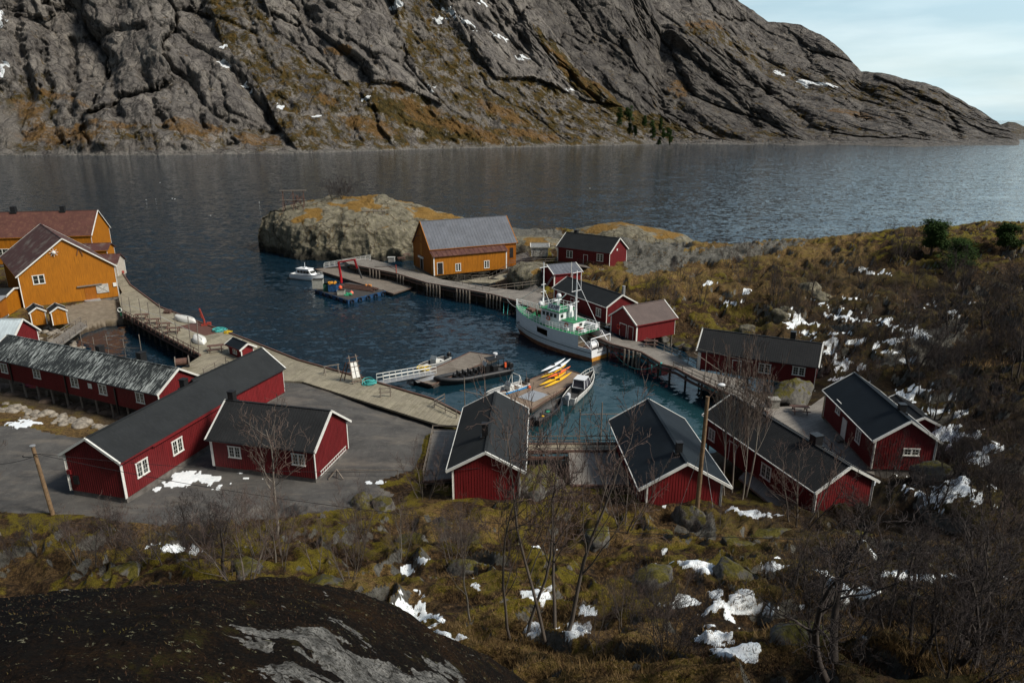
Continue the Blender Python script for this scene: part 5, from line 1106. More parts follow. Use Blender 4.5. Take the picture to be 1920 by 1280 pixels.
for k in range(4):
    xa = 8.0+k*.85
    for sd in (-1, 1): m.box(xa, xa+.55, sd*1.66-.03*1, sd*1.66+.05, 5.2, 5.8)
for k in range(4): m.box(11.20, 11.48, -1.35+k*.72, -1.35+k*.72+.52, 5.15, 5.75)
m.build('window_strip', GLASS, wh)
m = MB(); m.box(4.55,4.62,-.6,.0,4.3,4.75); m.box(7.34,7.41,.8,1.3,5.3,5.75); m.build('porthole', GLASS, wh)
rail3([(7.3,-1.8,6.3),(7.3,1.8,6.3),(11.5,1.8,6.3),(11.5,-1.8,6.3),(7.3,-1.8,6.3)], .85, 2, HULLW, ship, .9)
# call-sign board (faces the camera side)
bd = MB().box(-1.25,1.25,-.04,.04,-.45,.45).build('sign_board', HULLW, ship); bd.matrix_local = Matrix.Translation((8.3,1.95,6.95)) @ Matrix.Rotation(math.radians(180), 4, 'Z') @ Matrix.Rotation(math.radians(-20), 4, 'X')
text('LKHP', .86, BLACK, bd, Matrix.Translation((0,-.05,0)) @ Matrix.Rotation(math.pi/2, 4, 'X'))
# masts
def mast(nm, x, z0, z1, spreaders):
    m = MB(); m.tube([(x,0,z0),(x,0,z1)], [.16,.07], 8)
    for z, w_ in spreaders: m.bar((x,-w_,z),(x,w_,z), .07)
    return m.build(nm, HULLW, ship)
mast('foremast', LS*.66, DZ, 13.2, ((12.4,.9),(9.6,.5),(8.4,.6))); mast('aft_mast', 5.4, 5.0, 13.0, ((12.7,1.0),(9.8,1.1),(8.0,.6)))
xf = LS*.66
for p, q in (((xf,0,9.5),(LS-.6,0,DK(1)+.9)), ((xf,0,9.0),(xf-1.4,-1.7,DZ+.2)), ((5.4,0,11.5),(7.2,-1.6,6.4)), ((5.4,0,11.5),(1.0,-1.2,3.6)), ((5.4,-1,12.7),(5.4,-1,9.8)), ((5.4,1,12.7),(5.4,1,9.8))): MB().tube([p, q], .035, 5).build('stay', HULLW, ship)
m = MB().bar((xf+.1,-.25,DZ+.5),(xf-3.2,-1.9,8.2), .16).bar((xf-.2,.3,DZ),(xf-.2,.3,7.4), .12); m.build('derrick', HULLW, ship)
MB().sphere((8.3,.9,8.6), .42, 10, 6).tube([(8.3,.9,6.4),(8.3,.9,8.3)], .07, 6).sphere((xf-.3,.9,6.6), .4, 10, 6).build('radar_dome', HULLW, ship, True)
m = MB().box(9.3,9.6,-.8,.8,7.5,7.65).tube([(9.45,0,6.3),(9.45,0,7.5)], .08, 6).tube([(10.2,-1,6.3),(10.2,-1,8.0)], .04, 5).tube([(8.9,.4,6.3),(8.9,.4,7.9)], .04, 5); m.build('radar', HULLW, ship)
MB().box(6.9,7.25,-.9,-.2,5.1,7.0).tube([(6.2,-.8,5.0),(6.2,-.8,6.6)], .22, 8).build('funnel', HULLW, ship)
for k, (x, y) in enumerate(((4.0,-1.55),(3.2,-1.75))): MB().tube([(x-.65,y,DZ+.65),(x+.65,y,DZ+.65)], .36, 12).box(x-.5,x+.5,y-.3,y+.3,DZ,DZ+.3).build('liferaft', CANV, ship, False)
MB().box(3.6,4.9,.2,.75,DZ,DZ+.5).build('red_chest', REDM, ship); MB().box(2.9,3.5,.1,.8,DZ,DZ+.35).box(5.2,5.8,1.6,2.0,DZ,DZ+.5).build('deck_box', HULLW, ship)
m = MB()
for k in range(3): m.tube([(LS*.78+k*.5,-.5,DK(.8)+.45),(LS*.78+k*.5,.6,DK(.8)+.45)], .3, 10)
m.tube([(LS*.7,.6,DK(.7)),(LS*.7+.2,.7,DK(.7)+1.3)], .15, 7).box(LS*.72,LS*.76,-1.2,-.6,DK(.7),DK(.7)+.7); m.build('anchor_winch', OLDW, ship)
for x, y, z in ((9.6,1.9,4.9),(6.0,1.52,4.4)): MB().torus((x,y,z), .33, .08, 14, 6, 'Y').build('lifebuoy', ORB, ship)
T = Matrix.Translation((-.03,0,1.72)) @ Matrix.Rotation(-math.pi/2, 4, 'Z') @ Matrix.Rotation(math.pi/2, 4, 'X')
text('ELEVON', .42, BLACK, ship, T, .008); text('SVOLVÆR', .40, BLACK, ship, Matrix.Translation((-.03,0,1.25)) @ Matrix.Rotation(-math.pi/2, 4, 'Z') @ Matrix.Rotation(math.pi/2, 4, 'X'), .008)
m = MB(); m.box(-.05,.03,-2.2,2.2,sheer(0)-.05,sheer(0)+.1); m.build('stern_rail', BLACK, ship)
text('N 50 VR', .5, BLACK, ship, Matrix.Translation((LS*.88,hb(.88,2.4)+.05,2.55)) @ Matrix.Rotation(math.pi+.42, 4, 'Z') @ Matrix.Rotation(math.pi/2, 4, 'X'), .01)
# mooring lines
def rope(label, pts, mat=TRQ, r=.035, sag=.5, name='mooring_rope', cat='rope', n=12):
    P = []
    for i in range(len(pts)-1):
        a, b = Vector(pts[i]), Vector(pts[i+1])
        for k in range(n): t = k/n; P.append(a+(b-a)*t-Vector((0,0,sag*4*t*(1-t))))
    P.append(Vector(pts[-1])); O = P[0].copy(); o = MB().tube([p-O for p in P], r, 5).build(name, mat); o.location = O; return tag(o, label, cat)
Ms = ship.matrix_world; bpy.context.view_layer.update(); Ms = ship.matrix_world.copy()
rope('pale turquoise mooring line from the boat stern to the piles', [Ms @ Vector((.1,-2.2,2.0)), G(1200,663,QZ)], TRQ, .05, 1.2); rope('slack turquoise mooring line hanging below the walkway from the stern', [Ms @ Vector((.1,-2.0,1.6)), G(1232,684,QZ)], TRQ, .05, 1.9)
rope('pale mooring line from the bow to the quay edge', [Ms @ Vector((LS-.5,.3,4.6)), G(948,556,QZ)], WHT, .04, .4); rope('turquoise rope hanging down the quay wall near the bow', [G(955,557,QZ), G(951,590,.1)], TRQ, .07, .0); rope('second turquoise rope hanging down the quay wall', [G(945,556,QZ), G(944,588,.1)], TRQ, .05, .0)
rope('thick turquoise rope bundle hanging from the walkway edge', [G(1240,680,QZ+.3), G(1237,704,.2)], TRQ, .14, -.1); rope('thin turquoise rope trailing in the water at the walkway', [G(1222,684,QZ), G(1222,700,.4), G(1236,702,.1)], TRQ, .05, .3)
# ---- small boats
def boat(name, label, cat, stern, bow, z, B, D, hmat, inner=DKG, rim=None, tr=.75, bowrise=.4, rimr=.05, pw=2.6, L=None):
    c, yw, L_ = place(stern, bow, z); L = L or L_; r = thing(name, label, cat, (c[0], c[1], 0), yw); R = shell(L, B, D, 16, 11, tr, bowrise, -.25, pw)
    m = MB().loft(R, close=False, cap=False); m.add(R[0], [tuple(range(11))]); m.build('hull', hmat, r, True, fix=True)
    Ri = [[(x*.97, y*.88, max(z_, .18) if 0 else .12+(z_-.0)*.93 if z_ > .45 else .15) for x, y, z_ in q] for q in R]; MB().loft(Ri, close=False, cap=False).build('inner_hull', inner, r, True)
    top = [q[0] for q in R]+[q[-1] for q in R[::-1]]; MB().tube(top+[top[0]], rimr, 6, cap=False).build('gunwale', rim or hmat, r, True); return r, L, B, D
def outboard(r, L, z, mat=BLACK, y=0, s=1.0):
    x = -L/2-.25; MB().box(x-.3*s, x+.28*s, y-.2*s, y+.2*s, z, z+.55*s).box(x-.1, x+.1, y-.08, y+.08, z-1.2, z).sphere((x,y,z+.55*s), .26*s, 8, 5, (1,.75,.7)).build('outboard_motor', mat, r)
def console(r, x, z, w=.8, h=1.1, mat=None, glass=True):
    MB().box(x-.4, x+.4, -w/2, w/2, z, z+h).build('console', mat or BLACK, r)
    if glass: MB().add([(x+.4,-w/2,z+h),(x+.4,w/2,z+h),(x+.1,w/2-.05,z+h+.5),(x+.1,-w/2+.05,z+h+.5),(x+.43,-w/2,z+h),(x+.43,w/2,z+h),(x+.13,w/2-.05,z+h+.5),(x+.13,-w/2+.05,z+h+.5)], [(0,1,2,3),(7,6,5,4),(0,4,5,1),(1,5,6,2),(2,6,7,3),(3,7,4,0)]).build('windscreen', plain('perspex', (.3,.34,.36), .15, .1, 3, .6), r)
# RIB
c, yw, L = place((953,690), (817,716), .6); L = 11.6
r = thing('inflatable_boat', 'long black rigid inflatable boat with rows of seats beside the pontoon', 'inflatable boat', (c[0], c[1], 0), yw)
pt = []
for i in range(33):
    t = i/32; x = -L/2+L*min(1, t*2) if t <= .5 else -L/2+L*(2-2*t)
    u = (x+L/2)/L; y = 1.35*(1 if u < .6 else max(0, 1-((u-.6)/.4)**2.3)); pt.append((x, y if t <= .5 else -y, .72+.45*max(0, (u-.6)/.4)**2))
MB().tube(pt, [.30 if 1 < i < 31 else .2 for i in range(33)], 12).build('tube', BLKR, r, True)
R = shell(L*.97, 2.5, .55, 14, 9, .95, .5, -.45, 2.4); MB().loft(R, close=False, cap=False).add(R[0], [tuple(range(9))]).build('hull', BLKR, r, True, fix=True)
MB().prism([(-L/2+.1,-1.2),(1.8,-1.2),(L/2-1.2,-.5),(L/2-1.2,.5),(1.8,1.2),(-L/2+.1,1.2)], .40, .46).build('floor', DKG, r)
for i in range(5):
    for y in (-.48,.48):
        x = -.9+i*.85; m = MB().box(x-.28,x+.28,y-.2,y+.2,.46,.95).box(x-.34,x-.22,y-.24,y+.24,.9,1.5); m.build('seat', BLACK, r)
console(r, -2.1, .46, 1.2, 1.3); console(r, -3.4, .46, 1.1, 1.0, None, False)
m = MB()
for x in (-4.6,-2.6):
    for y in (-.9,.9): m.tube([(x,y,.7),(x*.98,y*.8,2.5)], .045, 6)
m.box(-4.7,-2.2,-.85,.85,2.5,2.6); m.build('canopy_frame', BLACK, r)
MB().tube([(-3.6,0,2.6),(-3.6,0,3.1)], .06, 6).tube([(-3.6,0,3.05),(-3.6,0,3.3)], .32, 12).build('radar', CANV, r)
MB().box(-4.9,-4.6,.75,1.0,1.2,1.9).build('life_ring_case', ORB, r)
for y in (-.45,.45): outboard(r, L-.3, .8, BLACK, y, 1.1)
# aluminium boat beyond pontoon 1
r, L, B_, D_ = boat('motorboat', 'small aluminium motorboat with clear windscreen, on the far side of the black boat pontoon', 'motorboat', (840,672), (785,692), .5, 1.9, .8, ALU, DKG, WHT); console(r, -.3, .3, 1.2, .9, WHT); outboard(r, L, .8)
MB().box(.9,1.5,-.5,.5,.3,.65).box(-1.7,-1.2,-.5,.5,.3,.8).build('seat', WHT, r)
# aluminium work boat with arch
r, L, B_, D_ = boat('motorboat', 'aluminium workboat with white arch and blue side stripe, left of the kayak pontoon', 'motorboat', (986,722), (912,746), .5, 2.2, .9, ALU, ALU, WHT); console(r, -.5, .3, 1.1, 1.0, WHT)
MB().tube([(-1.9,-1.0,.8),(-1.7,-.85,2.3),(-1.7,-.6,2.55),(-1.7,.6,2.55),(-1.7,.85,2.3),(-1.9,1.0,.8)], .06, 6).tube([(-1.0,-1.0,.8),(-1.6,-.85,2.3)], .05, 6).tube([(-1.0,1.0,.8),(-1.6,.85,2.3)], .05, 6).build('arch', WHT, r)
MB().bar((-L/2+.2,1.12,.75),(L*.15,1.14,.80), .05, .22).build('stripe', plain('bright_blue', (.03,.22,.5)), r); MB().box(-2.6,-2.0,-.6,.6,.3,.75).build('seat', WHT, r); MB().sphere((-L/2+.6,1.3,.75), .26, 9, 6).build('fender', ORB, r); outboard(r, L, .85)
# cabin boat
r, L, B_, D_ = boat('cabin_boat', 'small cabin boat with white canopy and silver outboard moored right of the pontoon', 'cabin boat', (1066,751), (1112,703), .6, 2.3, .95, plain('grey_white_hull', (.5,.5,.48)), DKG, WHT)
m = MB(); m.add([(-1.3,-.85,.9),(1.3,-.8,.95),(1.3,.8,.95),(-1.3,.85,.9),(-1.1,-.7,2.0),(.6,-.65,2.05),(.6,.65,2.05),(-1.1,.7,2.0)], [(3,2,1,0),(4,5,6,7),(0,1,5,4),(1,2,6,5),(2,3,7,6),(3,0,4,7)]); m.build('cabin', plain('tinted_perspex', (.07,.07,.09), .2, .2), r)
m = MB().box(-1.2,.7,-.78,.78,2.0,2.1)
for x0_, x1_ in ((-1.35,-1.12),(-.2,-.2),(1.32,.62)):
    for y in (-1, 1): m.bar((x0_,y*.87,.92),(x1_,y*.72,2.05), .1)
m.bar((-1.33,-.8,.95),(-1.33,.8,.95), .1); m.build('canopy', CANV, r); outboard(r, L, .9, plain('silver', (.5,.52,.54), .3, .1), 0, 1.25)
rail3([(L*.1,-.95,1.15),(L*.35,-.6,1.25),(L*.49,0,1.35),(L*.35,.6,1.25),(L*.1,.95,1.15)], .5, 1, WHT, r, .7)
# dark open boat
r, L, B_, D_ = boat('open_boat', 'black open boat with small outboard below the kayak pontoon', 'open boat', (1002,792), (1052,753), .4, 1.9, .7, BLKR, DKG, BLKR, rimr=.10)
MB().box(-.8,-.5,-.75,.75,.35,.42).box(.6,.9,-.65,.65,.35,.42).build('thwart', DKG, r); outboard(r, L, .65); MB().sphere((.3,.2,.3), .28, 8, 5, (1.3,1,.4)).build('green_net', GRP, r); MB().sphere((-1.3,.1,.3), .2, 8, 5, (1,1,.5)).build('yellow_can', YPL, r)
# kayaks
KY = plain('yellow_kayak', (.75,.43,.01), .35, .06); KO = plain('orange_kayak', (.72,.13,.02), .35, .06); KW = plain('white_kayak', (.72,.76,.78), .35, .05)
for lab, a, b, z, mt in (('upper white kayak on the rack, farther of the two white kayaks',(1014,699),(1060,674),1.5,KW),('white kayak on the rack above the yellow kayaks, nearer of the two white ones',(1027,702),(1070,675),1.5,KW),('yellow kayak half hidden behind the orange kayak',(1013,711),(1062,686),.95,KY),('single orange-red kayak among the yellow ones',(1026,711),(1070,689),1.2,KO),('yellow kayak just below the orange kayak',(1011,725),(1062,699),.8,KY),('nearest yellow kayak on the pontoon, lowest of the row',(1020,729),(1072,700),.72,KY)):
    c, yw, L = place(a, b, z); r = thing('kayak', lab, 'kayak', (c[0], c[1], z-.06), yw, 'kayaks lying on the brown pontoon'); R = []
    for i in range(21):
        t = i/20; s_ = max(.04, math.sin(math.pi*t)**.75); R.append([(L*(t-.5), .32*s_*math.cos(q), .17+.15*(1-s_)+.17*s_*math.sin(q)*(.8 if math.sin(q) > 0 else 1)) for q in (2*math.pi*k/10 for k in range(10))])
    MB().loft(R).build('hull', mt, r, True, fix=True); MB().torus((-.1,0,.32), .24, .035, 14, 5, M=Matrix.Diagonal((1.6,1,1,1))).build('cockpit_rim', BLACK, r); MB().tube([(-.1,0,.30),(-.1,0,.325)], .3, 12).build('cockpit', BLACK, r)
r = thing('kayak_rack', 'low wooden rack holding the white kayaks over the pontoon', 'rack', G(1041,703,.62), place((1014,699),(1060,674),1)[1])
for x in (-1.2,1.2): MB().bar((x,-1.2,0),(x,-1.2,.85), .08).bar((x,1.0,0),(x,1.0,.85), .08).bar((x,-1.3,.82),(x,1.2,.82), .08).build('trestle', GREYW, r)
# ---- pilot boat
r, L, B_, D_ = boat('motorboat', 'white motor cruiser with blue-striped cabin, moored at the far end of the long pontoon', 'motorboat', (549,517), (606,523), .5, 2.9, 1.2, HULLW, HULLW, BLACK, bowrise=.35, L=9.0)
m = MB(); m.add([(-2.4,-1.15,1.1),(2.0,-1.0,1.2),(2.0,1.0,1.2),(-2.4,1.15,1.1),(-2.2,-.95,2.5),(.9,-.85,2.5),(.9,.85,2.5),(-2.2,.95,2.5)], [(3,2,1,0),(4,5,6,7),(0,1,5,4),(1,2,6,5),(2,3,7,6),(3,0,4,7)]); m.build('cabin', HULLW, r)
m = MB()
for k in range(4): m.box(-2.0+k*.85,-1.35+k*.85,-1.08,1.08,1.65,2.2)
m.box(1.2,1.62,-.75,.75,1.6,2.1); m.build('window_strip', GLASS, r); MB().box(-2.5,1.1,-1.0,1.0,2.5,2.6).tube([(-.6,0,2.6),(-.6,0,3.9)], .05, 6).box(-1.0,-.2,-.3,.3,2.6,2.85).build('cabin_roof', HULLW, r)
MB().box(-3.6,-3.2,.7,1.0,1.3,1.8).build('lifebuoy_case', YPL, r); rail3([(2.2,-.9,1.35),(3.6,-.5,1.5),(4.3,0,1.6),(3.6,.5,1.5),(2.2,.9,1.35)], .5, 1, WHT, r, .8)
# ---- barge
P = [G(590,543,.75), G(652,563,.75), G(724,545,.75), G(655,529,.75)]; c = sum(P)/4; yw = math.atan2(*(P[1]-P[0])[[1,0]]); yw2 = math.atan2(P[2][1]-P[1][1], P[2][0]-P[1][0])
r = thing('work_barge', 'blue work barge loaded with nets, poles and a red crane', 'barge', (c[0], c[1], 0), yw2); cs, sn = math.cos(-yw2), math.sin(-yw2)
Lc = [((p[0]-c[0])*cs-(p[1]-c[1])*sn, (p[0]-c[0])*sn+(p[1]-c[1])*cs) for p in P]; MB().prism(Lc, -.4, .75).build('hull', BLP, r); MB().prism([(x*.97,y*.97) for x,y in Lc], .76, .80).build('deck', plain('oily_deck', (.05,.045,.04)), r)
for i in range(4):
    for k in range(5): t = (k+.5)/5; x = Lc[i][0]*(1-t)+Lc[(i+1)%4][0]*t; y = Lc[i][1]*(1-t)+Lc[(i+1)%4][1]*t; MB().torus((x*1.02,y*1.03,.3), .4, .13, 12, 6, 'Y' if i % 2 else 'X').build('tyre_fender', BLACK, r)
m = MB().tube([(0,0,0),(0,0,1.4)], .3, 8).bar((0,0,1.3),(-.3,0,4.6), .42, .36); cx = thing('loader_crane', 'bright red loader crane arched over the work barge', 'crane', tuple(G(640,530,.8)), math.radians(-12)); CR = plain('crimson_machine', (.42,.015,.02), .4, .2)
m.build('column', CR, cx); MB().bar((-.3,0,4.6),(3.6,0,5.3), .34, .3).build('boom', CR, cx); MB().bar((3.6,0,5.3),(4.9,0,1.2), .3, .3).build('stick', DKG, cx); MB().bar((3.5,0,5.4),(4.1,0,3.4), .45, .4).build('elbow', CR, cx)
def bx(nm, lab, cat, a, z, sx, sy, sz, mt, rz=.1, lid=None):
    o = MB().box(-sx/2,sx/2,-sy/2,sy/2,0,sz).box(-sx/2-.05,sx/2+.05,-sy/2-.05,sy/2+.05,sz-.12,sz).build(nm, mt); o.location = tuple(G(*a, z)); o.rotation_euler[2] = rz; return tag(o, lab, cat)
bx('container', 'pale grey box at the left corner of the work barge', 'container', (597,540), .82, 2.2, 1.6, 1.9, plain('grey_tub', (.33,.33,.29))); bx('container', 'dark green tub beside the blue tubs on the barge', 'container', (613,545), .82, 1.2, 1.4, 1.5, plain('dark_green_tub', (.02,.08,.05))); bx('container', 'blue tub topped with orange net on the barge', 'container', (624,546), .82, 1.6, 1.4, 1.6, BLP); bx('container', 'blue tub nearest the red buoy on the barge', 'container', (632,544), .82, 1.1, 1.3, 1.5, BLP, .4)
bx('crate', 'small pale crate between the two red buoys', 'crate', (640,552), .82, 1.5, 1.1, .9, plain('pale_crate', (.36,.35,.3)))
m = MB(); rnd = random.Random(4)
for k in range(26): m.sphere((rnd.uniform(-.7,.7), rnd.uniform(-.5,.5), rnd.uniform(0,.35)), rnd.uniform(.16,.3), 7, 5)
o = m.build('fishing_net', plain('orange_net', (.50,.22,.02), .9, .5, 20)); o.location = tuple(G(624,546,.82)+np.array([0,0,1.55])); tag(o, 'orange fishing net heaped on the blue tub', 'fishing net')
m = MB()
for k in range(18): m.sphere((rnd.uniform(-.7,.7), rnd.uniform(-.5,.5), rnd.uniform(0,.3)), rnd.uniform(.16,.28), 7, 5)
o = m.build('rope_heap', plain('green_net', (.03,.33,.16), .9, .5, 20)); o.location = tuple(G(653,553,.82)); tag(o, 'bright green rope heap at the near corner of the barge', 'rope')
m = MB()
for k in range(16): m.sphere((rnd.uniform(-.7,.7), rnd.uniform(-.5,.5), rnd.uniform(0,.5)), rnd.uniform(.14,.26), 7, 5)
o = m.build('rope_heap', plain('orange_rope', (.50,.2,.05), .9, .5, 20)); o.location = tuple(G(691,538,.9)); tag(o, 'orange-brown rope heap on the timber poles', 'rope')
for lab, a, z in (('red buoy standing beside the blue tubs', (638,539), 1.9), ('pale red buoy beside the green rope heap', (659,549), 1.2)):
    o = MB().sphere((0,0,0), .42, 14, 9).sphere((0,0,.42), .12, 8, 5).build('buoy', ORB if 'pale' not in lab else plain('coral', (.65,.16,.1)), None, True); o.location = tuple(G(*a, z)); tag(o, lab, 'buoy')
o = MB()
for k in range(16): y = rnd.uniform(-1.1,1.1); z = rnd.uniform(.1,.7)*(1-abs(y)/1.6); x = rnd.uniform(-.5,.5); o.tube([(-4+x,y,z),(4+x,y+rnd.uniform(-.2,.2),z)], .13, 6)
o = o.build('timber_pile', OLDW); o.location = tuple(G(675,541,.85)); o.rotation_euler[2] = math.radians(-27); tag(o, 'stack of long brown timber poles lying on the work barge', 'timber')
# ================================================================== ROCKS
rockmat = NB('lichen_rock'); b = rockmat; n1 = b.noise(.6, 9, .68); n2 = b.noise(3.5, 7, .7); n3 = b.noise(.15, 6, .6)
rk = b.ramp(n1, [(.28, (.045,.040,.034)), (.45, (.15,.135,.105)), (.62, (.25,.225,.17)), (.8, (.35,.32,.25))])
rk = b.mix(b.math('MULTIPLY', b.fr(n2, .48, .6), .5), rk, (.14,.135,.05)); rk = b.mix(b.math('MULTIPLY', b.fr(b.noise(2.2, 6, .7), .58, .66), .8), rk, (.03,.028,.026))
vo = b.n('ShaderNodeTexVoronoi', feature='DISTANCE_TO_EDGE'); vo.inputs['Scale'].default_value = .13; ad = b.n('ShaderNodeVectorMath', operation='ADD'); nn = b.n('ShaderNodeTexNoise'); nn.inputs['Scale'].default_value = .3; sc_ = b.n('ShaderNodeVectorMath', operation='SCALE'); sc_.inputs['Scale'].default_value = 5
b.l(b.co, nn.inputs['Vector']); b.l(nn.outputs['Color'], sc_.inputs[0]); b.l(b.co, ad.inputs[0]); b.l(sc_.outputs[0], ad.inputs[1]); b.l(ad.outputs[0], vo.inputs['Vector'])
rk = b.mix(b.math('MULTIPLY', b.fr(vo.outputs['Distance'], .035, 0), .85), rk, (.02,.018,.015))
rk = b.mix(b.fr(b.attr('wet').outputs['Fac'], .2, .8), rk, b.mix(.75, rk, (.012,.012,.012)))
gs = b.ramp(n2, [(.3, (.10,.055,.015)), (.55, (.22,.13,.035)), (.75, (.34,.21,.07))]); rk = b.mix(b.fr(b.math('ADD', b.math('ADD', b.attr('veg').outputs['Fac'], b.math('MULTIPLY', b.fr(vo.outputs['Distance'], .16, .02), b.math('SUBTRACT', .42, b.math('MULTIPLY', b.attr('wet').outputs['Fac'], .6)))), b.math('MULTIPLY', b.math('SUBTRACT', n2, .5), .9)), .45, .6), rk, gs)
ROCKM = b.done(rk, .9, b.bump(b.math('ADD', n1, b.math('MULTIPLY', n2, .4)), .9, .8), .15)
# ---- rock island
def island(name, outline, top, mat, n=520, m=150, seed=1, wallpow=.32, amp=1.0, label=None):
    C = np.array([G(p[0], p[1], 0)[:2] if len(p) == 2 else p[:2] for p in outline]); C = np.vstack([C, C[:1]])
    seg = np.hypot(*np.diff(C, axis=0).T); s = np.concatenate([[0], np.cumsum(seg)]); u = np.linspace(0, s[-1], n)
    ox = np.interp(u, s, C[:,0]); oy = np.interp(u, s, C[:,1]); k = np.ones(15)/15
    sm = lambda a: np.convolve(np.concatenate([a[-8:-1], a, a[1:8]]), k, 'valid'); ox = sm(ox); oy = sm(oy); ox[-1] = ox[0]; oy[-1] = oy[0]
    cx, cy = C[:-1,0].mean(), C[:-1,1].mean(); phi = np.linspace(-.25, math.pi/2, m)[:,None]
    rr = np.where(phi < 0, 1+phi*-.02, np.abs(np.cos(phi))**wallpow); rr = np.where(phi > 1.2, np.cos(1.2)**wallpow*(math.pi/2-phi)/(math.pi/2-1.2), rr); rr = np.clip(rr, 0, 1.2)
    X = cx+(ox[None]-cx)*rr; Y = cy+(oy[None]-cy)*rr; hf = np.where(phi < 0, phi*3/10, np.sin(np.clip(phi, 0, 1.571))**.62); rr = rr*(.92+.08*ss(-.2, .55, phi))
    H_ = top(X, Y); Z = H_*hf
    d = fbm(X/9, Y/9, Z/7, o=4, seed=seed)*2.2+fbm(X/3.5, Y/3.5, Z/5, o=4, seed=seed+5, ridge=True)*1.25+fbm(X/.9, Y/.9, Z/.9, o=3, seed=seed+9)*.22
    dx, dy = ox[None]-cx, oy[None]-cy; L = np.hypot(dx, dy); wall = np.clip(1-Z/np.maximum(H_, .1), 0, 1)**.5
    X = X+dx/L*d*amp*wall; Y = Y+dy/L*d*amp*wall; Z = Z+d*.55*amp*np.clip(Z/2, 0, 1)
    wet = ss(2.6, .8, Z+fbm(X/3, Y/3, o=2, seed=3)); veg = ss(.0, .35, fbm(X/6+3, Y/6, o=4, seed=seed+20))*ss(.75, 1.05, np.repeat(phi, n, 1))*1.0
    o = gridmesh(name, np.stack([X, Y, Z], -1), mat, dict(wet=wet, veg=veg)); o['kind'] = 'structure'; return o
def topI(x, y):
    px = np.array([-75,-66,-56,-46,-38,-28,-18,-8,0]); h = np.array([12.2,13,13.6,14.,13.4,11.2,8.2,6,5])
    return np.interp(x, px, h)+np.clip((y-200)*.14, -2.6, 1.4)-1.3+1.0*fbm(x/8, y/8, o=3, seed=66)
island('rock_island', [(500,462),(520,474),(570,484),(630,488),(700,488),(760,489),(800,478),(820,470),(-8,205),(-18,218),(-32,224),(-48,222),(-62,212),(-70,199)] if 0 else [(513,470),(540,482),(580,487),(640,489),(700,489),(770,489),(-14,186),(-6,196),(-10,210),(-24,219),(-40,222),(-56,217),(-66,206),(-69,196)] if 0 else
 [tuple(G(*p, 0)[:2])+(0,) for p in ((492,467),(540,482),(580,487),(640,489),(700,489),(770,487))]+[(-17,184,0),(-4,190,0),(0,204,0),(-8,212,0),(-26,217,0),(-42,219,0),(-58,215,0),(-70,205,0),(-71,196,0)], topI, ROCKM, wallpow=.24, amp=1.1)
island('rock_dome', [(12,196,0),(20,180,0),(34,176,0),(46,178,0),(50,188,0),(40,198,0),(24,203,0)], lambda x, y: 8.2-np.abs(x-30)*.1, ROCKM, 260, 80, 31, .6, .5)
island('shore_rock', [(-6,186,0),(4,176,0),(12,176,0),(18,186,0),(10,196,0),(0,196,0)], lambda x, y: 5.2+0*x, ROCKM, 200, 60, 41, .6, .5)
island('rock_knoll', [(-1.5,150,0),(0,145,0),(5,142,0),(9,146,0),(10,152,0),(7,158,0),(1,157,0)], lambda x, y: 5.2+0*x, ROCKM, 220, 60, 44, .5, .5)
O = G(552,388,12.5); dryrack('old brown drying rack frame on the left tip of the rock island', GY(552,392,196), 5.5, 3.0, 5.0, .1); dryrack('thin pale drying rack in the middle of the rock island', GY(702,424,190), 4.6, 2.4, 4.0, 0, GREYW)
o = MB()
for k in range(40): rnd = random.Random(k); a = Vector((rnd.uniform(-1.6,1.6), rnd.uniform(-1,1), rnd.uniform(-.6,2.4))); o.bar(a, a+Vector((rnd.uniform(-1,1), rnd.uniform(-.5,.5), rnd.uniform(-1,1))), .12)
o = o.build('scrap_heap', OLDW); o.location = tuple(GY(558,386,195)); tag(o, 'dark heap of old timber under the island drying rack', 'scrap heap')
# ---- boulders
MOSSR = NB('mossy_boulder'); b = MOSSR; n1 = b.noise(1.3, 8, .65); n2 = b.noise(6, 7, .7); ge = b.n('ShaderNodeNewGeometry'); sx_ = b.n('ShaderNodeSeparateXYZ'); b.l(ge.outputs['Normal'], sx_.inputs[0])
rk = b.ramp(n1, [(.3, (.03,.029,.027)), (.5, (.11,.105,.095)), (.75, (.22,.215,.19))]); ms = b.ramp(n2, [(.3, (.025,.022,.006)), (.55, (.085,.075,.015)), (.75, (.16,.13,.035))])
MOSSR = b.done(b.mix(b.fr(b.math('ADD', sx_.outputs[2], b.math('MULTIPLY', n1, 2.2)), 1.75, 2.0), rk, ms), .92, b.bump(n2, .8, .12), .15)
SHOREM = NB('pale_stone'); b = SHOREM; n1 = b.noise(2, 7, .65); SHOREM = b.done(b.ramp(n1, [(.3, (.08,.07,.055)), (.5, (.22,.195,.16)), (.75, (.38,.345,.29))]), .9, b.bump(n1, .6, .1), .2)
def rockmesh(r, seed, flat=.75, n=26, m=16, cut=.35):
    th = np.linspace(0, 2*math.pi, n); ph = np.linspace(-math.pi/2, math.pi/2, m)[:,None]; x = np.cos(ph)*np.cos(th); y = np.cos(ph)*np.sin(th); z = np.sin(ph)+0*th
    rnd = random.Random(seed); q = np.ones_like(x)
    for _ in range(11):                                                   # a few flat broken faces
        a = rnd.uniform(0, 6.28); e = rnd.uniform(-.2, 1.2); d = (math.cos(a)*math.cos(e), math.sin(a)*math.cos(e), math.sin(e)); dt = x*d[0]+y*d[1]+z*d[2]; h = rnd.uniform(.50, .86); q = np.where(dt*q > h, h/np.maximum(dt, .01), q)
    q = q*(1+.24*fbm(x*2+seed, y*2, z*2, o=4, seed=seed)); return np.stack([x*q*r, y*q*r, z*q*r*flat], -1)
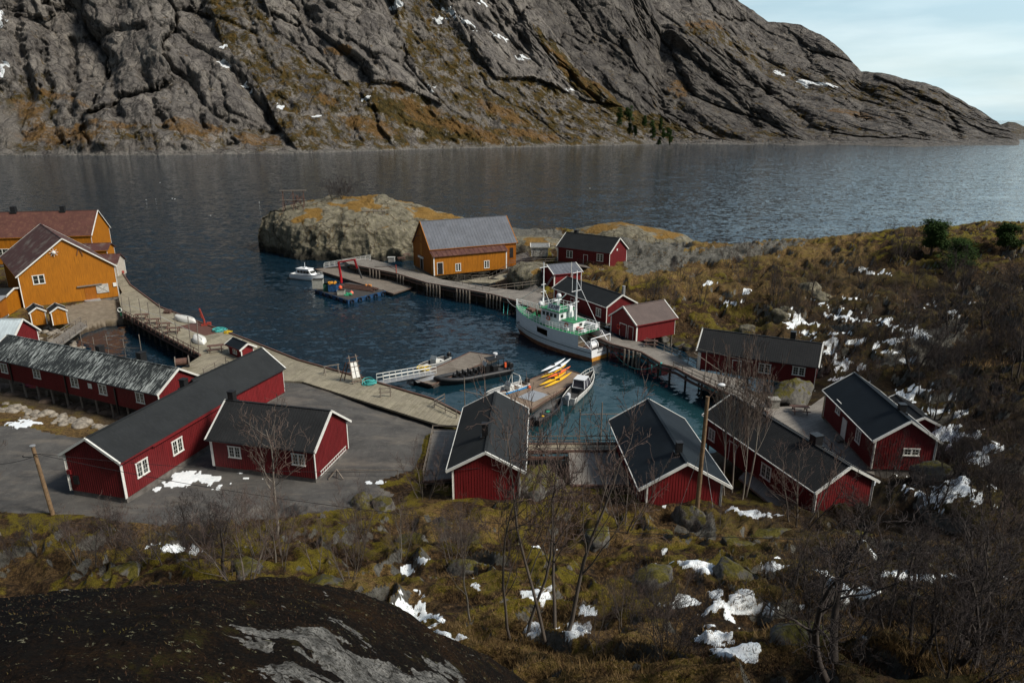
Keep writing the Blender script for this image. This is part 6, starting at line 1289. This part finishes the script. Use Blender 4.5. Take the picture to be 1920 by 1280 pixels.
def boulder(label, loc, r, mat, seed, group=None, sc=(1,1,1), name='boulder', flat=.75, n=26):
    P = rockmesh(r, seed, flat, n, int(n*.62))*np.array(sc); o = gridmesh(name, P, mat); o.location = [float(v) for v in loc]; o.rotation_euler[2] = seed*1.3; return tag(o, label, 'boulder' if name == 'boulder' else 'stone', group)
boulder('big mossy boulder with pale flank below the red house with ribbed roof', G(1492,748,2.4)+np.array([0,1.5,.3]), 3.0, MOSSR, 3, None, (1.25,.8,1.05), n=60)
boulder('tall grey boulder with moss on top beside the leaning utility pole', hit(1300,985), 2.2, MOSSR, 5, None, (.8,1,1.5), n=50)
boulder('lichen-covered mossy boulder right of the middle red house', hit(1012,925)+np.array([0,.5,.5]), 2.6, MOSSR, 8, None, (1.3,.9,1.0), n=50)
boulder('mossy boulder below the rightmost red house', hit(1745,888), 1.8, MOSSR, 9, None, (1.4,1,.9), n=40)
boulder('mossy boulder at the lot edge left of the middle red house', hit(680,948), 1.5, MOSSR, 12, None, (1,1,1), n=40); boulder('mossy boulder with brown grass left of the small deck', hit(722,952), 1.3, MOSSR, 14, None, (1.3,1,1), n=40)
for i, (px, py, r) in enumerate(((890,1010,1.2),(460,1065,1.1),(600,1105,1.3),(235,1072,1.2),(1255,1000,1.2),(1120,1010,1.2),(1380,1020,1.3),(1450,1005,1.5),(830,985,1.1),(770,1010,1.2),(1500,1215,1.5),(1620,1010,1.4),(1230,1090,1.2),(1370,1075,1.1),(880,1065,1.2))):
    h_ = hit(px, py)
    if h_ is not None: boulder('mossy boulder half sunk in the brown foreground slope', h_-np.array([0,0,r*.2]), r, MOSSR, 20+i, 'mossy boulders on the foreground slope', (1.3,1,.8), n=30)
for i, (px, py, r) in enumerate(((1240,640,1.2),(1255,650,.9),(1275,648,1.3),(1290,655,.9),(1220,652,.8),(1400,618,1.4),(1540,560,2.2),(1520,545,2.4),(1460,600,2.0),(1475,585,1.6))):
    h_ = hit(px, py, 60)
    if h_ is not None: boulder(('grey shore boulder in the dark gap behind the walkway' if i < 5 else 'pale lichen boulder on the slope behind the ribbed-roof house'), h_, r, ROCKM if i >= 5 else MOSSR, 50+i, ('shore boulders behind the walkway' if i < 5 else 'boulders on the slope'), (1.2,1,.9), n=30)
rnd = random.Random(8)
for i in range(46):
    t = rnd.random(); px = -10+t*320; py = np.interp(px, [-10,60,150,230,310], [762,785,800,820,840])+rnd.uniform(-14,10); r = rnd.uniform(.35,.95)
    z = float(terr(*G(px, py, 1.4)[:2])); p = G(px, py, 1.4); p[2] = max(z, .3)+r*.1; boulder('pale rounded stone in the seawall between asphalt and stilted house', p, r, SHOREM, 100+i, 'seawall stones below the stilted house', (1.3,1,.9), 'stone', n=16)
for i in range(16):
    px = rnd.uniform(0, 250); py = np.interp(px, [0,250], [715,775])+rnd.uniform(0,16); r = rnd.uniform(.5,1.3); p = G(px, py, .5); p[2] = max(float(terr(p[0], p[1])), 0)+.1; boulder('brown wet stone on the shore under the stilted house', p, r, MOSSR if 0 else plain('brown_wet_rock', (.10,.07,.05), .8, .5, 2) if i == 0 else bpy.data.materials['brown_wet_rock'], 160+i, 'wet stones under the stilted house', (1.5,1,.6), 'stone', n=16)
for i in range(30):
    px = rnd.uniform(60, 150); py = rnd.uniform(612, 642); r = rnd.uniform(.3,.7); p = G(px, py, 1.2); p[2] = max(float(terr(p[0], p[1])), 0)+.1; boulder('small pale stone on the bank behind the lichen-roofed house', p, r, SHOREM, 190+i, 'small pale stones on the basin bank', (1.2,1,.8), 'stone', n=12)
# ---- dark foreground rock (the photographer's)
xx = np.linspace(-13, 4.5, 900)[None].repeat(620, 0); yy = (1.2*np.exp(np.linspace(0, math.log(15/1.2), 620)))[:,None].repeat(900, 1)
gxx = np.interp(xx+.25*vnoise(xx/1.5, yy/1.5, seed=2), [-13,-8,-4.2,-2.6,-1,0,1,3,4.5], [.9,.25,.0,.53,1.67,2.5,3.5,6.5,10])
lum = fbm(xx/.9, yy/.9, o=4, seed=201)*.17; ledge = fbm(xx/.35+.3*yy, yy/.22, o=4, seed=205, ridge=True)*.035; fine = fbm(xx/.16, yy/.16, o=4, seed=207, g=.6)*.05
bare = ss(.1, .35, fbm(xx/.8, yy/.5, o=6, seed=210, g=.72)*1.3+1.1*np.exp(-(((xx-(-2.0))/1.2)**2+((yy-7.2)/1.2)**2))+1.1*np.exp(-(((xx-(-1.1))/.6)**2+((yy-9.0)/1.2)**2))-.45)
zz = 31-.0333*yy*yy-gxx+lum+ledge*(.4+.6*bare)+fine*(1-.7*bare)
def fg_mat():
    b = NB('dark_moss_rock'); n1 = b.noise(3.5, 8, .68); n2 = b.noise(22, 6, .7); n3 = b.noise(.8, 6, .6)
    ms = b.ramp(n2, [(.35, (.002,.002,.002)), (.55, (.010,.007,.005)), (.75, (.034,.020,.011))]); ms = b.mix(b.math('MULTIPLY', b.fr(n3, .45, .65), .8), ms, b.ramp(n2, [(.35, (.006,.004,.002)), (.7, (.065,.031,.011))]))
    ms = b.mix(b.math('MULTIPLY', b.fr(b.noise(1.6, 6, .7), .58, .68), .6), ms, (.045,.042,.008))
    ge = b.n('ShaderNodeSeparateXYZ'); b.l(b.co, ge.inputs[0]); vignette = b.fr(ge.outputs[0], -3.2, -6.5); ms = b.mix(b.math('MULTIPLY', vignette, .8), ms, (.003,.003,.004))  # left part darkened in the colour to stand for corner vignetting
    rk = b.ramp(n1, [(.32, (.05,.05,.048)), (.5, (.20,.195,.18)), (.7, (.42,.41,.38))]); rk = b.mix(b.fr(n2, .48, .6), rk, (.05,.047,.04))
    spk = b.fr(b.noise(9, 5, .7, b.map((1,1.8,1))), .625, .655); col = b.mix(spk, ms, b.mix(b.noise(3), (.28,.27,.22), (.12,.115,.02)))
    col = b.mix(b.fr(b.math('ADD', b.attr('bare').outputs['Fac'], b.math('MULTIPLY', b.math('SUBTRACT', n1, .5), 1.1)), .42, .6), col, rk)
    wv = b.n('ShaderNodeTexVoronoi', feature='DISTANCE_TO_EDGE'); wv.inputs['Scale'].default_value = .7; nd = b.n('ShaderNodeTexNoise'); nd.inputs['Scale'].default_value = 1.2; nd.inputs['Detail'].default_value = 6; q1 = b.n('ShaderNodeVectorMath', operation='ADD'); b.l(b.co, nd.inputs['Vector']); b.l(nd.outputs['Color'], q1.inputs[0]); b.l(b.co, q1.inputs[1]); b.l(q1.outputs[0], wv.inputs['Vector']); col = b.mix(b.math('MULTIPLY', b.fr(wv.outputs['Distance'], .018, 0), .9), col, (.008,.007,.006))
    return b.done(col, .95, b.bump(b.math('ADD', n1, b.math('MULTIPLY', n2, .8)), 1.0, .12), .1)
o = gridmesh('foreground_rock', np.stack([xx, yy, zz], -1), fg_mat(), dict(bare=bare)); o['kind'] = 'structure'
# ---- gulls
def gull(label, loc, rz, fly=False, group=None):
    r = thing('seagull', label, 'seagull', loc, rz, group); m = MB().sphere((0,0,.12), .14, 8, 6, (1.7,.8,.8)).sphere((.24,0,.26), .075, 7, 5).bar((-.2,0,.12),(-.38,0,.1), .12, .03); m.build('body', WHT, r, True)
    if fly: MB().add([(-.05,0,.16),(.1,0,.16),(.05,.6,.34),(-.12,.6,.33),(-.12,1.0,.22)], [(0,1,2,3),(3,2,4)]).add([(-.05,0,.16),(.1,0,.16),(.05,-.6,.34),(-.12,-.6,.33),(-.12,-1.0,.22)], [(3,2,1,0),(4,2,3)]).build('wing', WHT, r)
for i, (px, py, z, f) in enumerate(((323,373,3,1),(328,374,2.5,1),(395,405,2,1),(300,343,3,1),(274,375,.1,0),(292,374,.1,0),(1106,354,2,1),(486,380,.1,0))):
    gull('white gull low over the dark water on the left' if px < 600 else 'white gull over the fjord right of the ochre boathouse', G(px,py,z), i, bool(f), 'gulls over the dark water' if px < 600 else None)
# ---- utility poles, street lamp and wires
PW = plain('pole_wood', (.17,.11,.06), .85, .4, 3)
b1 = hit(100,965); t1 = GY(61,836,b1[1]); r = thing('utility_pole', 'leaning wooden utility pole with metal cap at the left, before the long red house', 'utility pole', b1)
MB().tube([(0,0,-.6), tuple(t1-b1)], [.19,.15], 10).build('pole', PW, r); MB().tube([tuple(t1-b1), tuple(t1-b1+np.array([0,0,.07]))], .22, 12).build('cap', STEEL, r); d_ = Vector(t1-b1)
MB().bar(d_*.86+Vector((-.1,-.25,0)), d_*.86+Vector((-.9,-.2,0)), .05).sphere(tuple(d_*.86+Vector((-.9,-.2,.08))), .07, 6, 4).bar(d_*.9+Vector((0,-.2,0)), d_*.9+Vector((.6,-.15,0)), .05).build('bracket', BLACK, r)
b2 = hit(1306,962); t2 = GY(1327,743,b2[1]); r = thing('utility_pole', 'tall wooden utility pole with a street lamp arm in front of the blue-black roof', 'utility pole', b2); d2 = Vector(t2-b2)
MB().tube([(0,0,-.6), tuple(d2)], [.2,.15], 10).build('pole', PW, r); lp = MB().tube([tuple(d2*.98), tuple(d2+Vector((.75,-.1,.85)))], .04, 6).build('lamp_arm', OLDW, r)
MB().sphere(tuple(d2+Vector((.95,-.12,1.0))), .24, 10, 6, (1.3,.8,.6)).build('lamp_head', CANV, lp, True)
MB().tube([tuple(d2*.6), (1.3,-.6,0)], .02, 4).tube([tuple(d2*.6), (-1.2,.8,0)], .02, 4).build('guy_wire', STEEL, r)
W1 = Vector(b1)+d_*.86; WR = BLACK
rope('black cable from the left pole running off the left edge', [W1, GY(-60,868,52)], WR, .022, .4, 'cable', 'cable'); rope('long black cable sagging across the slope from the left pole', [W1+Vector((.5,0,.1)), Vector(hit(1500,1045))+Vector((0,0,1.2))], WR, .022, 1.6, 'cable', 'cable', 30); rope('black cable from the left pole to the middle red house', [W1+Vector((.5,0,.2)), H15.M @ Vector((-H15.a,.5,H15.he))], WR, .018, .9, 'cable', 'cable', 30)
# ================================================================== TREES
BARK = plain('grey_bark', (.095,.078,.064), .85, .4, 8); BARKD = plain('dark_bark', (.05,.04,.034), .9, .4, 8); BARKP = plain('pale_bark', (.17,.15,.125), .8, .4, 8)
TWIG = plain('brown_twigs', (.085,.058,.048), .9, .3, 4); TWIGD = plain('dark_twigs', (.032,.024,.022), .9, .3, 4); TWIGP = plain('pale_twigs', (.10,.072,.058), .9, .3, 4)
def tree_mesh(seed, stems=1, spread=.3, h=1.0, depth=4, kids=(6,6,5), lean=0, r0=.017, twig=.0014, first=.28, up=.35, crook=.16):
    rnd = random.Random(seed); T, C = [], []                            # trunk + limbs / fine twigs: (points, radii)
    def grow(p, d, L, r, lvl):
        n = 7 if lvl == 0 else 5 if lvl == 1 else 4 if lvl == 2 else 3; pts = [p.copy()]; rr = [r]; q = d.normalized()
        for i in range(n):
            q = (q+Vector((rnd.uniform(-1,1), rnd.uniform(-1,1), rnd.uniform(-.6,.8)))*crook*(1+.5*lvl)+Vector((0,0,up*.22))).normalized(); p = p+q*L/n; pts.append(p.copy()); rr.append(max(r*(1-.78*(i+1)/n), twig*.7))
        (T if lvl <= 1 else C).append((pts, rr))
        if lvl >= depth: return
        k = kids[min(lvl, len(kids)-1)]
        for j in range(k):
            f = (first if lvl == 0 else .12)+(1-(first if lvl == 0 else .12))*(j+rnd.random()*.9)/k; f = min(f, .98); i = min(int(f*n), n-1); a = pts[i].lerp(pts[i+1], f*n-i); dr = (pts[i+1]-pts[i]).normalized()
            t = rnd.uniform(0, 6.283); o = dr.orthogonal().normalized(); o = (Matrix.Rotation(t, 3, dr) @ o); ang = rnd.uniform(.45, 1.0)
            nd = dr*math.cos(ang)+o*math.sin(ang); nd.z += up*.4
            grow(a, nd, L*rnd.uniform(.38,.60)*(1-.45*f if lvl == 0 else 1), max(rr[i]*rnd.uniform(.38,.55), twig), lvl+1)
    for s_ in range(stems):
        a = 6.283*s_/max(1, stems)+rnd.uniform(-.4,.4); sp_ = spread*(rnd.uniform(.5,1) if stems > 1 else .25)
        grow(Vector((math.cos(a)*.02*stems*h, math.sin(a)*.02*stems*h, -.04)), Vector((math.cos(a)*sp_+lean, math.sin(a)*sp_, 1)), h*rnd.uniform(.8,1)*(1 if stems == 1 else .95), r0*h*rnd.uniform(.75,1), 0)
    mt, mc = MB(), MB()
    for pts, rr in T: mt.tube(pts, rr, 6, False)
    for pts, rr in C: mc.tube(pts, rr, 3, False)
    return mt, mc
PROTO = {}
def proto(key, tm, cm, **kw):
    mt, mc = tree_mesh(**kw); a = mt.build('trunk', tm, None, True); c = mc.build('crown', cm); PROTO[key] = (a.data, c.data); bpy.data.objects.remove(a); bpy.data.objects.remove(c)
proto('a', BARK, TWIG, seed=1, stems=2, spread=.22, r0=.013, kids=(8,5,3), depth=4); proto('b', BARK, TWIG, seed=2, stems=3, spread=.4, r0=.013, kids=(7,5,3), depth=4); proto('c', BARKP, TWIGP, seed=5, stems=1, spread=.2, kids=(10,5,3), depth=4, first=.3, up=.5, r0=.012)
proto('d', BARKD, TWIGD, seed=7, stems=1, kids=(10,5,3), depth=4, lean=.12, first=.2, crook=.2); proto('e', BARKD, TWIGD, seed=9, stems=3, spread=.55, kids=(8,4,3), depth=4); proto('f', BARK, TWIG, seed=11, stems=5, spread=.75, kids=(6,4,3), depth=4, r0=.012, first=.2)
proto('g', BARKP, TWIGP, seed=14, stems=4, spread=.16, kids=(10,5,3), depth=4, up=.8, r0=.009, first=.35, crook=.08); proto('h', BARKD, TWIGD, seed=16, stems=6, spread=.8, kids=(6,5,4), depth=4, r0=.010, first=.12); proto('k', BARKD, TWIGD, seed=19, stems=2, spread=.7, kids=(8,5,4), depth=4, r0=.024, first=.25, crook=.24)
def tree(label, loc, h, key='a', rz=0, group=None, wd=1.0, name='bare_tree', cat='tree'):
    r = thing(name, label, cat, loc, rz, group); r.scale = (h*wd, h*wd, h)
    for nm, me in zip(('trunk', 'crown'), PROTO[key]):
        o = bpy.data.objects.new(nm, me); COL.objects.link(o); o.parent = r
    return r
def tree_px(label, base, topy, key, rz=0, group=None, wd=1.0, hs=1.0, y0=8, **kw):
    b = hit(*base, y0=y0)
    if b is None: return
    t = GY(base[0], topy, b[1]); return tree(label, b, max(.8, (t[2]-b[2]))*hs/.92, key, rz, group, wd, **kw)
# named trees of the foreground
tree_px('tall twin-stemmed bare tree rising in front of the middle red house', (972,1192), 850, 'a', .3, wd=.8); tree_px('wide multi-stemmed bare tree right of the tall twin-stemmed one', (1042,1190), 775, 'b', 1.2, wd=.75)
tree_px('pale-barked small tree in front of the house on the asphalt', (512,1012), 810, 'c', .5, wd=1.2); tree_px('dark single-trunk bare tree on the mossy edge left of centre', (421,1088), 930, 'd', 2.0, wd=1.2)
tree_px('slender pale birch clump standing between the two long right-hand roofs', (1378,930), 700, 'g', .2, wd=.9); tree_px('large spreading dark tree with forked trunk at lower right', (1560,1275), 960, 'k', .8, wd=1.15); tree_px('slim bare tree left of the snow streak in the lower middle', (885,1170), 1000, 'c', 2.2)
tree_px('pale bare shrub in front of the long tiled-roof house', (1500,985), 845, 'f', .3, wd=1.0); tree_px('bare shrub in front of the blue-black roof, left of the leaning pole', (1170,990), 870, 'f', 1.3); tree_px('bare tree leaning at the far left edge in front of the lot', (5,1010), 850, 'c', 2.5, wd=1.2); tree_px('bare shrub beside the small deck left of the middle red house', (795,935), 850, 'f', 2)
rnd = random.Random(21)
def scatter(n, fx, fy, hts, keys, label, group, wd=1.0, y0=8, name='bare_tree', cat='tree', jit=.25, avoid=None):
    k = 0; tries = 0
    while k < n and tries < n*6:
        tries += 1; px = rnd.uniform(*fx); py = rnd.uniform(*fy(px)) if callable(fy) else rnd.uniform(*fy)
        if avoid and avoid(px, py): continue
        b = hit(px, py, y0)
        if b is None or b[2] < .8: continue
        tree(label, b, rnd.uniform(*hts), rnd.choice(keys), rnd.uniform(0, 6.28), group, wd*rnd.uniform(.85, 1.2), name, cat); k += 1
scatter(20, (0,420), (985,1065), (2.2,4.2), 'fhbd', 'bare brown sapling in the thicket between asphalt and dark rock', 'saplings in the left thicket', 1.1, name='bare_sapling')
scatter(17, (430,760), (1010,1120), (2.4,4.8), 'acdf', 'bare sapling on the mossy slope in front of the asphalt lot', 'saplings on the middle slope', .9, name='bare_sapling')
scatter(8, (700,880), (940,1060), (1.8,3.4), 'fbh', 'small bare shrub between the lot and the middle red house', 'shrubs left of the middle red house', 1, name='bare_shrub', cat='shrub')
scatter(14, (1080,1460), (990,1240), (1.3,2.6), 'fhab', 'low bare shrub among snow patches in the centre foreground', 'shrubs among the foreground snow patches', 1, name='bare_shrub', cat='shrub')
scatter(19, (1480,1920), (1010,1275), (2.4,4.6), 'dekhb', 'dark bare tree in the dense lower-right thicket', 'trees in the lower-right thicket', 1.05)
scatter(18, (1660,1920), (860,1010), (2.8,5.0), 'dehk', 'dark bare tree beside the snow right of the last red house', 'trees right of the last red house', 1.0)
scatter(13, (1400,1640), (965,1005), (1.2,2.2), 'fhb', 'low bare shrub right below the long tiled-roof house', 'shrubs below the tiled-roof house', 1, name='bare_shrub', cat='shrub')
scatter(18, (1215,1460), (500,590), (3.5,6.5), 'adfe', 'bare birch on the golden slope behind the brown-roofed boathouse', 'birches on the golden slope', .8, 60); scatter(17, (1400,1720), (480,640), (3.0,6.0), 'defha', 'bare birch on the mossy hillside above the ribbed-roof house', 'birches on the mossy hillside', .9, 60)
scatter(26, (1640,1920), (470,800), (3.5,7.0), 'dekh', 'dark bare tree on the shaded right-hand hillside', 'trees on the shaded hillside', 1.0, 40); scatter(16, (1560,1900), (640,760), (2.5,5.0), 'dfeh', 'bare shrub between snow streaks behind the last red house', 'shrubs between the snow streaks', 1.0, 40, name='bare_shrub', cat='shrub')
for px, py, ty in ((1615,440,424),(1668,436,420),(1770,428,412),(1520,452,440),(1400,468,446)):
    tree_px('tiny bare tree silhouetted on the hill skyline against the fjord', (px,py+3), ty, 'f', px, 'tiny trees on the skyline', 1.3, y0=100)
b = GY(630,368,208); b[2] = 12.6; tree('tall dense leafless bush on top of the rock island', b, 6.5, 'h', 0, None, 1.3, 'bare_bush', 'bush'); tree('smaller right half of the leafless bush on the island top', b+np.array([2.5,1,0]), 5.5, 'h', 2, None, 1.2, 'bare_bush', 'bush')
tree('low dark shrub on the island rocks left of the ochre boathouse', GY(745,412,198), 3.0, 'h', 1, None, 1.6, 'bare_bush', 'bush')
b = GY(1002,480,160); tree('round grey leafless bush between the ochre boathouse and the fishing boat mast', b-np.array([0,0,1.0]), 3.2, 'h', 1, None, 1.9, 'bare_bush', 'bush')
# pines
PINE = NB('pine_needles'); n1 = PINE.noise(1.2, 4, .6); PINE = PINE.done(PINE.ramp(n1, [(.3, (.008,.020,.004)), (.6, (.028,.055,.010)), (.8, (.06,.095,.02))]), .85, None, .15)
def pine(label, base, h, W, seed, group=None, y0=60, name='pine_tree'):
    rr = random.Random(seed); r = thing(name, label, 'pine', base, rr.uniform(0, 6), group); MB().tube([(0,0,-.5),(0,0,h*.5),(.1,0,h*.93)], [h*.035,h*.022,h*.006], 6).build('trunk', BARKD, r); m = MB(); k = int(6500 if h > 4 else 500)
    cl = [(rr.uniform(-.7,.7), rr.uniform(-.7,.7), rr.uniform(.18,1.0)) for _ in range(22)]
    for _ in range(k):
        c = rr.choice(cl); z = c[2]; wv = W*(1.15-z*.75)*.5; p = Vector((c[0]*wv*1.3+rr.gauss(0,.22)*W*.55, c[1]*wv*1.3+rr.gauss(0,.22)*W*.55, h*z+rr.gauss(0,.055)*h)); s_ = rr.uniform(.14,.32)*(h/6)**.5
        a = Vector((rr.uniform(-1,1), rr.uniform(-1,1), rr.uniform(-.4,.9))).normalized()*s_; q = a.orthogonal().normalized()*s_*.55; m.add([p-a-q*.4, p+a, p+q], [(0,1,2)])
    m.build('crown', PINE, r); return r
for lab, px, py, h, W, s_ in (('big dark green pine on the ridge, tallest of the hillside pines',1745,478,6.6,5.2,1),('broad green pine just below the tallest ridge pine',1795,500,4.6,5.0,2),('pine half hidden in bare trees near the right end of the ridge',1885,474,4.6,4.2,3),('low spreading pine below and left of the tallest ridge pine',1768,520,3.6,5.0,4)):
    h_ = hit(px, py, 60)
    if h_ is not None: pine(lab, h_, h, W, s_)
rnd = random.Random(5)
for i in range(14):
    px = rnd.uniform(1160,1262); py = np.interp(px, [1160,1262], [200,238])+rnd.uniform(6,40); Y = 960; p = GY(px, py+8, Y); pine('dark spruce at the foot of the far mountain slope', p, rnd.uniform(10,19), rnd.uniform(5,8), 60+i, 'spruces on the far mountain slope', name='spruce_tree')
# ================================================================== GROUND COVER (stuff)
def tufts(name, n, fx, fy, hts, mat, seed, blades=7, sp_=.25, y0=8, wdt=.02, cond=None):
    rr = np.random.RandomState(seed); px = rr.uniform(*fx, n); py = rr.uniform(*fy, n); V = []; F = []; c = 0
    hx, hy, hz, ok = hits(px, py, y0)
    for a, b_, x_, y_, z_, k_ in zip(px, py, hx, hy, hz, ok):
        h = (x_, y_, z_)
        if not k_ or z_ < .8: continue
        if cond and not cond(a, b_, h): continue
        H_ = rr.uniform(*hts)
        for k in range(blades):
            an = rr.uniform(0, 6.283); rad = rr.uniform(0, sp_); bx_, by_ = h[0]+math.cos(an)*rad, h[1]+math.sin(an)*rad; bz = h[2]-.05; t = H_*rr.uniform(.5,1); lx, ly = rr.normal(0,.45)*t, rr.normal(0,.45)*t; w_ = wdt*rr.uniform(.6,1.4); ca, sa = math.cos(an+1)*w_, math.sin(an+1)*w_
            V += [(bx_-ca,by_-sa,bz),(bx_+ca,by_+sa,bz),(bx_+lx,by_+ly,bz+t)]; F.append((c,c+1,c+2)); c += 3
    me = bpy.data.meshes.new(name); me.from_pydata(V, [], F); me.materials.append(mat); o = bpy.data.objects.new(name, me); COL.objects.link(o); return o
DRYG = NB('dry_grass'); n1 = DRYG.noise(.8, 5, .6); DRYG = DRYG.done(DRYG.ramp(n1, [(.3, (.09,.055,.022)), (.55, (.22,.145,.065)), (.8, (.36,.25,.12))]), .9, None, .1)
HEATH = NB('heather'); n1 = HEATH.noise(1.2, 5, .6); HEATH = HEATH.done(HEATH.ramp(n1, [(.3, (.02,.012,.008)), (.55, (.055,.032,.02)), (.75, (.07,.065,.015))]), .95, None, .1)
def nearsnow(a, b_, h): return vnoise(h[0]/3.1, h[1]/3.1, seed=44) > -.15
o = tufts('dry_grass', 7000, (820,1920), (955,1280), (.14,.38), DRYG, 1, 11, .24, wdt=.010, cond=nearsnow); tag(o, 'dry brown grass tufts covering the foreground slope', 'grass', kind='stuff')
o = tufts('heather', 8000, (0,1920), (945,1280), (.10,.30), HEATH, 2, 12, .3, wdt=.011, cond=lambda a, b_, h: not nearsnow(a, b_, h) or h[2] > 3.2); tag(o, 'low dark heather and crowberry covering the foreground slope', 'heather', kind='stuff')
o = tufts('dry_grass', 2600, (1080,1920), (450,700), (.3,.8), DRYG, 3, 7, .5, 60, .04, cond=nearsnow); tag(o, 'dry golden grass on the hillside behind the harbour', 'grass', kind='stuff')
o = tufts('brushwood', 2600, (1430,1920), (470,960), (.5,1.6), plain('brush', (.05,.036,.032), .95, .4, 1), 6, 9, .8, 30, .022, cond=lambda a, b_, h: vnoise(h[0]/6, h[1]/6, seed=9) > -.2 and not (a < 1780 and b_ > 690)); tag(o, 'dark leafless brushwood on the shaded right-hand hillside', 'brushwood', kind='stuff')

rr = np.random.RandomState(9); V = []; F = []; c = 0
for k in range(16000):
    x = rr.uniform(-12, 2.2); y = rr.uniform(5, 13.5); i = int((x+13)/17.5*899); j = int(math.log(y/1.2)/math.log(15/1.2)*619)
    if bare[j, i] > .4 or vnoise(x/.7, y/.5, seed=71) < -.1: continue
    z = zz[j, i]; t = rr.uniform(.012, .035); a = rr.uniform(0, 6.283); w_ = rr.uniform(.004, .010); lx, ly = rr.normal(0, .5, 2)*t
    V += [(x-math.cos(a)*w_, y-math.sin(a)*w_, z-.01), (x+math.cos(a)*w_, y+math.sin(a)*w_, z-.01), (x+lx, y+ly, z+t)]; F.append((c, c+1, c+2)); c += 3
me = bpy.data.meshes.new('moss_tufts'); me.from_pydata(V, [], F); me.materials.append(HEATH); o = bpy.data.objects.new('moss_tufts', me); COL.objects.link(o); tag(o, 'tiny dark moss and heather tufts on the near black rock', 'moss', kind='stuff')
